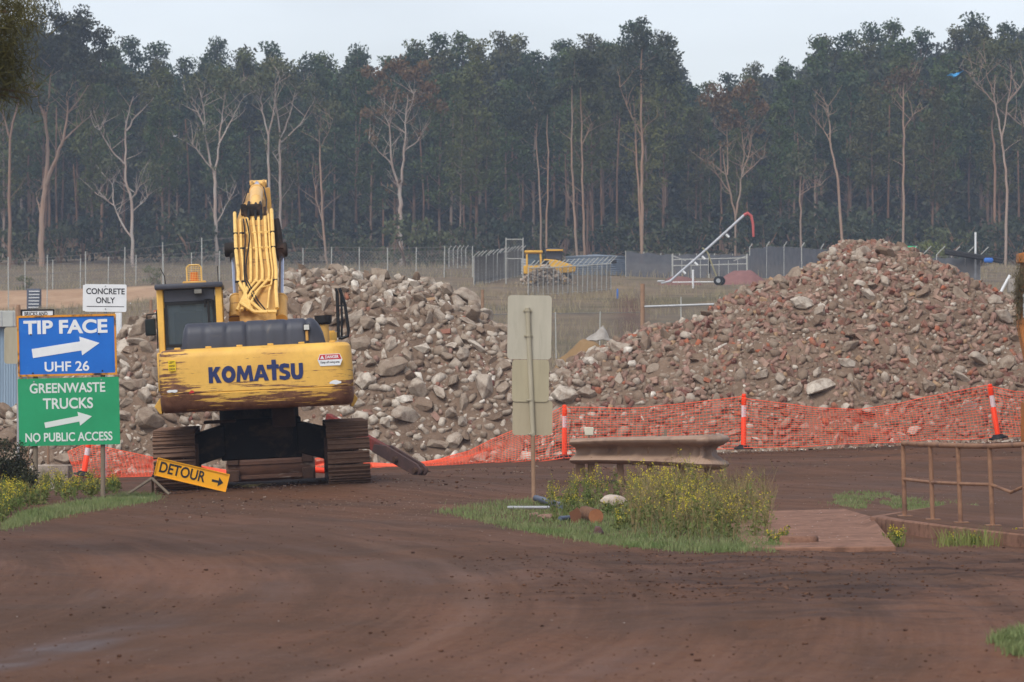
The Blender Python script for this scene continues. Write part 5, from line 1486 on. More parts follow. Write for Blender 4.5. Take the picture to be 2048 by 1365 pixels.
def bricks_sign():
    D = 77.0
    b = W(66, 800, D); b.z = g1(b.x, D)
    t = thing('post_sign', 'white bricks sign in a dark frame half hidden behind the blue board', 'sign', b)
    def p(px, py): q = W(px, py, D) - b; return q.x, q.z
    x0, z0 = p(42, 668); x1, z1 = p(109, 619)
    cx, cz, w, h = (x0 + x1) / 2, (z0 + z1) / 2, x1 - x0, z1 - z0
    for x in (cx - w * 0.3, cx + w * 0.3):
        mb = MB(); mb.cyl((x, 0.05, -0.2), (x, 0.05, z1 - 0.05), 0.025, n=8); mb.build('post', M_DUSTPOST, t)
    pan = plate('panel', rrect(w, h, 0.01), face_cam(cx, 0, cz, R(0.6)), 0.01, M_WHITE, t)
    fo = rrect(w, h, 0.01); fi = [(a * (w - .06) / w, q * (h - .06) / h) for a, q in fo][::-1]
    flat_shape('frame', [fo, fi], M_DARK, t, face_cam(cx, -0.008, cz, R(0.6)), 0.006)
    lettering('lettering', 'BRICKS AND', 46 * D / F, 8 * D / F, M_INK, pan, face_cam(p(72, 0)[0], -0.008, p(0, 628)[1], R(0.6)), 0.02)
    # rusty post and the beige back of another plate left of it
    mb = MB(); c = W(38, 700, D - 1); g0 = g1(c.x, D - 1); zt_ = W(38, 610, D - 1).z
    mb.tube([(c.x, D - 1, g0 - .1), (c.x + .02, D - 1, (g0 + zt_) / 2), (c.x - 0.02, D - 1, zt_ - .1), (c.x - 0.01, D - 1, zt_)], [0.06, 0.06, 0.055, 0.035], 8)
    o = mb.build('timber_post', M_DUSTPOST, origin=(c.x, D - 1, g0), smooth=True); tag(o, 'rusty brown post with a worn top left of the blue board', 'post')
    D3 = 74.0; c = W(26, 690, D3); g0 = g1(c.x, D3); zt_ = W(0, 655, D3).z; zb_ = W(0, 728, D3).z
    t3 = thing('back_sign', 'beige rounded back of a plate peeping out left of the blue board', 'sign', (c.x, D3, g0))
    plate('panel', rrect(0.34, zt_ - zb_, 0.06), face_cam(0, 0, (zt_ + zb_) / 2 - g0), 0.008, M_BACK, t3)
    mb = MB(); mb.cyl((0.1, 0.03, -.2), (0.1, 0.03, zt_ - g0), 0.03); mb.build('post', M_GALV, t3)
bricks_sign()

def back_sign():
    D = 53.7
    b = W(1068, 1003, D); b.z = g1(b.x, D)
    t = thing('back_sign', 'three stacked sign plates seen from behind on one leaning steel post', 'sign', b)
    def p(px, py): q = W(px, py, D) - b; return q.x, q.z
    for px0, py0, px1, py1, yy, cc in ((1015, 719, 1103, 591, 0.0, (180, 174, 156)), (1024, 804, 1098, 720, -0.014, (170, 160, 132)), (1025, 871, 1105, 801, 0.0, (166, 154, 128))):
        x0, z0 = p(px0, py0); x1, z1 = p(px1, py1); m = (z0 + z1) / 2
        plate('panel', rrect(x1 - x0, z1 - z0, 0.05), face_cam((x0 + x1) / 2, 0.035 + yy, m, R(-0.6)), 0.01, pm('dirty_sign_back', lin(*cc), tuple(c * .78 for c in lin(*cc)[:3]) + (1,), 1.7, 0.6, bump=0.06, c3=tuple(c * .6 for c in lin(*cc)[:3]) + (1,), f3=0.6, stretch=(2.6, 1, .4)), t)
    a0, a1 = p(1068, 1010), p(1055, 616)
    mb = MB(); mb.tube([(a0[0], 0, a0[1] - .2), (p(1066, 872)[0], 0, p(0, 872)[1])], 0.032, 10); mb.build('post', M_DUSTPOST, t, smooth=True)
    mb = MB(); mb.tube([(p(1066, 872)[0], 0, p(0, 872)[1]), (a1[0], 0, a1[1])], 0.036, 10); pu = mb.build('post', M_BACK, t, smooth=True)
    for py in (622, 672, 868, 800):
        x = a0[0] + (a1[0] - a0[0]) * (1010 - py) / (1010 - 616); z = p(0, py)[1]
        mb = MB(); mb.cyl((x, 0, z - 0.012), (x, 0, z + 0.012), 0.045, n=12); mb.box((x, 0.02, z), (0.12, 0.02, 0.02)); mb.build('clamp', M_BACK, t)
back_sign()

def detour_sign():
    D = 57.3
    q = [W(*c, D) for c in ((315, 915), (459, 949), (452, 985), (309, 951))]
    c = (q[0] + q[1] + q[2] + q[3]) / 4
    b = Vector((c.x, D, g1(c.x, D)))
    t = thing('detour_sign', 'yellow detour board with black arrow tilted down to the right on splayed legs', 'sign', b)
    roll = -math.atan2(34, 144)
    w = (q[1] - q[0]).length; h = (q[3] - q[0]).length
    cz = c.z - b.z; cx = c.x - b.x
    M0 = face_cam(cx, 0, cz, roll)
    pan = plate('panel', rrect(w, h, 0.008), M0, 0.006, M_SFRAME2, t)
    fo = rrect(w, h, 0.01); fi = [(a * (w - .022) / w, e * (h - .022) / h) for a, e in fo][::-1]
    flat_shape('frame', [fo, fi], M_SFRAME2, t, face_cam(cx, -0.008, cz, roll), 0.012)
    def at(u, v, y): return M0 @ Matrix.Translation((u * w, v * h, 0)), y
    def fm(u, v, y=-0.006):
        pt = M0 @ Vector((u * w, v * h, 0)); return face_cam(pt.x, y, pt.z, roll)
    lettering('lettering', 'DETOUR', w * 0.63, h * 0.60, M_INK, pan, fm(-0.13, 0.04), 0.02)
    pl = [(-.075, -.016), (.01, -.016), (.01, -.06), (.075, 0), (.01, .06), (.01, .016), (-.075, .016)]
    flat_shape('arrow', [[(a * 1.15, e * 1.15) for a, e in pl]], M_INK, pan, fm(0.36, -0.04), 0.002)
    x, z = lambda px: W(px, 0, D).x - b.x, lambda py: W(0, py, D).z - b.z
    g0 = -0.02
    for px, py, y in ((254, 994, -0.25), (341, 989, -0.2)):
        gx = x(px); mb = MB(); zz = g1(b.x + gx, D + y) - b.z
        mb.tube([(x(304), -0.02, z(957)), (gx, y, zz)], 0.022, 6); mb.build('leg', M_POST, t)
    mb = MB(); mb.tube([(x(304), 0.02, z(957)), (x(300), 0.5, g1(b.x + x(300), D + .5) - b.z)], 0.022, 6); mb.build('leg', M_POST, t)
    mb = MB(); mb.tube([(x(314), 0.02, z(935)), (x(304), -0.0, z(957))], 0.02, 6); mb.build('bracket', M_DARK, t)
detour_sign()

# ================================================================== ORANGE POSTS AND SAFETY MESH
M_BOLL = pm('bollard_orange', lin(252, 72, 34), lin(244, 64, 28), 3, 0.4, bump=0.02)
M_NET = pm('net_orange', lin(244, 98, 64), lin(236, 88, 56), 3, 0.6, bump=0.0)
M_REFL = pm('reflective_band', lin(226, 206, 206), lin(204, 176, 178), 40, 0.35, bump=0.02)
BOL = {}
def bollard(px, py_base, py_top, D, lean, label, half=False):
    b = W(px, py_base, D)
    H = (py_base - py_top) / F * D
    t = thing('bollard', label, 'bollard', b, (0, lean, 0), 'orange t-top posts along the mesh')
    mb = MB(); mb.cyl((0, 0, 0), (0, 0, 0.035), 0.2, 0.19, 8); mb.cyl((0, 0, 0.03), (0, 0, 0.09), 0.15, 0.09, 12); mb.build('base', M_RUBBER, t, bevel=0.005)
    mb = MB(); mb.tube([(0, 0, 0.05), (0, 0, H * 0.56), (0, 0, H * 0.57), (0, 0, H * 0.8), (0, 0, H * 0.81), (0, 0, H * 0.93)], [0.055, 0.053, 0.048, 0.048, 0.054, 0.054], 16)
    mb.tube([(0, 0, H * 0.93), (0, 0, H * 0.945), (0, 0, H * 0.955), (0, 0, H * 0.985), (0, 0, H)], [0.054, 0.03, 0.045, 0.045, 0.03], 14)
    mb.build('post', M_BOLL, t, smooth=True)
    mb = MB(); mb.cyl((0, 0, H * 0.58), (0, 0, H * 0.79), 0.0505, n=16, caps=False); mb.build('reflective_band', M_REFL, t, smooth=True)
    M = t.matrix_basis
    top = Matrix.Translation(b) @ Matrix.Rotation(lean, 4, 'Y') @ Vector((0, 0, H * 0.93))
    return b, top
b0 = bollard(167, 952, 880, 73.0, R(9), 'leftmost orange bollard leaning behind the green board posts')
b1 = bollard(1129, 918, 810, 78.0, 0.0, 'upright orange bollard between the sign backs and the guardrail')
b2 = bollard(1487, 899, 788, 77.5, R(0.5), 'upright orange bollard above the right end of the guardrail')
b3 = bollard(1997, 878, 767, 77.0, R(-9), 'orange bollard leaning left in front of the brick heap')
def fallen_bollard():
    D = 70.0; c = W(655, 928, D); c.z = g1(c.x, D) + 0.12
    t = thing('bollard', 'orange bollard lying on the ground half hidden behind the right track', 'bollard', c, (0, R(94), R(12)), 'orange t-top posts along the mesh')
    mb = MB(); mb.cyl((0, 0, 0.35), (0, 0, 0.4), 0.16, 0.15, 8); mb.build('base', M_RUBBER, t)
    mb = MB(); mb.cyl((0, 0, -0.35), (0, 0, 0.36), 0.053, n=14); mb.cyl((0, 0, -.42), (0, 0, -.35), 0.045, n=12); mb.build('post', M_BOLL, t, smooth=True)
fallen_bollard()
def net(label, tops, bots, dens=1.0, seed=0, cell=0.062, wob=0.05):
    """a sheet of plastic mesh: warp and weft strands between an upper and a lower edge (lists of points)"""
    rr = random.Random(seed)
    def along(pl, f):
        ds = [0]
        for i in range(len(pl) - 1): ds.append(ds[-1] + max(1e-6, abs(pl[i + 1].x - pl[i].x)))
        s = f * ds[-1]
        for i in range(len(pl) - 1):
            if s <= ds[i + 1] + 1e-9:
                q = (s - ds[i]) / (ds[i + 1] - ds[i]); return pl[i].lerp(pl[i + 1], q)
        return pl[-1].copy()
    length = sum((tops[i + 1] - tops[i]).length for i in range(len(tops) - 1))
    nv = int(length / cell / 1.15); nh = 18
    def pt(u, v):
        a = along(tops, u); b = along(bots, u)
        p = a.lerp(b, v)
        w = (float(vn(u * length * 1.3 + seed, v * 2.2, 2)) - 0.5) * wob * 2 + (float(vn(u * length * 4.5 + seed, v * 3, 4)) - 0.5) * wob * 0.8
        p.y += w * min(1, 6 * u + .2, 6 * (1 - u) + .2) * (0.4 + 0.6 * v) * 2
        p.x += (float(vn(u * length * 2.0, v * 1.6 + seed, 5)) - 0.5) * 0.05
        p.z += (float(vn(u * length * 1.6 + 9, v * 5 + seed, 6)) - 0.5) * 0.035
        return p
    V = []; Fc = []
    def ribbon(pts, wx, wy):
        b = len(V)
        for i, p in enumerate(pts):
            t = (pts[min(i + 1, len(pts) - 1)] - pts[max(i - 1, 0)]).normalized()
            s = Vector((0, 1, 0)); n = t.cross(s)
            n = n.normalized() if n.length > 1e-6 else Vector((1, 0, 0))
            s = n.cross(t).normalized()
            for i2, j2 in ((-1, -1), (1, -1), (1, 1), (-1, 1)):
                V.append(tuple(p + n * i2 * wx + s * j2 * wy))
        for i in range(len(pts) - 1):
            for k_ in range(4):
                a = b + i * 4 + k_; c = b + i * 4 + (k_ + 1) % 4
                Fc.append((a, c, c + 4, a + 4))
    steps = max(8, nv)
    for j in range(nh + 1):
        v = j / nh
        ribbon([pt(i / steps, v) for i in range(steps + 1)], 0.0048 if 0 < j < nh else 0.008, 0.0015)
    for i in range(nv + 1):
        u = i / nv
        ribbon([pt(u, j / 12) for j in range(13)], 0.003, 0.0015)
    me = mesh_np('safety_mesh', np.array(V), np.array(Fc), M_NET)
    o = link('safety_mesh', me); tag(o, label, 'safety mesh', 'orange plastic mesh along the rubble')
    return o
def PW(lst, D): return [W(a, b, D if len(c) == 0 else c[0]) for a, b, *c in lst]
net('orange mesh stretched from the middle bollard to the leaning bollard', PW([(1489, 797), (1560, 806), (1640, 815), (1720, 818), (1800, 806), (1880, 790), (1972, 771)], 77.2), PW([(1489, 897), (1560, 895), (1640, 891), (1720, 889), (1800, 885), (1880, 880), (1988, 876)], 77.2), seed=1)
net('orange mesh between the two upright bollards behind the guardrail', PW([(1131, 815), (1200, 817), (1290, 815), (1380, 805), (1440, 798), (1485, 793)], 77.7), PW([(1131, 915), (1200, 912), (1290, 909), (1380, 903), (1440, 899), (1485, 897)], 77.7), seed=2)
net('orange mesh sagging to the ground left of the sign backs', PW([(742, 928), (820, 927), (880, 918), (940, 903), (1000, 874), (1060, 848), (1127, 812)], 77.6), PW([(742, 936), (820, 937), (880, 936), (940, 934), (1000, 932), (1060, 926), (1127, 916)], 77.3), seed=3, wob=0.09)
net('orange mesh disappearing past the leaning bollard at the right edge', PW([(1976, 772), (2000, 778), (2030, 785), (2080, 786), (2160, 792)], 78.6), PW([(1992, 874), (2010, 873), (2040, 872), (2080, 870), (2160, 866)], 78.6), seed=4, wob=0.1)
net('orange mesh drooping under the green board towards the left track', PW([(137, 905), (170, 890), (215, 896), (260, 906), (310, 917), (380, 930), (460, 942)], 73.6), PW([(150, 950), (175, 955), (215, 956), (260, 956), (310, 953), (380, 950), (460, 950)], 73.2), seed=5, wob=0.1)
net('orange mesh lying low beneath the excavator', PW([(560, 938), (600, 934), (628, 918), (650, 916), (668, 924), (700, 928), (742, 928)], 73.0), PW([(560, 946), (600, 944), (628, 938), (650, 936), (668, 938), (700, 938), (742, 937)], 73.0), seed=6, wob=0.06)

# ================================================================== GUARDRAIL
def guardrail():
    M = pm('muddy_guardrail', lin(158, 132, 112), lin(138, 113, 95), 4, 0.6, c3=lin(112, 88, 72), f3=0.58, bump=0.25)
    # path of the beam in plan: along, then curling round and away at the right end
    path = [W(1146, 0, 62.0), W(1200, 0, 61.8), W(1270, 0, 61.2), W(1330, 0, 60.6), W(1380, 0, 60.2), W(1408, 0, 60.1), W(1428, 0, 60.3), W(1441, 0, 60.8), W(1438, 0, 61.3), W(1420, 0, 61.7)]
    b = Vector((W(1300, 0, 61).x, 61, g1(W(1300, 0, 61).x, 61)))
    t = thing('guardrail', 'short muddy corrugated guardrail curling away at its right end behind the yellow weeds', 'guardrail', b)
    ztop = [W(0, y, 61).z for y in (880, 877, 874, 872, 870, 869, 868, 868, 869, 872)]
    zbot = [W(0, y, 61).z for y in (931, 930, 930, 931, 933, 936, 938, 939, 938, 936)]
    prof = [(0.0, -0.02), (0.03, 0.06), (0.08, 0.12), (0.15, 0.145), (0.22, 0.12), (0.27, 0.05), (0.32, -0.03), (0.40, -0.09), (0.56, -0.11), (0.64, -0.08), (0.69, 0.0), (0.74, 0.09), (0.80, 0.14), (0.88, 0.15), (0.95, 0.11), (1.0, 0.02)]
    fine = []
    for i in range(len(path) - 1):
        for q in range(6):
            f = q / 6
            fine.append((path[i].lerp(path[i + 1], f), ztop[i] + (ztop[i + 1] - ztop[i]) * f, zbot[i] + (zbot[i + 1] - zbot[i]) * f))
    fine.append((path[-1], ztop[-1], zbot[-1]))
    rr = random.Random(4)
    loops = []
    for i, (p, zt_, zb_) in enumerate(fine):
        a = fine[max(0, i - 1)][0]; c = fine[min(len(fine) - 1, i + 1)][0]
        d = Vector((c.x - a.x, c.y - a.y, 0)).normalized(); n = Vector((d.y, -d.x, 0))
        # shallow dents at the splice bolts
        dent = 0.055 if i % 8 == 4 else 0.0
        outer = [p + n * (o_ + (dent if 0.3 < f < 0.7 else 0)) + Vector((0, 0, zb_ + (zt_ - zb_) * f - p.z)) for f, o_ in prof]
        inner = [q - n * 0.012 for q in outer][::-1]
        loops.append([q - b for q in outer + inner])
    mb = MB(); mb.loft(loops); mb.build('rail', M, t, smooth=True, ang=60)
    for px in (1185, 1243, 1302, 1362, 1412):
        x = W(px, 0, 61).x - b.x; D = min(fine[:40], key=lambda k_: abs(k_[0].x - b.x - x))[0].y + 0.1; z0 = g1(x + b.x, D) - b.z
        mb = MB(); zt_ = W(0, 900, D).z - b.z
        mb.box((x, D + 0.12 - b.y, (z0 - 0.2 + zt_) / 2 + 0.08), (0.11, 0.1, zt_ - z0 + 0.3)); mb.build('post', M_DUSTPOST, t, bevel=0.01)
        for zz in (884, 919):
            mb = MB(); z = W(0, zz, 61).z - b.z; i = min(range(len(fine)), key=lambda k_: abs(fine[k_][0].x - b.x - x)); yb = fine[i][0].y - b.y
            mb.cyl((x, yb - 0.085, z), (x, yb - 0.11, z), 0.02, n=8); mb.build('bolt', M_DUSTPOST, t)
    mb = MB(); mb.box((W(1160, 0, 62).x - b.x, 62.2 - b.y, 0.12), (0.16, 0.3, 0.5)); mb.build('post', M_DUSTPOST, t, bevel=0.01)
guardrail()

# ================================================================== RAILING, CONCRETE PLINTH, APRON
M_CONC = NT('dusty_concrete')
def conc():
    k = M_CONC; P = k.vec((1, 1, 1), 'World')
    c = k.mix(k.step(k.noise(1.3, 6, 0.65, P), 0.35, 0.65), lin(142, 106, 87), lin(120, 88, 72))
    c = k.mix(k.math('MULTIPLY', k.step(k.noise(6, 6, 0.7, P), 0.47, 0.62), 0.7), c, lin(84, 60, 48))
    drip = k.noise(1.0, 5, 0.7, k.vec((16, 16, 1.2), 'World'))
    c = k.mix(k.math('MULTIPLY', k.step(drip, 0.68, 0.72), 0.5), c, lin(206, 196, 184))
    k.col(c); k.bump(k.noise(14, 6, 0.7, P), 0.3, 0.02); return k.set(0.9, 0, 0.2)
M_CONC = conc()
M_RAIL = pm('rusty_pipe', lin(146, 110, 84), lin(122, 88, 67), 8, 0.7, c3=lin(104, 76, 62), f3=0.58, bump=0.2)
def plinth_and_railing():
    P = []
    zt_ = 0.14
    def gp(px, py, z): D = (CAMZ - z) * F / (py - HZ); return Vector((W(px, py, D).x, D, z))
    front = [gp(1739, 1033, zt_), gp(1800, 1041, zt_), gp(1900, 1053, zt_), gp(2048, 1069, zt_), gp(2240, 1086, zt_)]
    back = [v + Vector((1.5, 4.6, 0)) for v in front]
    mb = MB()
    loop = front + back[::-1]
    mb.loft([[v + Vector((0, 0, -0.55)) for v in loop], [v.copy() for v in loop]])
    o = mb.build('kerb', M_CONC, origin=front[1], bevel=0.015); tag(o, kind='structure')
    skin = MB(); sk = [front[0] + Vector((.18, .12, .004)), front[1] + Vector((.1, .14, .004)), front[2] + Vector((.05, .13, .004)), front[3] + Vector((0, .15, .004)), front[4] + Vector((0, .15, .004))] + [v + Vector((0, 0, .004)) for v in back[::-1]]
    skin.add(sk, [tuple(range(len(sk)))]); o = skin.build('kerb_soil', bpy.data.materials['dirt']); tag(o, kind='structure')
    b = gp(1890, 1045, zt_)
    t = thing('railing', 'rusty brown pipe railing with a sagging middle rail on the concrete kerb', 'railing', b)
    posts = [(1810, 1037), (1866, 1044), (1922, 1050), (1986, 1056), (2052, 1062), (2120, 1068)]
    base = [gp(px, py - 4, zt_) for px, py in posts]
    tops = [(1806, 887), (1861, 890), (1916, 892), (1979, 893), (2048, 890), (2118, 886)]
    mids = [(1808, 959), (1863, 965), (1919, 968), (1983, 970), (2022, 985), (2052, 972), (2120, 968)]
    for q, (px, py) in zip(base, tops):
        mb = MB(); a = W(px, py + 1, q.y); mb.tube([q - b - Vector((0, 0, .1)), a - b], 0.027, 10); mb.build('post', M_RAIL, t, smooth=True)
        mb = MB(); mb.box(q - b + Vector((0, 0, 0.006)), (0.16, 0.16, 0.014)); mb.build('base_plate', M_RAIL, t)
    mb = MB(); mb.tube([W(px, py, q.y) - b for (px, py), q in zip(tops, base)], 0.030, 10); mb.build('top_rail', M_RAIL, t, smooth=True)
    dm = [base[0].y, base[1].y, base[2].y, base[3].y, (base[3].y + base[4].y) / 2, base[4].y, base[5].y]
    mb = MB(); mb.tube([W(px, py, d) - b for (px, py), d in zip(mids, dm)], 0.019, 8); mb.build('middle_rail', M_RAIL, t, smooth=True)
    # pale concrete apron ramping up to the kerb
    A = [gp(1500, 1096, 0.035), gp(1792, 1093, 0.05), gp(1745, 1034, 0.11), gp(1690, 1018, 0.07), gp(1540, 1022, 0.05), gp(1440, 1040, 0.03)]
    mb = MB(); mb.loft([[v + Vector((0, 0, -0.3)) for v in A], A])
    o = mb.build('concrete_apron', M_CONC, origin=A[0], bevel=0.01); tag(o, kind='structure')
    mb = MB(); c = gp(1600, 1092, 0.0); rr = random.Random(3)
    mb.loft([[c + Vector((x * 1.0, y, z)) for x, y in ((-.22, -.1), (-.05, -.15), (.16, -.1), (.2, .1), (-.2, .12))] for z in (-.1, .1)])
    o = mb.build('concrete_chunk', M_CONC, origin=c, bevel=0.02); tag(o, 'low broken kerb stub at the near corner of the pale apron', 'concrete chunk')
plinth_and_railing()

# ================================================================== MIDDLE DISTANCE: FENCES, LOADER, TANK, PIPE
M_FPOST = pm('pale_fence_post', lin(176, 176, 170), lin(154, 154, 148), 5, 0.6)
M_WIRE = pm('dull_wire', lin(128, 126, 122), lin(106, 104, 100), 5, 0.6, 0.3, 0)
M_LOADER = pm('loader_yellow', lin(214, 166, 62), lin(196, 148, 52), 3, 0.5, c3=lin(150, 118, 70), f3=0.64)
M_TANK = pm('weathered_tank', lin(122, 132, 142), lin(108, 118, 130), 3, 0.55, stretch=(1, 1, 5))
M_SHADE = NT('shade_cloth')
def shade():
    k = M_SHADE
    k.col(k.mix(k.step(k.noise(2, 4, 0.6), 0.3, 0.7), lin(100, 102, 107), lin(82, 84, 90))); k.set(0.8, 0, 0.2)
    tr = k.n('ShaderNodeBsdfTransparent'); mx = k.n('ShaderNodeMixShader')
    mx.inputs[0].default_value = 0.84
    k.l(tr.outputs[0], mx.inputs[1]); k.l(k.b.outputs[0], mx.inputs[2]); k.l(mx.outputs[0], k.out.inputs[0]); return k.m
M_SHADE = shade()

def chain_link(a0, a1, z0, z1, b, step, r, follow=None):
    """diamond wire between two plan points; heights above base line functions"""
    mb = MB(); d = a1 - a0; L_ = d.length; d = d / L_
    V = []; Fc = []
    H = z1 - z0; n = int(L_ / step); nn = Vector((0, 1, 0))
    def zb(t): return follow(t) if follow else 0.0
    def strip(p, q):
        t = (q - p).normalized(); s = t.cross(nn).normalized() * r; u = nn * r
        o = len(V)
        for e in (p, q):
            for w in (-s, u, s): V.append(tuple(e + w))
        for i in range(3):
            j = (i + 1) % 3; Fc.append((o + i, o + j, o + 3 + j, o + 3 + i))
    m = int(H / step)
    for i in range(-m, n + 1):
        for sgn in (1, -1):
            x0, x1 = i * step, i * step + H
            za, zb_ = (z0, z1) if sgn > 0 else (z1, z0)
            lo, hi = max(0, x0), min(L_, x1)
            if hi - lo < step * 0.5: continue
            f0 = (lo - x0) / H; f1 = (hi - x0) / H
            p = a0 + d * lo; p = Vector((p.x, p.y, zb(lo / L_) + za + (zb_ - za) * f0)) - b
            q = a0 + d * hi; q = Vector((q.x, q.y, zb(hi / L_) + za + (zb_ - za) * f1)) - b
            strip(p, q)
    return V, Fc

def fence(name, label, a, c, h, npost, wires, mesh=None, lean=0.0, post_r=0.035, mat=None, top_rail=False, arms=0.0, arm_dir=(1, 0), shade_h=0.0):
    """straight fence from plan point a to c following the ground"""
    A = Vector((a[0], a[1], 0)); Cc = Vector((c[0], c[1], 0)); L_ = (Cc - A).length
    b = Vector((a[0], a[1], g1(a[0], a[1])))
    t = thing(name, label, 'fence', b)
    zf = lambda f: g1(*(A.lerp(Cc, f))[:2])
    rr = random.Random(int(a[0] * 10) + npost)
    for i in range(npost):
        f = i / (npost - 1); p = A.lerp(Cc, f); z = zf(f)
        lx = rr.uniform(-.04, .04)
        pts = [Vector((p.x, p.y, z - 0.1)) - b, Vector((p.x + lx, p.y, z + h)) - b]
        if arms: pts.append(pts[-1] + Vector((arm_dir[0] * arms, arm_dir[1] * arms, arms * 0.9)))
        mb = MB(); mb.tube(pts, post_r, 6); mb.build('post', mat or M_FPOST, t, smooth=True)
    for wz in wires:
        mb = MB(); m = max(8, npost)
        mb.tube([Vector((*(A.lerp(Cc, i / m))[:2], zf(i / m) + wz)) - b for i in range(m + 1)], 0.012 if not top_rail or wz < h - 0.05 else 0.03, 4); mb.build('wire' if not (top_rail and wz >= h - 0.05) else 'top_rail', M_WIRE if not top_rail else M_FPOST, t)
    if mesh:
        V, Fc = chain_link(A, Cc, 0.05, mesh[0], b, mesh[1], mesh[2], zf)
        me = mesh_np('chain_link_mesh', np.array(V), np.array(Fc), M_WIRE); link('chain_link_mesh', me, t)
    if shade_h:
        m = 24; top = [Vector((*(A.lerp(Cc, i / m))[:2], zf(i / m) + shade_h + 0.05 * math.sin(i * 1.7))) - b + Vector((0, -0.05, 0)) for i in range(m + 1)]
        bot = [Vector((*(A.lerp(Cc, i / m))[:2], zf(i / m) + 0.02)) - b + Vector((0, -0.05, 0)) for i in range(m + 1)]
        mb = MB(); mb.loft([bot, top], caps=False, close=False); mb.build('shade_cloth', M_SHADE, t)
    return t
def X(px, D): return (px - 1024) / F * D
# along the clay bank on the left, then on behind the loader
fence('wire_fence', 'long wire fence with pale posts along the top of the clay bank', (X(-60, 262), 262), (X(945, 258), 258), 2.1, 19, (0.6, 1.2, 1.8, 2.05), (1.75, 0.22, 0.010))
fence('wire_fence', 'thin tall wire fence below the clay bank on the left', (X(-60, 238), 238), (X(560, 236), 236), 3.6, 9, (2.4, 3.4))
# enclosure of tall angled posts either side of the loader
fence('security_fence', 'left side of the enclosure with tall outward angled posts', (X(948, 236), 236), (X(1042, 262), 262), 1.8, 14, (0.3, 1.75), (1.75, 0.2, 0.010), arms=0.34, arm_dir=(1, 0), post_r=0.03)
fence('security_fence', 'front side of the enclosure with many close angled posts below the loader', (X(1056, 212), 212), (X(1222, 220), 220), 1.6, 18, (1.55, 0.1), (1.5, 0.16, 0.008), arms=0.42, arm_dir=(0.9, 0), post_r=0.028, top_rail=True)
fence('security_fence', 'far little corner of angled posts left of the enclosure', (X(898, 300), 300), (X(932, 300), 300), 1.5, 5, (0.8, 1.4), (1.4, 0.25, 0.012), arms=0.3, arm_dir=(0.7, 0))
def tall_gate():
    D = 240; b = Vector((X(1012, D), D, g1(X(1012, D), D)))
    t = thing('gate', 'tall narrow wire gate frame standing left of the loader', 'gate', b)
    w = 17 * D / F * 2; h = W(0, 476, D).z - b.z
    for x in (0, w):
        mb = MB(); mb.tube([(x, 0, -.1), (x, 0, h)], 0.04, 6); mb.build('post', M_FPOST, t)
    mb = MB(); mb.tube([(0, 0, h - .1), (w, 0, h - .1)], 0.03, 6); mb.tube([(0, 0, h * .55), (w, 0, h * .55)], 0.025, 6); mb.build('rail', M_FPOST, t)
    V, Fc = chain_link(Vector((b.x, D, 0)), Vector((b.x + w, D, 0)), 0, h - .1, Vector((b.x, D, 0)), 0.18, 0.009)
    link('chain_link_mesh', mesh_np('chain_link_mesh', np.array(V), np.array(Fc), M_WIRE), t)
tall_gate()
# right: long fence with dark shade cloth, climbing behind the brick heap
fence('shade_fence', 'grey shade cloth fence with bent top posts running to the brick heap', (X(1252, 262), 262), (X(1500, 262), 262), 1.75, 8, (1.7,), None, arms=0.0, shade_h=1.65)
fence('shade_fence', 'grey shade cloth fence rising behind the left shoulder of the brick heap', (X(1500, 262), 262), (X(1720, 236), 236), 2.2, 7, (2.1,), None, arms=0.3, arm_dir=(0.6, 0), shade_h=2.1)
fence('shade_fence', 'dark shade cloth fence with leaning arms right of the brick heap peak', (X(1790, 250), 250), (X(1960, 246), 246), 1.7, 7, (1.6, 0.8), None, arms=0.6, arm_dir=(0.9, 0), shade_h=1.5)
fence('wire_fence', 'low wire fence crossing the dry ground right of the brick heap', (X(1905, 150), 150), (X(2100, 150), 150), 1.1, 5, (0.5, 1.0), (0.95, 0.14, 0.006), top_rail=True)
# chain link across the gap between the heaps
fence('chain_link_fence', 'chain link fence of thin pale posts in the dip between the heaps', (X(940, 128), 128), (X(1285, 128), 128), 1.55, 5, (0.05, 1.5), (1.5, 0.085, 0.0035), post_r=0.022)
def field_gate():
    D = 126.0; g0 = lambda px: g1(X(px, D), D)
    b = Vector((X(1285, D), D, g0(1285)))
    t = thing('gate', 'wide chain link gate hung on a thick rusty post above the near heap', 'gate', b)
    zt_ = W(0, 568, D).z - b.z
    mb = MB(); mb.tube([(0, 0, -.2), (0, 0, zt_)], 0.075, 10); mb.build('gate_post', M_DUSTPOST, t, smooth=True)
    x1 = X(1520, D) - b.x; z1 = W(0, 614, D).z - b.z; z2 = W(0, 606, D).z - b.z
    mb = MB(); mb.tube([(0, 0, z1), (x1, 0, z2)], 0.04, 8); mb.build('top_rail', M_GALV, t, smooth=True)
    for px in (1362, 1440):
        x = X(px, D) - b.x; mb = MB(); mb.tube([(x, 0, -.2), (x, 0, W(0, 594, D).z - b.z)], 0.022, 6); mb.build('upright', M_FPOST, t)
    V, Fc = chain_link(Vector((b.x, D, 0)), Vector((b.x + x1, D, 0)), 0.05, z1, Vector((b.x, D, 0)), 0.085, 0.0035)
    link('chain_link_mesh', mesh_np('chain_link_mesh', np.array(V), np.array(Fc), M_WIRE), t)
field_gate()
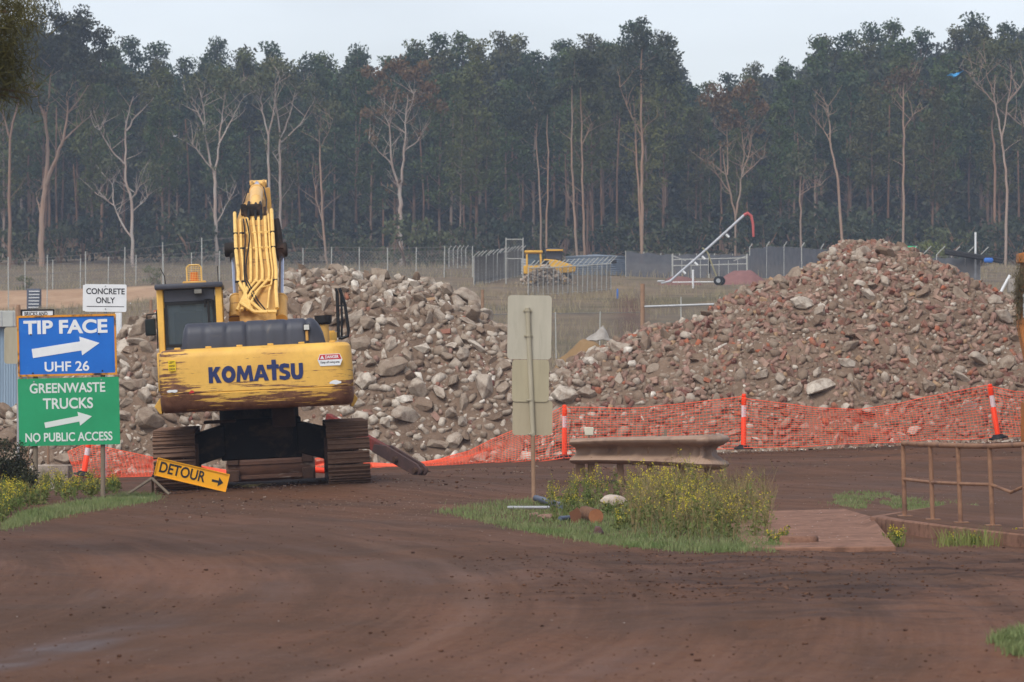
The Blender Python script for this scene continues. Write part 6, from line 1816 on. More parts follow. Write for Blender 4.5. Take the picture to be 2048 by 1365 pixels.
def far_gate():
    D = 258; b = Vector((X(1345, D), D, g1(X(1345, D), D)))
    t = thing('gate', 'far double metal gate with braced end posts behind the long pipe', 'gate', b)
    zz = lambda py: W(0, py, D).z - b.z
    xr = X(1494, D) - b.x
    for x, s_ in ((0, 1), (xr, -1), (X(1418, D) - b.x, 0)):
        mb = MB(); mb.tube([(x, 0, -.3), (x, 0, zz(508))], 0.06, 6); mb.build('post', M_FPOST, t)
        if s_:
            mb = MB(); mb.tube([(x, 0, zz(512)), (x + s_ * 0.9, 0, zz(522))], 0.03, 5); mb.build('brace', M_FPOST, t)
    for z in (zz(520), zz(532)):
        mb = MB(); mb.tube([(0, 0, z), (xr, 0, z + 0.12)], 0.035, 5); mb.build('rail', M_FPOST, t)
    for i in range(1, 8):
        x = xr * i / 8; mb = MB(); mb.tube([(x, 0, -.1), (x, 0, zz(521))], 0.022, 5); mb.build('upright', M_FPOST, t)
far_gate()
def single_posts():
    for i, (px, pt, pb, D, lab) in enumerate(((965, 580, 612, 120, 'short rusty post at the right shoulder of the first heap'), (1386, 540, 584, 225, 'white stake at the foot of the long pipe'), (1951, 465, 500, 262, 'white stake right of the small green wattle'),
                                              (2012, 551, 582, 140, 'white pole leaning over the dry ground at the right'), (302, 600, 640, 120, 'short timber post left of the cab roof'))):
        a = W(px, pb + 30, D); b = W(px + (8 if px == 2012 else 0), pt, D); a.z = min(a.z, g1(a.x, D)) if px != 2012 else W(px - 14, pb, D).z
        if px == 2012: a = W(px - 13, pb + 8, D)
        mb = MB(); mb.tube([a, b], 3.0 * D / F if px in (965, 302, 2012) else 2.0 * D / F, 8)
        o = mb.build('post', M_DUSTPOST if px in (965, 302) else M_WHITE, origin=a, smooth=True); tag(o, lab, 'post')
single_posts()

def loader():
    D = 238; bx = X(1100, D); b = Vector((bx, D, g1(bx, D)))
    t = thing('wheel_loader', 'yellow wheel loader with open cab and sloping bonnet behind the enclosure fence', 'loader', b)
    def q(px, py): w = W(px, py, D); return w.x - bx, w.z - b.z
    # cab
    x0, z0 = q(1052, 534); x1, z1 = q(1082, 503)
    mb = MB()
    for x in (x0 + .06, x1 - .05):
        for y in (-0.7, 0.7): mb.tube([(x + (0.12 if x > x0 + .2 else 0), y, z0 - .4), (x, y, z1 - .1)], 0.07, 6)
    mb.box(((x0 + x1) / 2, 0, z0 - .2), (x1 - x0 + .3, 1.5, 0.5)); mb.build('cab', M_LOADER, t, bevel=0.02)
    mb = MB(); mb.box(((x0 + x1) / 2, 0, z1 - .05), (x1 - x0 + .2, 1.7, 0.16)); mb.build('roof', M_LOADER, t, bevel=0.04)
    mb = MB(); mb.box(((x0 + x1) / 2, -0.72, (z0 + z1) / 2 - .02), (x1 - x0 - .2, 0.02, z1 - z0 - .35)); mb.build('window', M_GLASS, t)
    mb = MB(); xa, za = q(1082, 515); xb, zb = q(1126, 503); mb.box(((xa + xb) / 2 + .1, 0.4, (za + zb) / 2), (xb - xa - .3, 1.2, 0.75)); mb.build('engine_cover', M_BLK, t, bevel=0.06)
    mb = MB(); xa, za = q(1092, 502); xb, zb = q(1126, 502); mb.box(((xa + xb) / 2, 0.2, za + .02), (xb - xa, 1.3, 0.1)); mb.build('canopy', M_LOADER, t, bevel=0.02)
    # bonnet sloping down to the right
    pr = [q(1078, 540), q(1080, 525), q(1090, 519), q(1112, 521), q(1135, 528), q(1152, 534), q(1150, 545), q(1120, 548)]
    mb = MB(); mb.prism(pr, -0.75, 0.75, axis='y'); mb.build('bonnet', M_LOADER, t, bevel=0.04)
    mb = MB(); xa, za = q(1089, 526); mb.box((xa + .05, -0.77, za), (0.42, 0.03, 0.26)); mb.build('grille', M_DARK, t)
    for px in (1064, 1128):
        xw, zw = q(px, 560); w = thing('wheel', None, None); w.parent = t; w.location = (xw, -0.6, 0.28)
        mb = MB(); mb.cyl((0, -.16, 0), (0, .16, 0), 0.5, n=22); mb.build('tyre', M_RUBBER, w, bevel=0.06)
        mb = MB(); mb.cyl((0, -.18, 0), (0, -.14, 0), 0.24, n=16); mb.build('rim', M_LOADER, w)
    # heap of pale rubble lying in front of it
    rr = random.Random(8); mb = MB()
    for i in range(420):
        a = rr.gauss(0, 1.15); h = max(0.25, 1.5 - abs(a) * 0.4)
        c = Vector((bx - 0.3 + a * 0.55, D - 2.5 + rr.uniform(-.5, .5), g1(bx, D - 2.5) + rr.random() ** .7 * h * 0.9)); s_ = rr.uniform(.18, .42)
        lv, lf = CHUNKS['block'][i % 4][1:]
        mb.add([Vector(v) * s_ for v in lv], [tuple(f) for f in lf], Matrix.Translation(c) @ Matrix.Rotation(rr.random() * 6, 4, 'Z') @ Matrix.Rotation(rr.random() * 6, 4, 'X'))
    m = rubble_material('pale_rubble', False)
    o = mb.build('rubble', m, origin=(bx, D - 2.5, g1(bx, D - 2.5))); o.color = lin(176, 160, 142); tag(o, 'small heap of pale rubble in front of the yellow loader', 'rubble', kind='stuff')
loader()
def tank():
    D = 270; bx = X(1180, D); b = Vector((bx, D, g1(bx, D)))
    t = thing('water_tank', 'corrugated grey blue tank with a small dark sign behind the loader', 'tank', b)
    r = (X(1253, D) - X(1132, D)) / 2; cx = (X(1253, D) + X(1132, D)) / 2 - bx; h = W(0, 515, D).z - b.z
    loops = []
    for i in range(41):
        z = h * i / 40; rr_ = r + 0.03 * math.sin(i * PI / 2)
        loops.append([(cx + rr_ * math.cos(2 * PI * k / 48), rr_ * math.sin(2 * PI * k / 48), z) for k in range(48)])
    mb = MB(); mb.loft(loops, caps=False); mb.build('wall', M_TANK, t, smooth=True)
    mb = MB(); mb.loft([[(cx + (r + .06) * math.cos(2 * PI * k / 48) * s_, (r + .06) * math.sin(2 * PI * k / 48) * s_, z) for k in range(48)] for s_, z in ((1, h - .02), (1, h + .05), (0.02, h + .2))]); mb.build('roof', M_TANK, t)
    x = X(1226, D) - bx; y = -math.sqrt(max(.1, (r + .05) ** 2 - (x - cx) ** 2)) - 0.03
    mb = MB(); mb.box((x, y, W(0, 525, D).z - b.z), (0.4, 0.05, 0.24), Matrix.Identity(4)); mb.build('sign_plate', M_DARK, t)
    # second lower tank just showing left of the loader
    bx2 = X(1042, D); b2 = Vector((bx2, D, g1(bx2, D))); t2 = thing('water_tank', 'low pale corrugated tank half hidden behind the tall gate', 'tank', b2)
    h2 = W(0, 518, D).z - b2.z
    loops = [[((0.95 + 0.02 * math.sin(i * PI / 2)) * math.cos(2 * PI * k / 32), (0.95 + 0.02 * math.sin(i * PI / 2)) * math.sin(2 * PI * k / 32), h2 * i / 24) for k in range(32)] for i in range(25)]
    mb = MB(); mb.loft(loops); mb.build('wall', M_GALV, t2, smooth=True)
tank()
M_GALVW = pm('dull_white_pipe', lin(186, 188, 192), lin(160, 164, 170), 4, .5)
def long_pipe():
    D = 226
    a = W(1328, 566, D); b = Vector((a.x, a.y, g1(a.x, D)))
    t = thing('raised_pipe', 'long white pipe raised at a slant with a red hose hanging from its end', 'pipe', b)
    P = lambda px, py, d=0: W(px, py, D + d) - b
    mb = MB(); mb.tube([P(1322, 567), P(1340, 563), P(1420, 493), P(1478, 440), P(1488, 431)], [0.06, 0.07, 0.075, 0.075, 0.075], 10); mb.build('pipe', M_GALVW, t, smooth=True)
    mb = MB(); mb.tube([P(1488, 431), P(1495, 427), P(1502, 432), P(1506, 448), P(1507, 474)], [0.1, 0.1, 0.09, 0.08, 0.07], 8); mb.build('hose', pm('red_hose', lin(186, 92, 88), lin(160, 76, 74), 4, 0.7), t, smooth=True)
    for px, py in ((1450, 470), (1387, 526), (1402, 514), (1363, 543)):
        mb = MB(); mb.cyl(P(px + 2, py - 1), P(px + 8, py + 5), 0.07, n=8); mb.build('fitting', M_WHITE, t)
    gz_ = g1(X(1438, D), D)
    mb = MB(); mb.tube([P(1404, 496), P(1415, 505), P(1434, 556)], 0.05, 6); mb.build('strut', pm('strut_paint', lin(150, 144, 112), lin(130, 124, 96), 5, 0.7), t)
    mb = MB(); mb.tube([P(1419, 515, 1), P(1419, 548, 1)], 0.05, 6); mb.build('strut', M_DARK, t)
    zc = W(0, 561, D).z - b.z
    for dx in (0, 0.5):
        w = thing('wheel', None, None); w.parent = t; c = P(1436, 562); w.location = (c.x + dx * .35, c.y - .2 + dx, c.z)
        mb = MB(); mb.cyl((0, -.1, 0), (0, .1, 0), 0.27, n=18); mb.build('tyre', M_RUBBER, w, bevel=0.03)
        mb = MB(); mb.cyl((0, -.12, 0), (0, -.09, 0), 0.13, n=12); mb.build('rim', M_GALV, w)
    mb = MB(); mb.tube([P(1345, 565), P(1430, 564)], 0.035, 6); mb.build('tow_bar', M_WHITE, t)
long_pipe()
def mounds():
    for px0, px1, py, D, col, lab, nm in ((1428, 1540, 536, 240, lin(132, 96, 92), 'low pinkish gravel mound behind the red hose', 'gravel_mound'), (1310, 1410, 549, 238, lin(124, 92, 86), 'long low pinkish gravel spread at the foot of the pipe', 'gravel_mound'),
                                          (1050, 1300, 676, 104, lin(142, 116, 84), 'tan sand mound in the dip between the heaps', 'sand_mound')):
        x0, x1 = X(px0, D), X(px1, D); cx = (x0 + x1) / 2; w = (x1 - x0) / 2; base = g1(cx, D); h = W(0, py, D).z - base
        if nm == 'sand_mound': base -= 0.5; h = W(0, py, D).z - base
        N = 40; V = []; 
        for j in range(N):
            for i in range(N):
                u, v = i / (N - 1) * 2 - 1, j / (N - 1) * 2 - 1; rr_ = math.hypot(u, v)
                z = h * max(0, math.cos(min(1, rr_) * PI / 2)) ** 0.85 * (0.88 + 0.24 * float(fbm(u * 3 + px0, v * 3, 3, 2)))
                x, y = cx + u * w, D + v * w * 0.8
                V.append((x, y, (base if nm == 'sand_mound' else g1(x, y)) - 0.12 + z))
        idx = (np.arange(N - 1)[None, :] + N * np.arange(N - 1)[:, None]).ravel()
        m = pm(nm + '_soil', col, tuple(c * .78 for c in col[:3]) + (1,), 3, 0.95, bump=0.6, spec=0.1)
        o = link(nm, mesh_np(nm, V, np.stack([idx, idx + 1, idx + 1 + N, idx + N], 1), m, True)); tag(o, lab, 'mound')
    # crumpled white sheet behind the sand mound
    D = 110; pl = [(1165, 681), (1180, 672), (1191, 664), (1199, 655), (1205, 650), (1212, 664), (1220, 676), (1236, 680)]
    b = W(1200, 682, D); rr = random.Random(2); mb = MB(); loops = []
    for k, (dy, sc_) in enumerate(((-.5, 0.15), (-.25, .75), (0, 1), (.3, .8), (.55, .15))):
        loops.append([W(a, 684 + (c - 684) * sc_ + rr.uniform(-1.5, 1.5), D) - b + Vector((rr.uniform(-.03, .03), dy, 0)) for a, c in pl])
    mb.loft(loops, caps=False, close=False); o = mb.build('tarpaulin', pm('grubby_white_sheet', lin(160, 154, 146), lin(132, 124, 114), 5, 0.9), smooth=True, ang=70, origin=None); o.location = b; tag(o, 'crumpled white sheet peaked over the sand between the heaps', 'tarpaulin')
mounds()
def shed():
    D = 105.0; x0, x1 = X(-120, D), X(36, D); g0 = g1(x1, D) - 0.1; zt_ = W(0, 622, D).z; zb_ = W(0, 812, D).z; zm = W(0, 655, D).z
    m = pm('pale_blue_cladding', lin(150, 168, 182), lin(134, 152, 168), 2, 0.5, stretch=(6, 1, 0.5), bump=0.05)
    b = Vector((x1, D, min(g0, zb_)))
    t = thing('shed', 'pale blue corrugated shed cut off by the left edge behind the signs', 'shed', b)
    n = 60; loop = []
    for i in range(n + 1): loop.append((x0 + (x1 - x0) * i / n - b.x, 0.03 * (i % 2)))
    outl = loop + [(0, 2.4), (x0 - b.x, 2.4)]
    mb = MB(); mb.loft([[(a, y, z - b.z) for a, y in outl] for z in (b.z - .05, zm)]); mb.build('wall', m, t)
    mb = MB(); mb.box(((x0 + x1) / 2 - b.x + .05, 1.15, (zm + zt_) / 2 - b.z), (x1 - x0 + .25, 2.7, zt_ - zm)); mb.build('fascia', pm('pale_fascia', lin(176, 178, 172), lin(160, 162, 156), 3, 0.6), t, bevel=0.02)
    for i in range(8):
        x = x1 - b.x - .1 - i * .32; mb = MB(); mb.box((x, -0.205, (zm + zt_) / 2 - b.z), (0.03, 0.02, zt_ - zm - .05)); mb.build('fascia_rib', M_GALV, t)
shed()
def small_far_things():
    # stacked dark drum-like culvert with white slats on the clay bank
    D = 243.5; b = W(67, 607, D); b.z = g1(b.x, D) - 0.05
    t = thing('culvert', 'dark culvert box with white slats set in the clay bank', 'culvert', b)
    h = W(0, 578, D).z - b.z; mb = MB(); mb.box((0, 0.3, h / 2), (0.86, 0.7, h)); mb.build('box', pm('culvert_grey', lin(84, 88, 100), lin(70, 74, 86), 3, 0.7), t, bevel=0.05)
    for i in range(7):
        mb = MB(); mb.box((0.0 + 0.01 * i, -0.07, h * (i + 0.6) / 7.4), (0.66, 0.05, 0.055)); mb.build('slat', M_WHITE, t)
    # two scraps of plastic caught in the wood
    def scrap(px, py, D, w, col, lab, seed):
        rr = random.Random(seed); c = W(px, py, D); mb = MB(); 
        pl = [(-1, -.1), (-.55, .25), (-.2, .1), (.15, .42), (.5, .5), (1, .85), (.55, .3), (.35, -.05), (0, -.35), (-.3, -.75), (-.35, -.3)]
        for dy in (0,):
            fr = [Vector((a * w, 0.25 * math.sin(a * 4 + e * 3), e * w * .6)) for a, e in pl]; bk = [v + Vector((0, .03, .01)) for v in fr]
            mb.loft([fr, bk])
        o = mb.build('plastic_scrap', pm('scrap_' + lab.split()[1], col, None, 4, 0.5), origin=None); o.location = c; tag(o, lab, 'plastic scrap')
    scrap(1911, 150, 345, 0.75, lin(60, 150, 205), 'torn blue plastic scrap high against the dark crowns', 1)
    scrap(350, 273, 348, 0.22, lin(210, 210, 212), 'small white plastic scrap caught between two pale gums', 2)
    # blue and red bits, black pipe stack and a pale block beyond the right heap
    for px, py, D, sz, col, lab, nm, cat in ((1977, 521, 240, (.7, .4, .3), lin(52, 108, 190), 'blue drum lying on the bank right of the brick heap', 'drum', 'drum'), (1235, 588, 190, (.12, .12, .5), lin(70, 110, 176), 'small blue stake at the red soil scar', 'stake', 'stake'),
                                             (1822, 497, 252, (1.0, .6, .3), lin(40, 150, 98), 'green bundle just over the brick heap peak', 'bundle', 'bundle'), (1322, 563, 205, (.5, .4, .1), lin(190, 190, 190), 'white scrap of sheet lying near the foot of the long pipe', 'sheet', 'sheet'),
                                             (2028, 572, 140, (.55, .5, .5), lin(150, 142, 132), 'pale concrete cube on the dry ground at the right edge', 'concrete_cube', 'concrete block'), (236, 612, 236, (.3, .3, .35), lin(200, 200, 196), 'small white bucket below the clay bank', 'bucket', 'bucket')):
        if nm == 'bucket': px = 262
        c = W(px, py, D); mb = MB(); rr = random.Random(px)
        n = 10; loops = []
        for i in range(5):
            f = i / 4; s_ = (0.8, 1, 1.02, 1, 0.75)[i] if nm != 'concrete_cube' else 1
            loops.append([(sz[0] / 2 * s_ * max(-.8, min(.8, 1.15 * math.cos(2 * PI * k / n))), sz[1] / 2 * s_ * max(-.8, min(.8, 1.15 * math.sin(2 * PI * k / n))), sz[2] * (f - .5)) for k in range(n)])
        mb.loft(loops); o = mb.build(nm, pm(nm + '_paint', col, None, 4, 0.6), bevel=0.01); o.location = c; tag(o, lab, cat)
    D = 246; b = W(1870, 510, D); mb = MB()
    t = thing('pipe_stack', 'stack of long black pipes on the bank right of the brick heap', 'pipes', b)
    for i in range(5):
        mb = MB(); a = W(1890, 506 + (i // 3) * -4, D + (i % 3) * 0.35) - b; c = W(2005, 524 + (i // 3) * -4, D + (i % 3) * 0.35 - 1) - b; mb.tube([a, c], 0.13, 10); mb.build('pipe', M_DARK, t, smooth=True)
small_far_things()
def right_machine():
    """the edge of an orange machine's arm and bucket cut off by the frame"""
    D = 74.0; b = W(2075, 880, D); b.z = g1(b.x, D)
    t = thing('grab_machine', 'orange brown machine arm with hanging weed cut off by the right edge', 'machine', b)
    P = lambda px, py, d=0: W(px, py, D + d) - b
    m = worn_paint('orange_machine', lin(178, 112, 48), lin(156, 98, 48), 0.4)
    def pr(name, pts, y0, y1, mat=m, par=t):
        mb = MB(); mb.prism([(P(a, c).x, P(a, c).z) for a, c in pts], y0, y1, axis='y'); return mb.build(name, mat, par, bevel=0.012)
    pr('bracket', [(2035, 508), (2060, 503), (2075, 507), (2075, 527), (2050, 528), (2035, 526)], -.2, .2)
    arm = pr('arm', [(2035, 575), (2052, 566), (2130, 560), (2150, 700), (2120, 880), (2070, 880), (2050, 720), (2036, 655)], -.22, .22)
    pr('side_stripe', [(2042, 590), (2054, 574), (2058, 574), (2048, 594), (2049, 640), (2043, 636)], -.236, -.225, M_WHITE, arm)
    mb = MB(); mb.tube([P(2046, 524), P(2043, 560), P(2052, 600)], [.06, .05, .04], 8); mb.build('link_pin', M_DUSTPOST, t, smooth=True)
    mb = MB(); mb.tube([P(2049, 500), P(2052, 540), P(2062, 570)], 0.03, 6); mb.build('hose', M_RUBBER, t, smooth=True)
    rng = np.random.default_rng(6); c = np.array([P(2036, 590)[:]]); pts = c + rng.normal(size=(1500, 3)) * np.array([0.05, .08, .3]) + np.array([0, -.22, 0])
    v, f = leaf_quads(pts, rng, 0.11, 0.012, 1.6); o = link('hanging_weed', mesh_np('hanging_weed', v, f, M_LEAF), t); o.color = lin(96, 84, 58)
    # tracked base and mast standing outside the frame
    mb = MB(); mb.box((0.75, 0.9, 0.45), (1.6, 2.4, 0.9)); mb.box((0.9, 1.0, 1.5), (1.5, 1.8, 1.3)); mb.build('body', m, t, bevel=0.05)
right_machine()

# ================================================================== VEGETATION AND LITTLE THINGS ON THE GROUND
def gpx(px, py, z=0.0):
    """ground point seen at a pixel (near ground, up to about 70 m)"""
    D = CAMZ * F / max(20, (py - HZ))
    for _ in range(6):
        z = g1((px - 1024) / F * D, D); D = (CAMZ - z) * F / max(20, (py - HZ))
    return Vector(((px - 1024) / F * D, D, z))
def gpxv(pp):
    pp = np.array(pp, dtype=float); px, py = pp[:, 0], pp[:, 1]
    den = np.maximum(20, py - HZ); D = CAMZ * F / den
    for _ in range(6):
        z = gz((px - 1024) / F * D, D); D = (CAMZ - z) * F / den
    return np.stack([(px - 1024) / F * D, D, z], 1)
def hillv(pp):
    pp = np.array(pp, dtype=float); x = (pp[:, 0] - 1024) / F * pp[:, 1]
    return np.stack([x, pp[:, 1], gz(x, pp[:, 1])], 1)
def plant_material(name, c1, c2, sc=1.2, trans=0.2):
    k = NT(name); P = k.vec((1, 1, 1), 'World')
    c = k.mix(k.step(k.noise(sc, 4, 0.6, P), 0.35, 0.65), c1, c2)
    c = k.mix(k.math('MULTIPLY', k.step(k.noise(sc * 14, 2, 0.5, P), 0.45, 0.65), 0.5), c, k.mix(0.5, c, lin(150, 140, 90)))
    k.col(c); k.set(0.65, 0, 0.2)
    tr = k.n('ShaderNodeBsdfTranslucent'); k.l(c, tr.inputs[0])
    mx = k.n('ShaderNodeMixShader'); mx.inputs[0].default_value = trans
    k.l(k.b.outputs[0], mx.inputs[1]); k.l(tr.outputs[0], mx.inputs[2]); k.l(mx.outputs[0], k.out.inputs[0]); return k.m
M_GRASS = plant_material('short_grass', lin(96, 118, 66), lin(132, 138, 96))
M_DRYG = plant_material('dry_grass', lin(158, 144, 116), lin(130, 120, 100), 0.3)
M_WEED = plant_material('weed_leaves', lin(82, 104, 48), lin(108, 114, 62), 2.0)
M_STALK = plant_material('weed_stalks', lin(124, 112, 72), lin(148, 128, 92), 2.0)
M_FLOWER = plant_material('yellow_flowers', lin(212, 196, 56), lin(192, 174, 52), 6.0, 0.3)

def inside(px, py, poly):
    r = False; j = len(poly) - 1
    for i in range(len(poly)):
        if (poly[i][1] > py) != (poly[j][1] > py) and px < (poly[j][0] - poly[i][0]) * (py - poly[i][1]) / (poly[j][1] - poly[i][1]) + poly[i][0]: r = not r
        j = i
    return r
def sample_poly(poly, n, rr):
    x0, x1 = min(p[0] for p in poly), max(p[0] for p in poly); y0, y1 = min(p[1] for p in poly), max(p[1] for p in poly)
    out = []
    while len(out) < n:
        px, py = rr.uniform(x0, x1), rr.uniform(y0, y1)
        if inside(px, py, poly): out.append((px, py))
    return out
def blades(points, rr, h0, h1, w, lean=0.5):
    n = len(points); P = np.array(points)
    rng = np.random.default_rng(rr.randrange(10 ** 6))
    h = rng.uniform(h0, h1, n)[:, None]; a = rng.uniform(0, 2 * PI, n); b = rng.uniform(0, 2 * PI, n)
    side = np.stack([np.cos(a), np.sin(a), 0 * a], 1) * w
    ln = np.stack([np.cos(b), np.sin(b), 0 * b], 1) * h * lean * rng.uniform(0.2, 1.3, n)[:, None]
    mid = P + ln * 0.35 + np.array([0, 0, 1]) * h * 0.6; tip = P + ln + np.array([0, 0, 1]) * h
    v = np.stack([P - side, P + side, mid + side * 0.7, mid - side * 0.7, tip, ], 1).reshape(-1, 3)
    f = []
    o = np.arange(n)[:, None] * 5
    q = np.concatenate([o, o + 1, o + 2, o + 3], 1); t = np.concatenate([o + 3, o + 2, o + 4, o + 4], 1)
    return v, q, t
def grass(label, polys, n, h0, h1, w, mat, seed, name='grass', ground=gpxv, patchy=0.0):
    rr = random.Random(seed); pts = []
    for poly, share in polys: pts += sample_poly(poly, int(n * share), rr)
    pts = np.array(pts); jr = np.random.default_rng(seed); near_ = ground is gpxv
    pts = pts + jr.normal(size=pts.shape) * (np.array([16, 3.2]) if near_ else np.array([20, 2])) * jr.random((len(pts), 1))
    if patchy: pts = pts[fbm(pts[:, 0] * 0.02, pts[:, 1] * 0.08, 3, 3) >= patchy]
    pts = ground(pts) - np.array([0, 0, 0.01])
    v, q, t = blades(pts, rr, h0, h1, w)
    me = bpy.data.meshes.new(name)
    tri = t[:, :3]
    nq, nt = len(q), len(tri)
    me.vertices.add(len(v)); me.vertices.foreach_set('co', v.astype(np.float32).ravel())
    li = np.concatenate([q.ravel(), tri.ravel()]).astype(np.int32)
    me.loops.add(len(li)); me.loops.foreach_set('vertex_index', li)
    me.polygons.add(nq + nt); me.polygons.foreach_set('loop_start', np.concatenate([np.arange(nq) * 4, nq * 4 + np.arange(nt) * 3]).astype(np.int32))
    me.materials.append(mat); me.update(); me.validate()
    o = link(name, me); tag(o, label, 'grass', kind='stuff')
ISLAND = [(868, 1026), (930, 1014), (1000, 1004), (1090, 998), (1200, 1000), (1350, 1010), (1500, 1030), (1560, 1070), (1575, 1094), (1500, 1100), (1400, 1101), (1300, 1094), (1200, 1082), (1110, 1066), (1030, 1050), (950, 1036)]
EDGE = [(900, 1028), (1000, 1046), (1110, 1064), (1200, 1080), (1300, 1092), (1400, 1099), (1560, 1093), (1560, 1102), (1400, 1104), (1290, 1097), (1190, 1086), (1100, 1070), (1000, 1052)]
grass('short green grass on the traffic island round the yellow weeds', [(ISLAND, 0.75), (EDGE, 0.25)], 26000, 0.03, 0.085, 0.004, M_GRASS, 1)
grass('short green grass growing at the railing and over the concrete kerb end', [([(1640, 1000), (1700, 985), (1800, 988), (1850, 1005), (1960, 1012), (1940, 1028), (1840, 1030), (1740, 1022), (1690, 1014)], 1)], 9000, 0.02, 0.06, 0.004, M_GRASS, 2, patchy=0.44)
grass('short grass along the verge below the boards and the tripod sign', [([(0, 1062), (40, 1030), (130, 1012), (250, 990), (318, 992), (300, 1004), (180, 1022), (60, 1046)], 1)], 12000, 0.03, 0.09, 0.004, M_GRASS, 3)
grass('tuft of green grass in the near right corner of the road', [([(1985, 1280), (2010, 1268), (2080, 1260), (2120, 1320), (2030, 1312)], 1)], 3500, 0.03, 0.09, 0.004, M_GRASS, 4)
grass('long grass blades growing against the foot of the kerb', [([(1880, 1088), (1995, 1086), (1995, 1094), (1880, 1094)], 0.8), ([(1780, 1084), (1800, 1080), (1806, 1092), (1784, 1093)], 0.2)], 380, 0.08, 0.22, 0.004, plant_material('rank_grass', lin(104, 124, 62), lin(140, 132, 76)), 5)
grass('dry grey grass tufts over the slope behind the heaps', [([(-60, 112), (2120, 112), (2120, 235), (-60, 235)], 1)], 30000, 0.12, 0.5, 0.012, M_DRYG, 6, name='dry_grass', ground=hillv, patchy=0.42)
grass('dry grass fringe at the foot of the wood', [([(-60, 255), (2120, 255), (2120, 350), (-60, 350)], 1)], 16000, 0.2, 0.7, 0.02, M_DRYG, 7, name='dry_grass', ground=hillv, patchy=0.42)
grass('green grass bank in front of the pale shed', [([(-60, 97), (40, 97), (40, 103), (-60, 103)], 1)], 5000, 0.08, 0.25, 0.008, M_GRASS, 8, ground=hillv)

def weeds(label, plants, seed):
    """flowering weeds: stems, leaves and tiny yellow florets, one mass. plants: (point, height, flowers 0..1, dry 0..1)"""
    rr = random.Random(seed); rng = np.random.default_rng(seed)
    mb = MB(); leafp = []; flowp = []; dryp = []
    for p, h, fl, dry in plants:
        for k in range(rr.randrange(3, 7)):
            a = rr.random() * 2 * PI; sp = rr.uniform(0.05, 0.42) * h
            hh = h * rr.uniform(0.6, 1.08)
            top = p + Vector((math.cos(a) * sp, math.sin(a) * sp, hh)); mid = p + Vector((math.cos(a) * sp * .35, math.sin(a) * sp * .35, hh * .55))
            mb.mat(1 if rr.random() < dry else 0)
            mb.tube([p - Vector((0, 0, .03)), mid, top], [0.0032, 0.0026, 0.0014], 3, caps=False)
            tips = [top]
            for q in range(rr.randrange(2, 5)):
                s = mid.lerp(top, rr.uniform(0.0, 0.75)); b = rr.random() * 2 * PI; l = rr.uniform(.08, .2) * h / 0.6
                e = s + Vector((math.cos(b) * l * .6, math.sin(b) * l * .6, l)); mb.tube([s, e], [0.0018, 0.001], 3, caps=False); tips.append(e)
            for q in range(int(10 * (1 - 0.6 * dry))):
                s = p.lerp(mid, rr.uniform(0.1, 1)) if rr.random() < .6 else mid.lerp(top, rr.random() * .6)
                leafp.append(tuple(s + Vector((rr.gauss(0, .028), rr.gauss(0, .028), rr.gauss(0, .02)))))
            if dry > .4:
                for q in range(5): dryp.append(tuple(mid.lerp(top, rr.random()) + Vector((rr.gauss(0, .02), rr.gauss(0, .02), rr.gauss(0, .03)))))
            if rr.random() < fl:
                for e in tips:
                    if rr.random() < .7:
                        for q in range(rr.randrange(3, 6)): flowp.append(tuple(e + Vector((rr.gauss(0, .013), rr.gauss(0, .013), rr.gauss(-.012, .022)))))
    n0 = len(mb.v)
    for pts, L_, W_, mi, dr in ((leafp, .062, .022, 0, .2), (dryp, .05, .006, 1, -.4), (flowp, .0185, .016, 2, -.2)):
        if not pts: continue
        v, f = leaf_quads(np.array(pts), rng, L_, W_, dr)
        b = len(mb.v); mb.v += [Vector(q) for q in v]; mb.f += [[b + i for i in q] for q in f.tolist()]; mb.m += [mi] * len(f)
    me = bpy.data.meshes.new('flowering_weeds'); me.from_pydata([tuple(q) for q in mb.v], [], mb.f)
    for m in (M_WEED, M_STALK, M_FLOWER): me.materials.append(m)
    me.polygons.foreach_set('material_index', mb.m)
    o = link('flowering_weeds', me); tag(o, label, 'weeds', kind='stuff')
rw = random.Random(21); pl = []
for px, py in sample_poly([(1095, 1012), (1150, 1003), (1300, 1003), (1440, 1018), (1530, 1050), (1545, 1078), (1480, 1085), (1350, 1088), (1250, 1078), (1160, 1058)], 150, rw):
    back = (1090 - py) / 85
    h = rw.uniform(0.24, 0.46) * (0.75 + 0.5 * max(0, min(1, (px - 1080) / 120))) * (1.0 if px < 1500 else 0.85)
    if 1140 < px < 1260 and py > 1020: h *= 0.45
    if 1140 < px < 1215 and py > 1036: continue
    h *= 0.7 + 0.75 * float(fbm(px * 0.02, py * 0.03, 2, 4))
    pl.append((gpx(px, py), h, 0.45 if px < 1330 else 0.34, 0.25 if px < 1250 else 0.7))
for i in range(45):
    px, py = rw.uniform(1100, 1420), rw.uniform(1004, 1060)
    if 1140 < px < 1260 and py > 1015: continue
    pl.append((gpx(px, py), rw.uniform(.42, .62), 0.9, 0.5))
for i in range(60):
    px, py = rw.uniform(1250, 1540), rw.uniform(1015, 1075)
    pl.append((gpx(px, py), rw.uniform(.42, .68), 0.06, 1.0))
weeds('yellow flowering weeds and dry stalks on the island before the guardrail', pl, 5)
pl = []
for px, py in sample_poly([(0, 1050), (30, 1022), (120, 1006), (240, 986), (236, 975), (60, 982), (-30, 1000)], 140, rw):
    pl.append((gpx(px, py), rw.uniform(0.16, 0.36) * (1.15 if px < 130 else 0.9), 0.5, 0.3))
weeds('yellow flowering weeds on the verge under the boards', pl, 6)
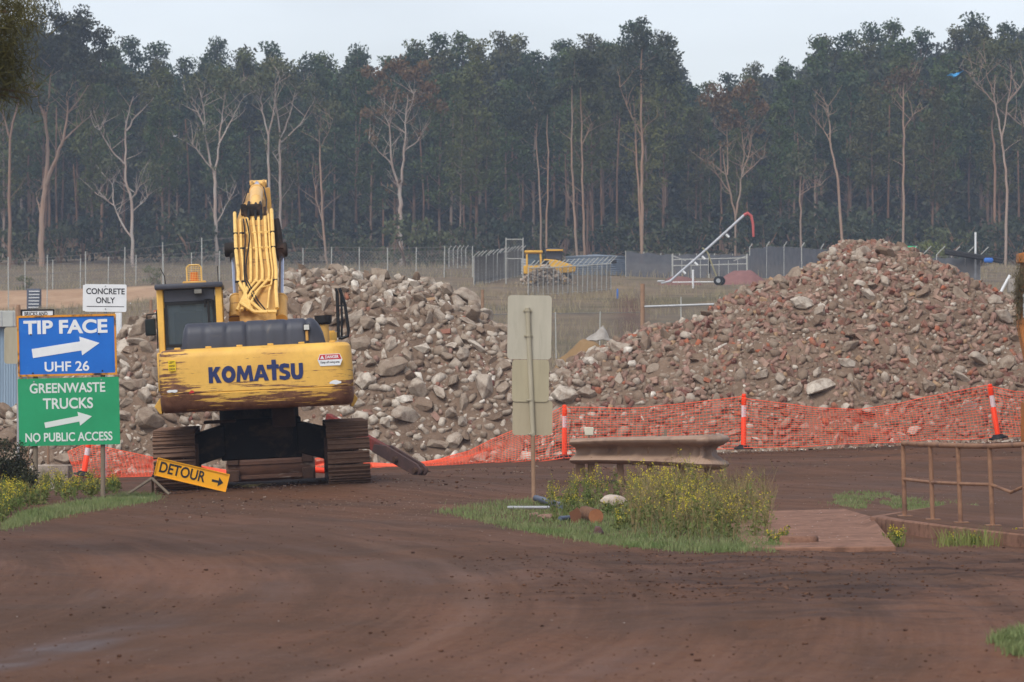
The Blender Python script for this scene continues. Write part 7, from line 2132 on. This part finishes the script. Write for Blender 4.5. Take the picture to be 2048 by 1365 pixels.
pl = [(gpx(px, py), rw.uniform(.1, .2), 0.8, .3) for px, py in ((1782, 1088), (1792, 1091), (1798, 1086), (1905, 1090), (2030, 1088), (2040, 1090), (1950, 1091), (1560, 1088), (1545, 1092), (1574, 1090))]
weeds('small weeds at the foot of the kerb', pl, 7)

def dark_bush():
    rng = np.random.default_rng(31); rr = random.Random(31)
    b = gpx(5, 1003)
    t = thing('bush', 'dark green bush at the left edge below the shed', 'bush', b)
    cl = []; mb = MB()
    for i in range(60):
        a = rr.random() * 6.28; q = 0.42 * math.sqrt(rr.random()); z = rr.uniform(.08, .72) * (1 - .35 * q)
        p = Vector((math.cos(a) * q * 1.15 - 0.05, math.sin(a) * q, z * 1.2)); cl.append((tuple(p), rr.uniform(.11, .2)))
        if i % 4 == 0: mb.tube([(0, 0, -.05), (p.x * .4, p.y * .4, z * .6), p], [.02, .012, .004], 5)
    mb.build('stem', M_BARK, t, smooth=True).color = lin(84, 70, 58)
    pts = np.concatenate([clump_points(rng, c, r, 260) for c, r in cl]); v, f = leaf_quads(pts, rng, .05, .018, .2)
    link('foliage', mesh_np('foliage', v, f, M_LEAF), t).color = lin(40, 46, 34)
dark_bush()
def near_tree():
    """casuarina whose crown reaches into the top left corner; its trunk stands outside the frame"""
    D = 36.0; rng = np.random.default_rng(41); rr = random.Random(41)
    c0 = W(-182, 42, D); b = Vector((c0.x - 0.5, D + 0.2, g1(c0.x - .5, D)))
    t = thing('needle_tree', 'olive green needle tree leaning into the top left corner', 'tree', b)
    mb = MB(); c = c0 - b
    mb.tube([(0, 0, -.2), (0.05, 0, 1.8), (0.2, 0, 3.4), (c.x - .1, 0, c.z), (c.x, 0, c.z + 1.2)], [.13, .11, .09, .06, .03], 10)
    cl = []
    for i in range(120):
        a = rr.uniform(0, 2 * PI); q = math.sqrt(rr.random())
        ex = 1.08 + 0.05 * math.sin(a * 5); p = c + Vector((math.cos(a) * q * ex, rr.gauss(0, .4), math.sin(a) * q * 0.78 - 0.05))
        if p.z < c.z - 0.5 and p.x > c.x + .65: continue
        cl.append(p)
        if i % 3 == 0: mb.tube([c + Vector((0, 0, rr.uniform(-.5, .3))), (c + p) / 2 + Vector((0, 0, .08)), p], [.03, .016, .006], 5)
    for e in (W(60, 188, D) - b, W(40, 198, D) - b):
        mb.tube([c + Vector((0, 0, -.4)), (c + e) / 2 + Vector((0, 0, -.25)), e], [.03, .02, .006], 5); cl.append(e + Vector((-.1, 0, .06)))
    mb.build('trunk', M_BARK, t, smooth=True).color = lin(70, 54, 44)
    P = []; 
    for p in cl:
        n = 210; d = rng.normal(size=(n, 3)) * np.array([.13, .13, .11]); P.append(np.array(p[:])[None] + d)
    pts = np.concatenate(P); v, f = leaf_quads(pts, rng, .17, .009, -0.5)
    link('crown', mesh_np('crown', v, f, M_LEAF), t).color = lin(86, 82, 36)
near_tree()

def debris():
    # sawn log, white bag, pipes and stones lying among the weeds
    c = gpx(1183, 1046); c.z += .09
    t = thing('log', 'short sawn log with pale cut face lying at the edge of the weeds', 'log', c)
    d = Vector((-.25, 1, 0.05)).normalized()
    mb = MB(); mb.tube([d * -.2 + Vector((0, 0, 0)), d * .3], [.092, .088], 18, caps=False); mb.build('bark', pm('log_bark', lin(118, 84, 60), lin(88, 62, 46), 8, .9, bump=.6), t, smooth=True)
    mb = MB(); mb.cyl(d * -.205, d * -.19, .09, n=18); mb.build('cut_face', pm('log_cut', lin(166, 112, 76), lin(140, 90, 60), 12, .8), t)
    rr = random.Random(9)
    mb = MB(); mb.loft([[Vector((x + rr.uniform(-.02, .02), y, z)) for x, z in ((-.1, -.12), (-.02, -.16), (.02, .02), (-.05, .1), (-.12, .04))] for y in (-.26, -.2)], M=Matrix.Translation((-.13, 0, 0))); mb.build('bark_flap', pm('bark_flap', lin(112, 74, 52), None, 8, .9), t)
    c = gpx(1228, 1022); c.z += .13; mb = MB(); loops = []
    for i in range(7):
        f = i / 6; s_ = math.sin(f * PI) ** .5 * .07 + .012
        loops.append([Vector(((f - .5) * .36, math.cos(2 * PI * k / 10) * s_ * rr.uniform(.85, 1.15), math.sin(2 * PI * k / 10) * s_ * rr.uniform(.8, 1.15))) for k in range(10)])
    mb.loft(loops); o = mb.build('bag', pm('white_bag', lin(186, 172, 158), lin(160, 144, 130), 8, .7), smooth=True); o.location = c; tag(o, 'crumpled whitish bag lying behind the sawn log', 'bag')
    for (a, b_, r, m, lab) in (((1072, 1006), (1122, 1022), .045, M_SHADE2, 'dark blue grey pipe end leaning in the grass at the sign post'), ((1016, 1022), (1100, 1022), .022, M_GALV, 'thin pale pipe lying flat in the grass at the sign post'), ((1120, 1046), (1160, 1043), .03, M_SHADE2, 'short grey pipe piece in the grass left of the sawn log')):
        p, q = gpx(*a), gpx(*b_); p.z += r + .02; q.z += r + .02; mb = MB(); mb.tube([p, q], r, 12); o = mb.build('pipe', m, origin=p, smooth=True); tag(o, lab, 'pipe')
    for i, (px, py, s_, lab) in enumerate(((1068, 1034, .13, 'round pinkish stone in the grass, the left one below the pale pipe'), (1090, 1040, .2, 'larger flat pinkish stone in the grass beside a round one'))):
        p = gpx(px, py); o = bpy.data.objects.new('stone', CHUNKS['lump'][i][0]); C.objects.link(o); o.scale = (s_, s_, s_ * .8); o.location = p + Vector((0, 0, s_ * .2)); o.color = lin(150, 118, 104); tag(o, lab, 'stone')
    p = gpx(1196, 1072); mb = MB(); mb.loft([[Vector((x * s_, y, z * s_ + .05)) for x, z in ((-.06, -.05), (.02, -.06), (.07, -.02), (.03, .05), (-.03, .06))] for y, s_ in ((-.05, .8), (.06, 1))]); o = mb.build('scrap_metal', pm('rusty_scrap', lin(96, 64, 52), lin(78, 62, 66), 9, .7), bevel=.008); o.location = p; tag(o, 'small rusty metal scrap in the grass in front of the sawn log', 'scrap')
    # small white meter box and stake behind the guardrail
    D = 72; b = W(1178, 930, D); b.z = g1(b.x, D); t = thing('marker_box', 'small cream box on a stake behind the left end of the guardrail', 'box', b)
    z = W(0, 863, D).z - b.z; mb = MB(); mb.cyl((0, .03, -.1), (0, .03, z), .015, n=6); mb.build('stake', M_POST, t)
    mb = MB(); mb.box((0, 0, z), (.17, .06, .155)); mb.build('box', pm('cream_box', lin(214, 206, 184), None, 4, .6), t, bevel=.01)
    D = 72; b = W(1331, 920, D); b.z = g1(b.x, D); mb = MB(); zt_ = W(0, 859, D).z; mb.box((b.x, D, (b.z + zt_) / 2), (.05, .05, zt_ - b.z)); o = mb.build('stake', M_POST, origin=b); tag(o, 'thin pale stake standing behind the middle of the guardrail', 'stake')
    # pale slab and black plastic below the boards
    D = 66; p = W(108, 945, D); g = g1(p.x, D); mb = MB(); h = W(0, 930, D).z - g
    mb.loft([[Vector((x, y, z_)) for x, y in ((-.33, -.12), (.26, -.16), (.3, .2), (-.3, .2))] for z_ in (-.05, h)]); o = mb.build('concrete_chunk', M_RUB_O, bevel=.02); o.location = (p.x, D, g); o.color = lin(160, 148, 136); tag(o, 'pale square concrete slab between the posts of the green board', 'concrete chunk')
    p = gpx(228, 955); mb = MB(); mb.loft([[Vector((x, y, z_ * s_)) for x, z_ in ((-.14, 0), (-.1, .06), (.02, .08), (.09, .13), (.13, .14), (.08, 0))] for y, s_ in ((-.15, .8), (0, 1.0), (.15, .7))]); o = mb.build('plastic_sheet', M_RUBBER); o.location = p; tag(o, 'crumpled black plastic at the right post of the green board', 'plastic sheet')
    mb = MB(); rr = random.Random(12); p = gpx(490, 975)
    for i in range(16):
        a = rr.uniform(-.4, .4); x, y = rr.uniform(-.2, .2), rr.uniform(-.3, .3); l = rr.uniform(.12, .3); mb.tube([(x, y, .01), (x + math.cos(a) * l * .5, y, .04), (x + math.cos(a) * l, y + math.sin(a) * l, rr.uniform(.0, .07))], [.004, .003, .002], 4)
    o = mb.build('dead_twigs', M_STALK); o.location = p; tag(o, 'dead twigs on the road at the tip of the detour board', 'twigs', kind='stuff')
M_SHADE2 = pm('grey_plastic_pipe', lin(86, 96, 112), lin(72, 82, 98), 5, .5)
debris()

def clods():
    rr = random.Random(55); V = []; Fc = []; T = []; b = 0
    def put(x, y, s, col, sink=.25, fl=.7):
        nonlocal b
        lv, lf = CHUNKS[rr.choice(['lump', 'block', 'wedge'])][rr.randrange(3)][1:]
        a = rr.random() * 6.28; ca, sa = math.cos(a), math.sin(a)
        A = np.array([[ca, -sa, 0], [sa, ca, 0], [0, 0, fl]]) * s
        v = lv @ A.T + np.array([x, y, g1(x, y) + s * fl * (.5 - sink) * .8])
        V.append(v); Fc.append(lf + b); b += len(v); T.append(np.tile(np.array(col), (len(v), 1)))
    dark = [lin(84, 58, 45), lin(98, 70, 55), lin(70, 50, 41), lin(112, 84, 68)]
    def ok(px, py): return not inside(px, py, ISLAND) and not (1480 < px < 1800 and 1018 < py < 1096)
    for i in range(2600):          # over the whole near road, thinning towards the camera
        py = 965 + 400 * rr.random() ** 1.6; px = rr.uniform(-20, 2070)
        if not ok(px, py): continue
        p = gpx(px, py); put(p.x, p.y, rr.uniform(.008, .028) * (1.0 if rr.random() < .95 else 1.8), rr.choice(dark))
    for i in range(3000):          # churned mud right of the island front
        px = rr.gauss(1450, 330); py = 1104 + 95 * rr.random() ** 1.2
        if not ok(px, py) or px < 900: continue
        p = gpx(px, py); put(p.x, p.y, .008 + .04 * rr.random() ** 4, rr.choice(dark))
    for i in range(2600):          # strip of loose stones at the track and along the road edge
        px = rr.uniform(300, 2060); py = rr.uniform(0, 1); yb = np.interp(px, [300, 800, 1130, 1500, 2060], [985, 945, 925, 903, 878])
        p = gpx(px, yb + 3 + 60 * py ** 2.2); put(p.x, p.y, .015 + .06 * rr.random() ** 3.2, rr.choice(dark + [lin(128, 108, 94), lin(140, 122, 108)]))
    for i in range(900):           # gravel patch beside the island
        px = rr.gauss(760, 150); py = rr.gauss(1000, 22)
        if not ok(px, py) or py < 965: continue
        p = gpx(px, py); put(p.x, p.y, rr.uniform(.008, .02), rr.choice([lin(150, 128, 112), lin(120, 92, 76), lin(176, 164, 150)]))
    me = mesh_np('dirt_clods', np.concatenate(V), np.concatenate(Fc), M_CLOD)
    a = me.color_attributes.new('tint', 'FLOAT_COLOR', 'POINT'); a.data.foreach_set('color', np.concatenate(T).astype(np.float32).ravel())
    tag(link('dirt_clods', me), 'clods and small stones strewn over the dirt road', 'clods', kind='stuff')
    V, Fc, T, b = [], [], [], 0
    pts = []
    for i in range(330):
        r_ = rr.random()
        if r_ < .45: px, py = rr.uniform(1600, 2040), rr.uniform(945, 1030)
        elif r_ < .7: px, py = rr.uniform(1480, 1760), rr.uniform(1030, 1092)
        elif r_ < .85: px, py = rr.uniform(820, 1100), rr.uniform(1000, 1075)
        else: px, py = rr.uniform(0, 2048), rr.uniform(960, 1365)
        p = gpx(px, py)
        if 1480 < px < 1790 and 1020 < py:
            za = .045 + .055 * (1093 - py) / 72 * (px - 1480) / 280; p = W(px, py, (CAMZ - za) * F / (py - HZ)); p.z += .004
        pts.append((p.x, p.y, p.z + .012))
    for q in pts:
        s = rr.uniform(.008, .026); a = rr.random() * 6.28; lv, lf = CHUNKS['wedge'][rr.randrange(3)][1:]
        A = np.array([[math.cos(a), -math.sin(a), 0], [math.sin(a), math.cos(a), 0], [0, 0, .35]]) * s
        v = lv @ A.T + np.array(q); V.append(v); Fc.append(lf + b); b += len(v); T.append(np.tile(np.array(lin(205, 200, 194)), (len(v), 1)))
    me = mesh_np('litter', np.concatenate(V), np.concatenate(Fc), M_CLOD)
    a = me.color_attributes.new('tint', 'FLOAT_COLOR', 'POINT'); a.data.foreach_set('color', np.concatenate(T).astype(np.float32).ravel())
    tag(link('litter', me), 'white flecks of litter scattered round the kerb and the road', 'litter', kind='stuff')
def clod_mat():
    k = NT('clod'); c = k.n('ShaderNodeAttribute', attribute_name='tint').outputs[0]; P = k.vec((1, 1, 1), 'World')
    k.col(k.mix(k.math('MULTIPLY', k.step(k.noise(30, 3, .6, P), .4, .7), .4), c, k.mix(.5, c, (.02, .015, .012, 1)))); return k.set(.95, 0, .1)
M_CLOD = clod_mat()
clods()

# ================================================================== LABELS: tell look-alikes apart
def single_out():
    def sets():
        d = {}
        for o in scene.objects:
            if o.get('category') and o.parent is None: d.setdefault(o['label'], []).append(o)
        return [(l, v) for l, v in d.items() if len(v) > 1]
    for l, v in sets():                       # by how the piece lies
        if v[0]['category'] not in ('brick', 'concrete chunk'): continue
        for o in v:
            m = o.rotation_euler.to_matrix(); z = m @ Vector((0, 0, 1)); x = m @ Vector((1, 0, 0))
            if abs(z.z) > 0.86: w = 'lying flat'
            elif abs(x.z) > 0.75: w = 'standing upright'
            elif abs(z.z) < 0.35: w = 'on edge'
            elif (z.x if z.z > 0 else -z.x) > 0: w = 'tipped right'
            else: w = 'tipped left'
            o['label'] = l + ', ' + w
    num = ['leftmost', 'second-from-left', 'third-from-left', 'fourth-from-left', 'fifth-from-left', 'sixth-from-left', 'seventh-from-left', 'eighth-from-left']
    for l, v in sets():                       # then by their order in the photograph
        v.sort(key=lambda o: toPx(o.location)[0])
        for i, o in enumerate(v): o['label'] = (num[i] if i < len(v) - 1 or len(v) > 8 else 'rightmost') + ' ' + l
bpy.context.view_layer.update()
single_out()
for o in scene.objects:
    l = o.get('label')
    if l and len(l.split()) > 16:
        for a, b in (('standing upright', 'upright'), ('lying flat', 'flat'), ('rounded concrete lump', 'concrete lump'), ('wedge of concrete', 'concrete wedge')):
            if len(l.split()) > 16: l = l.replace(a, b)
        o['label'] = l
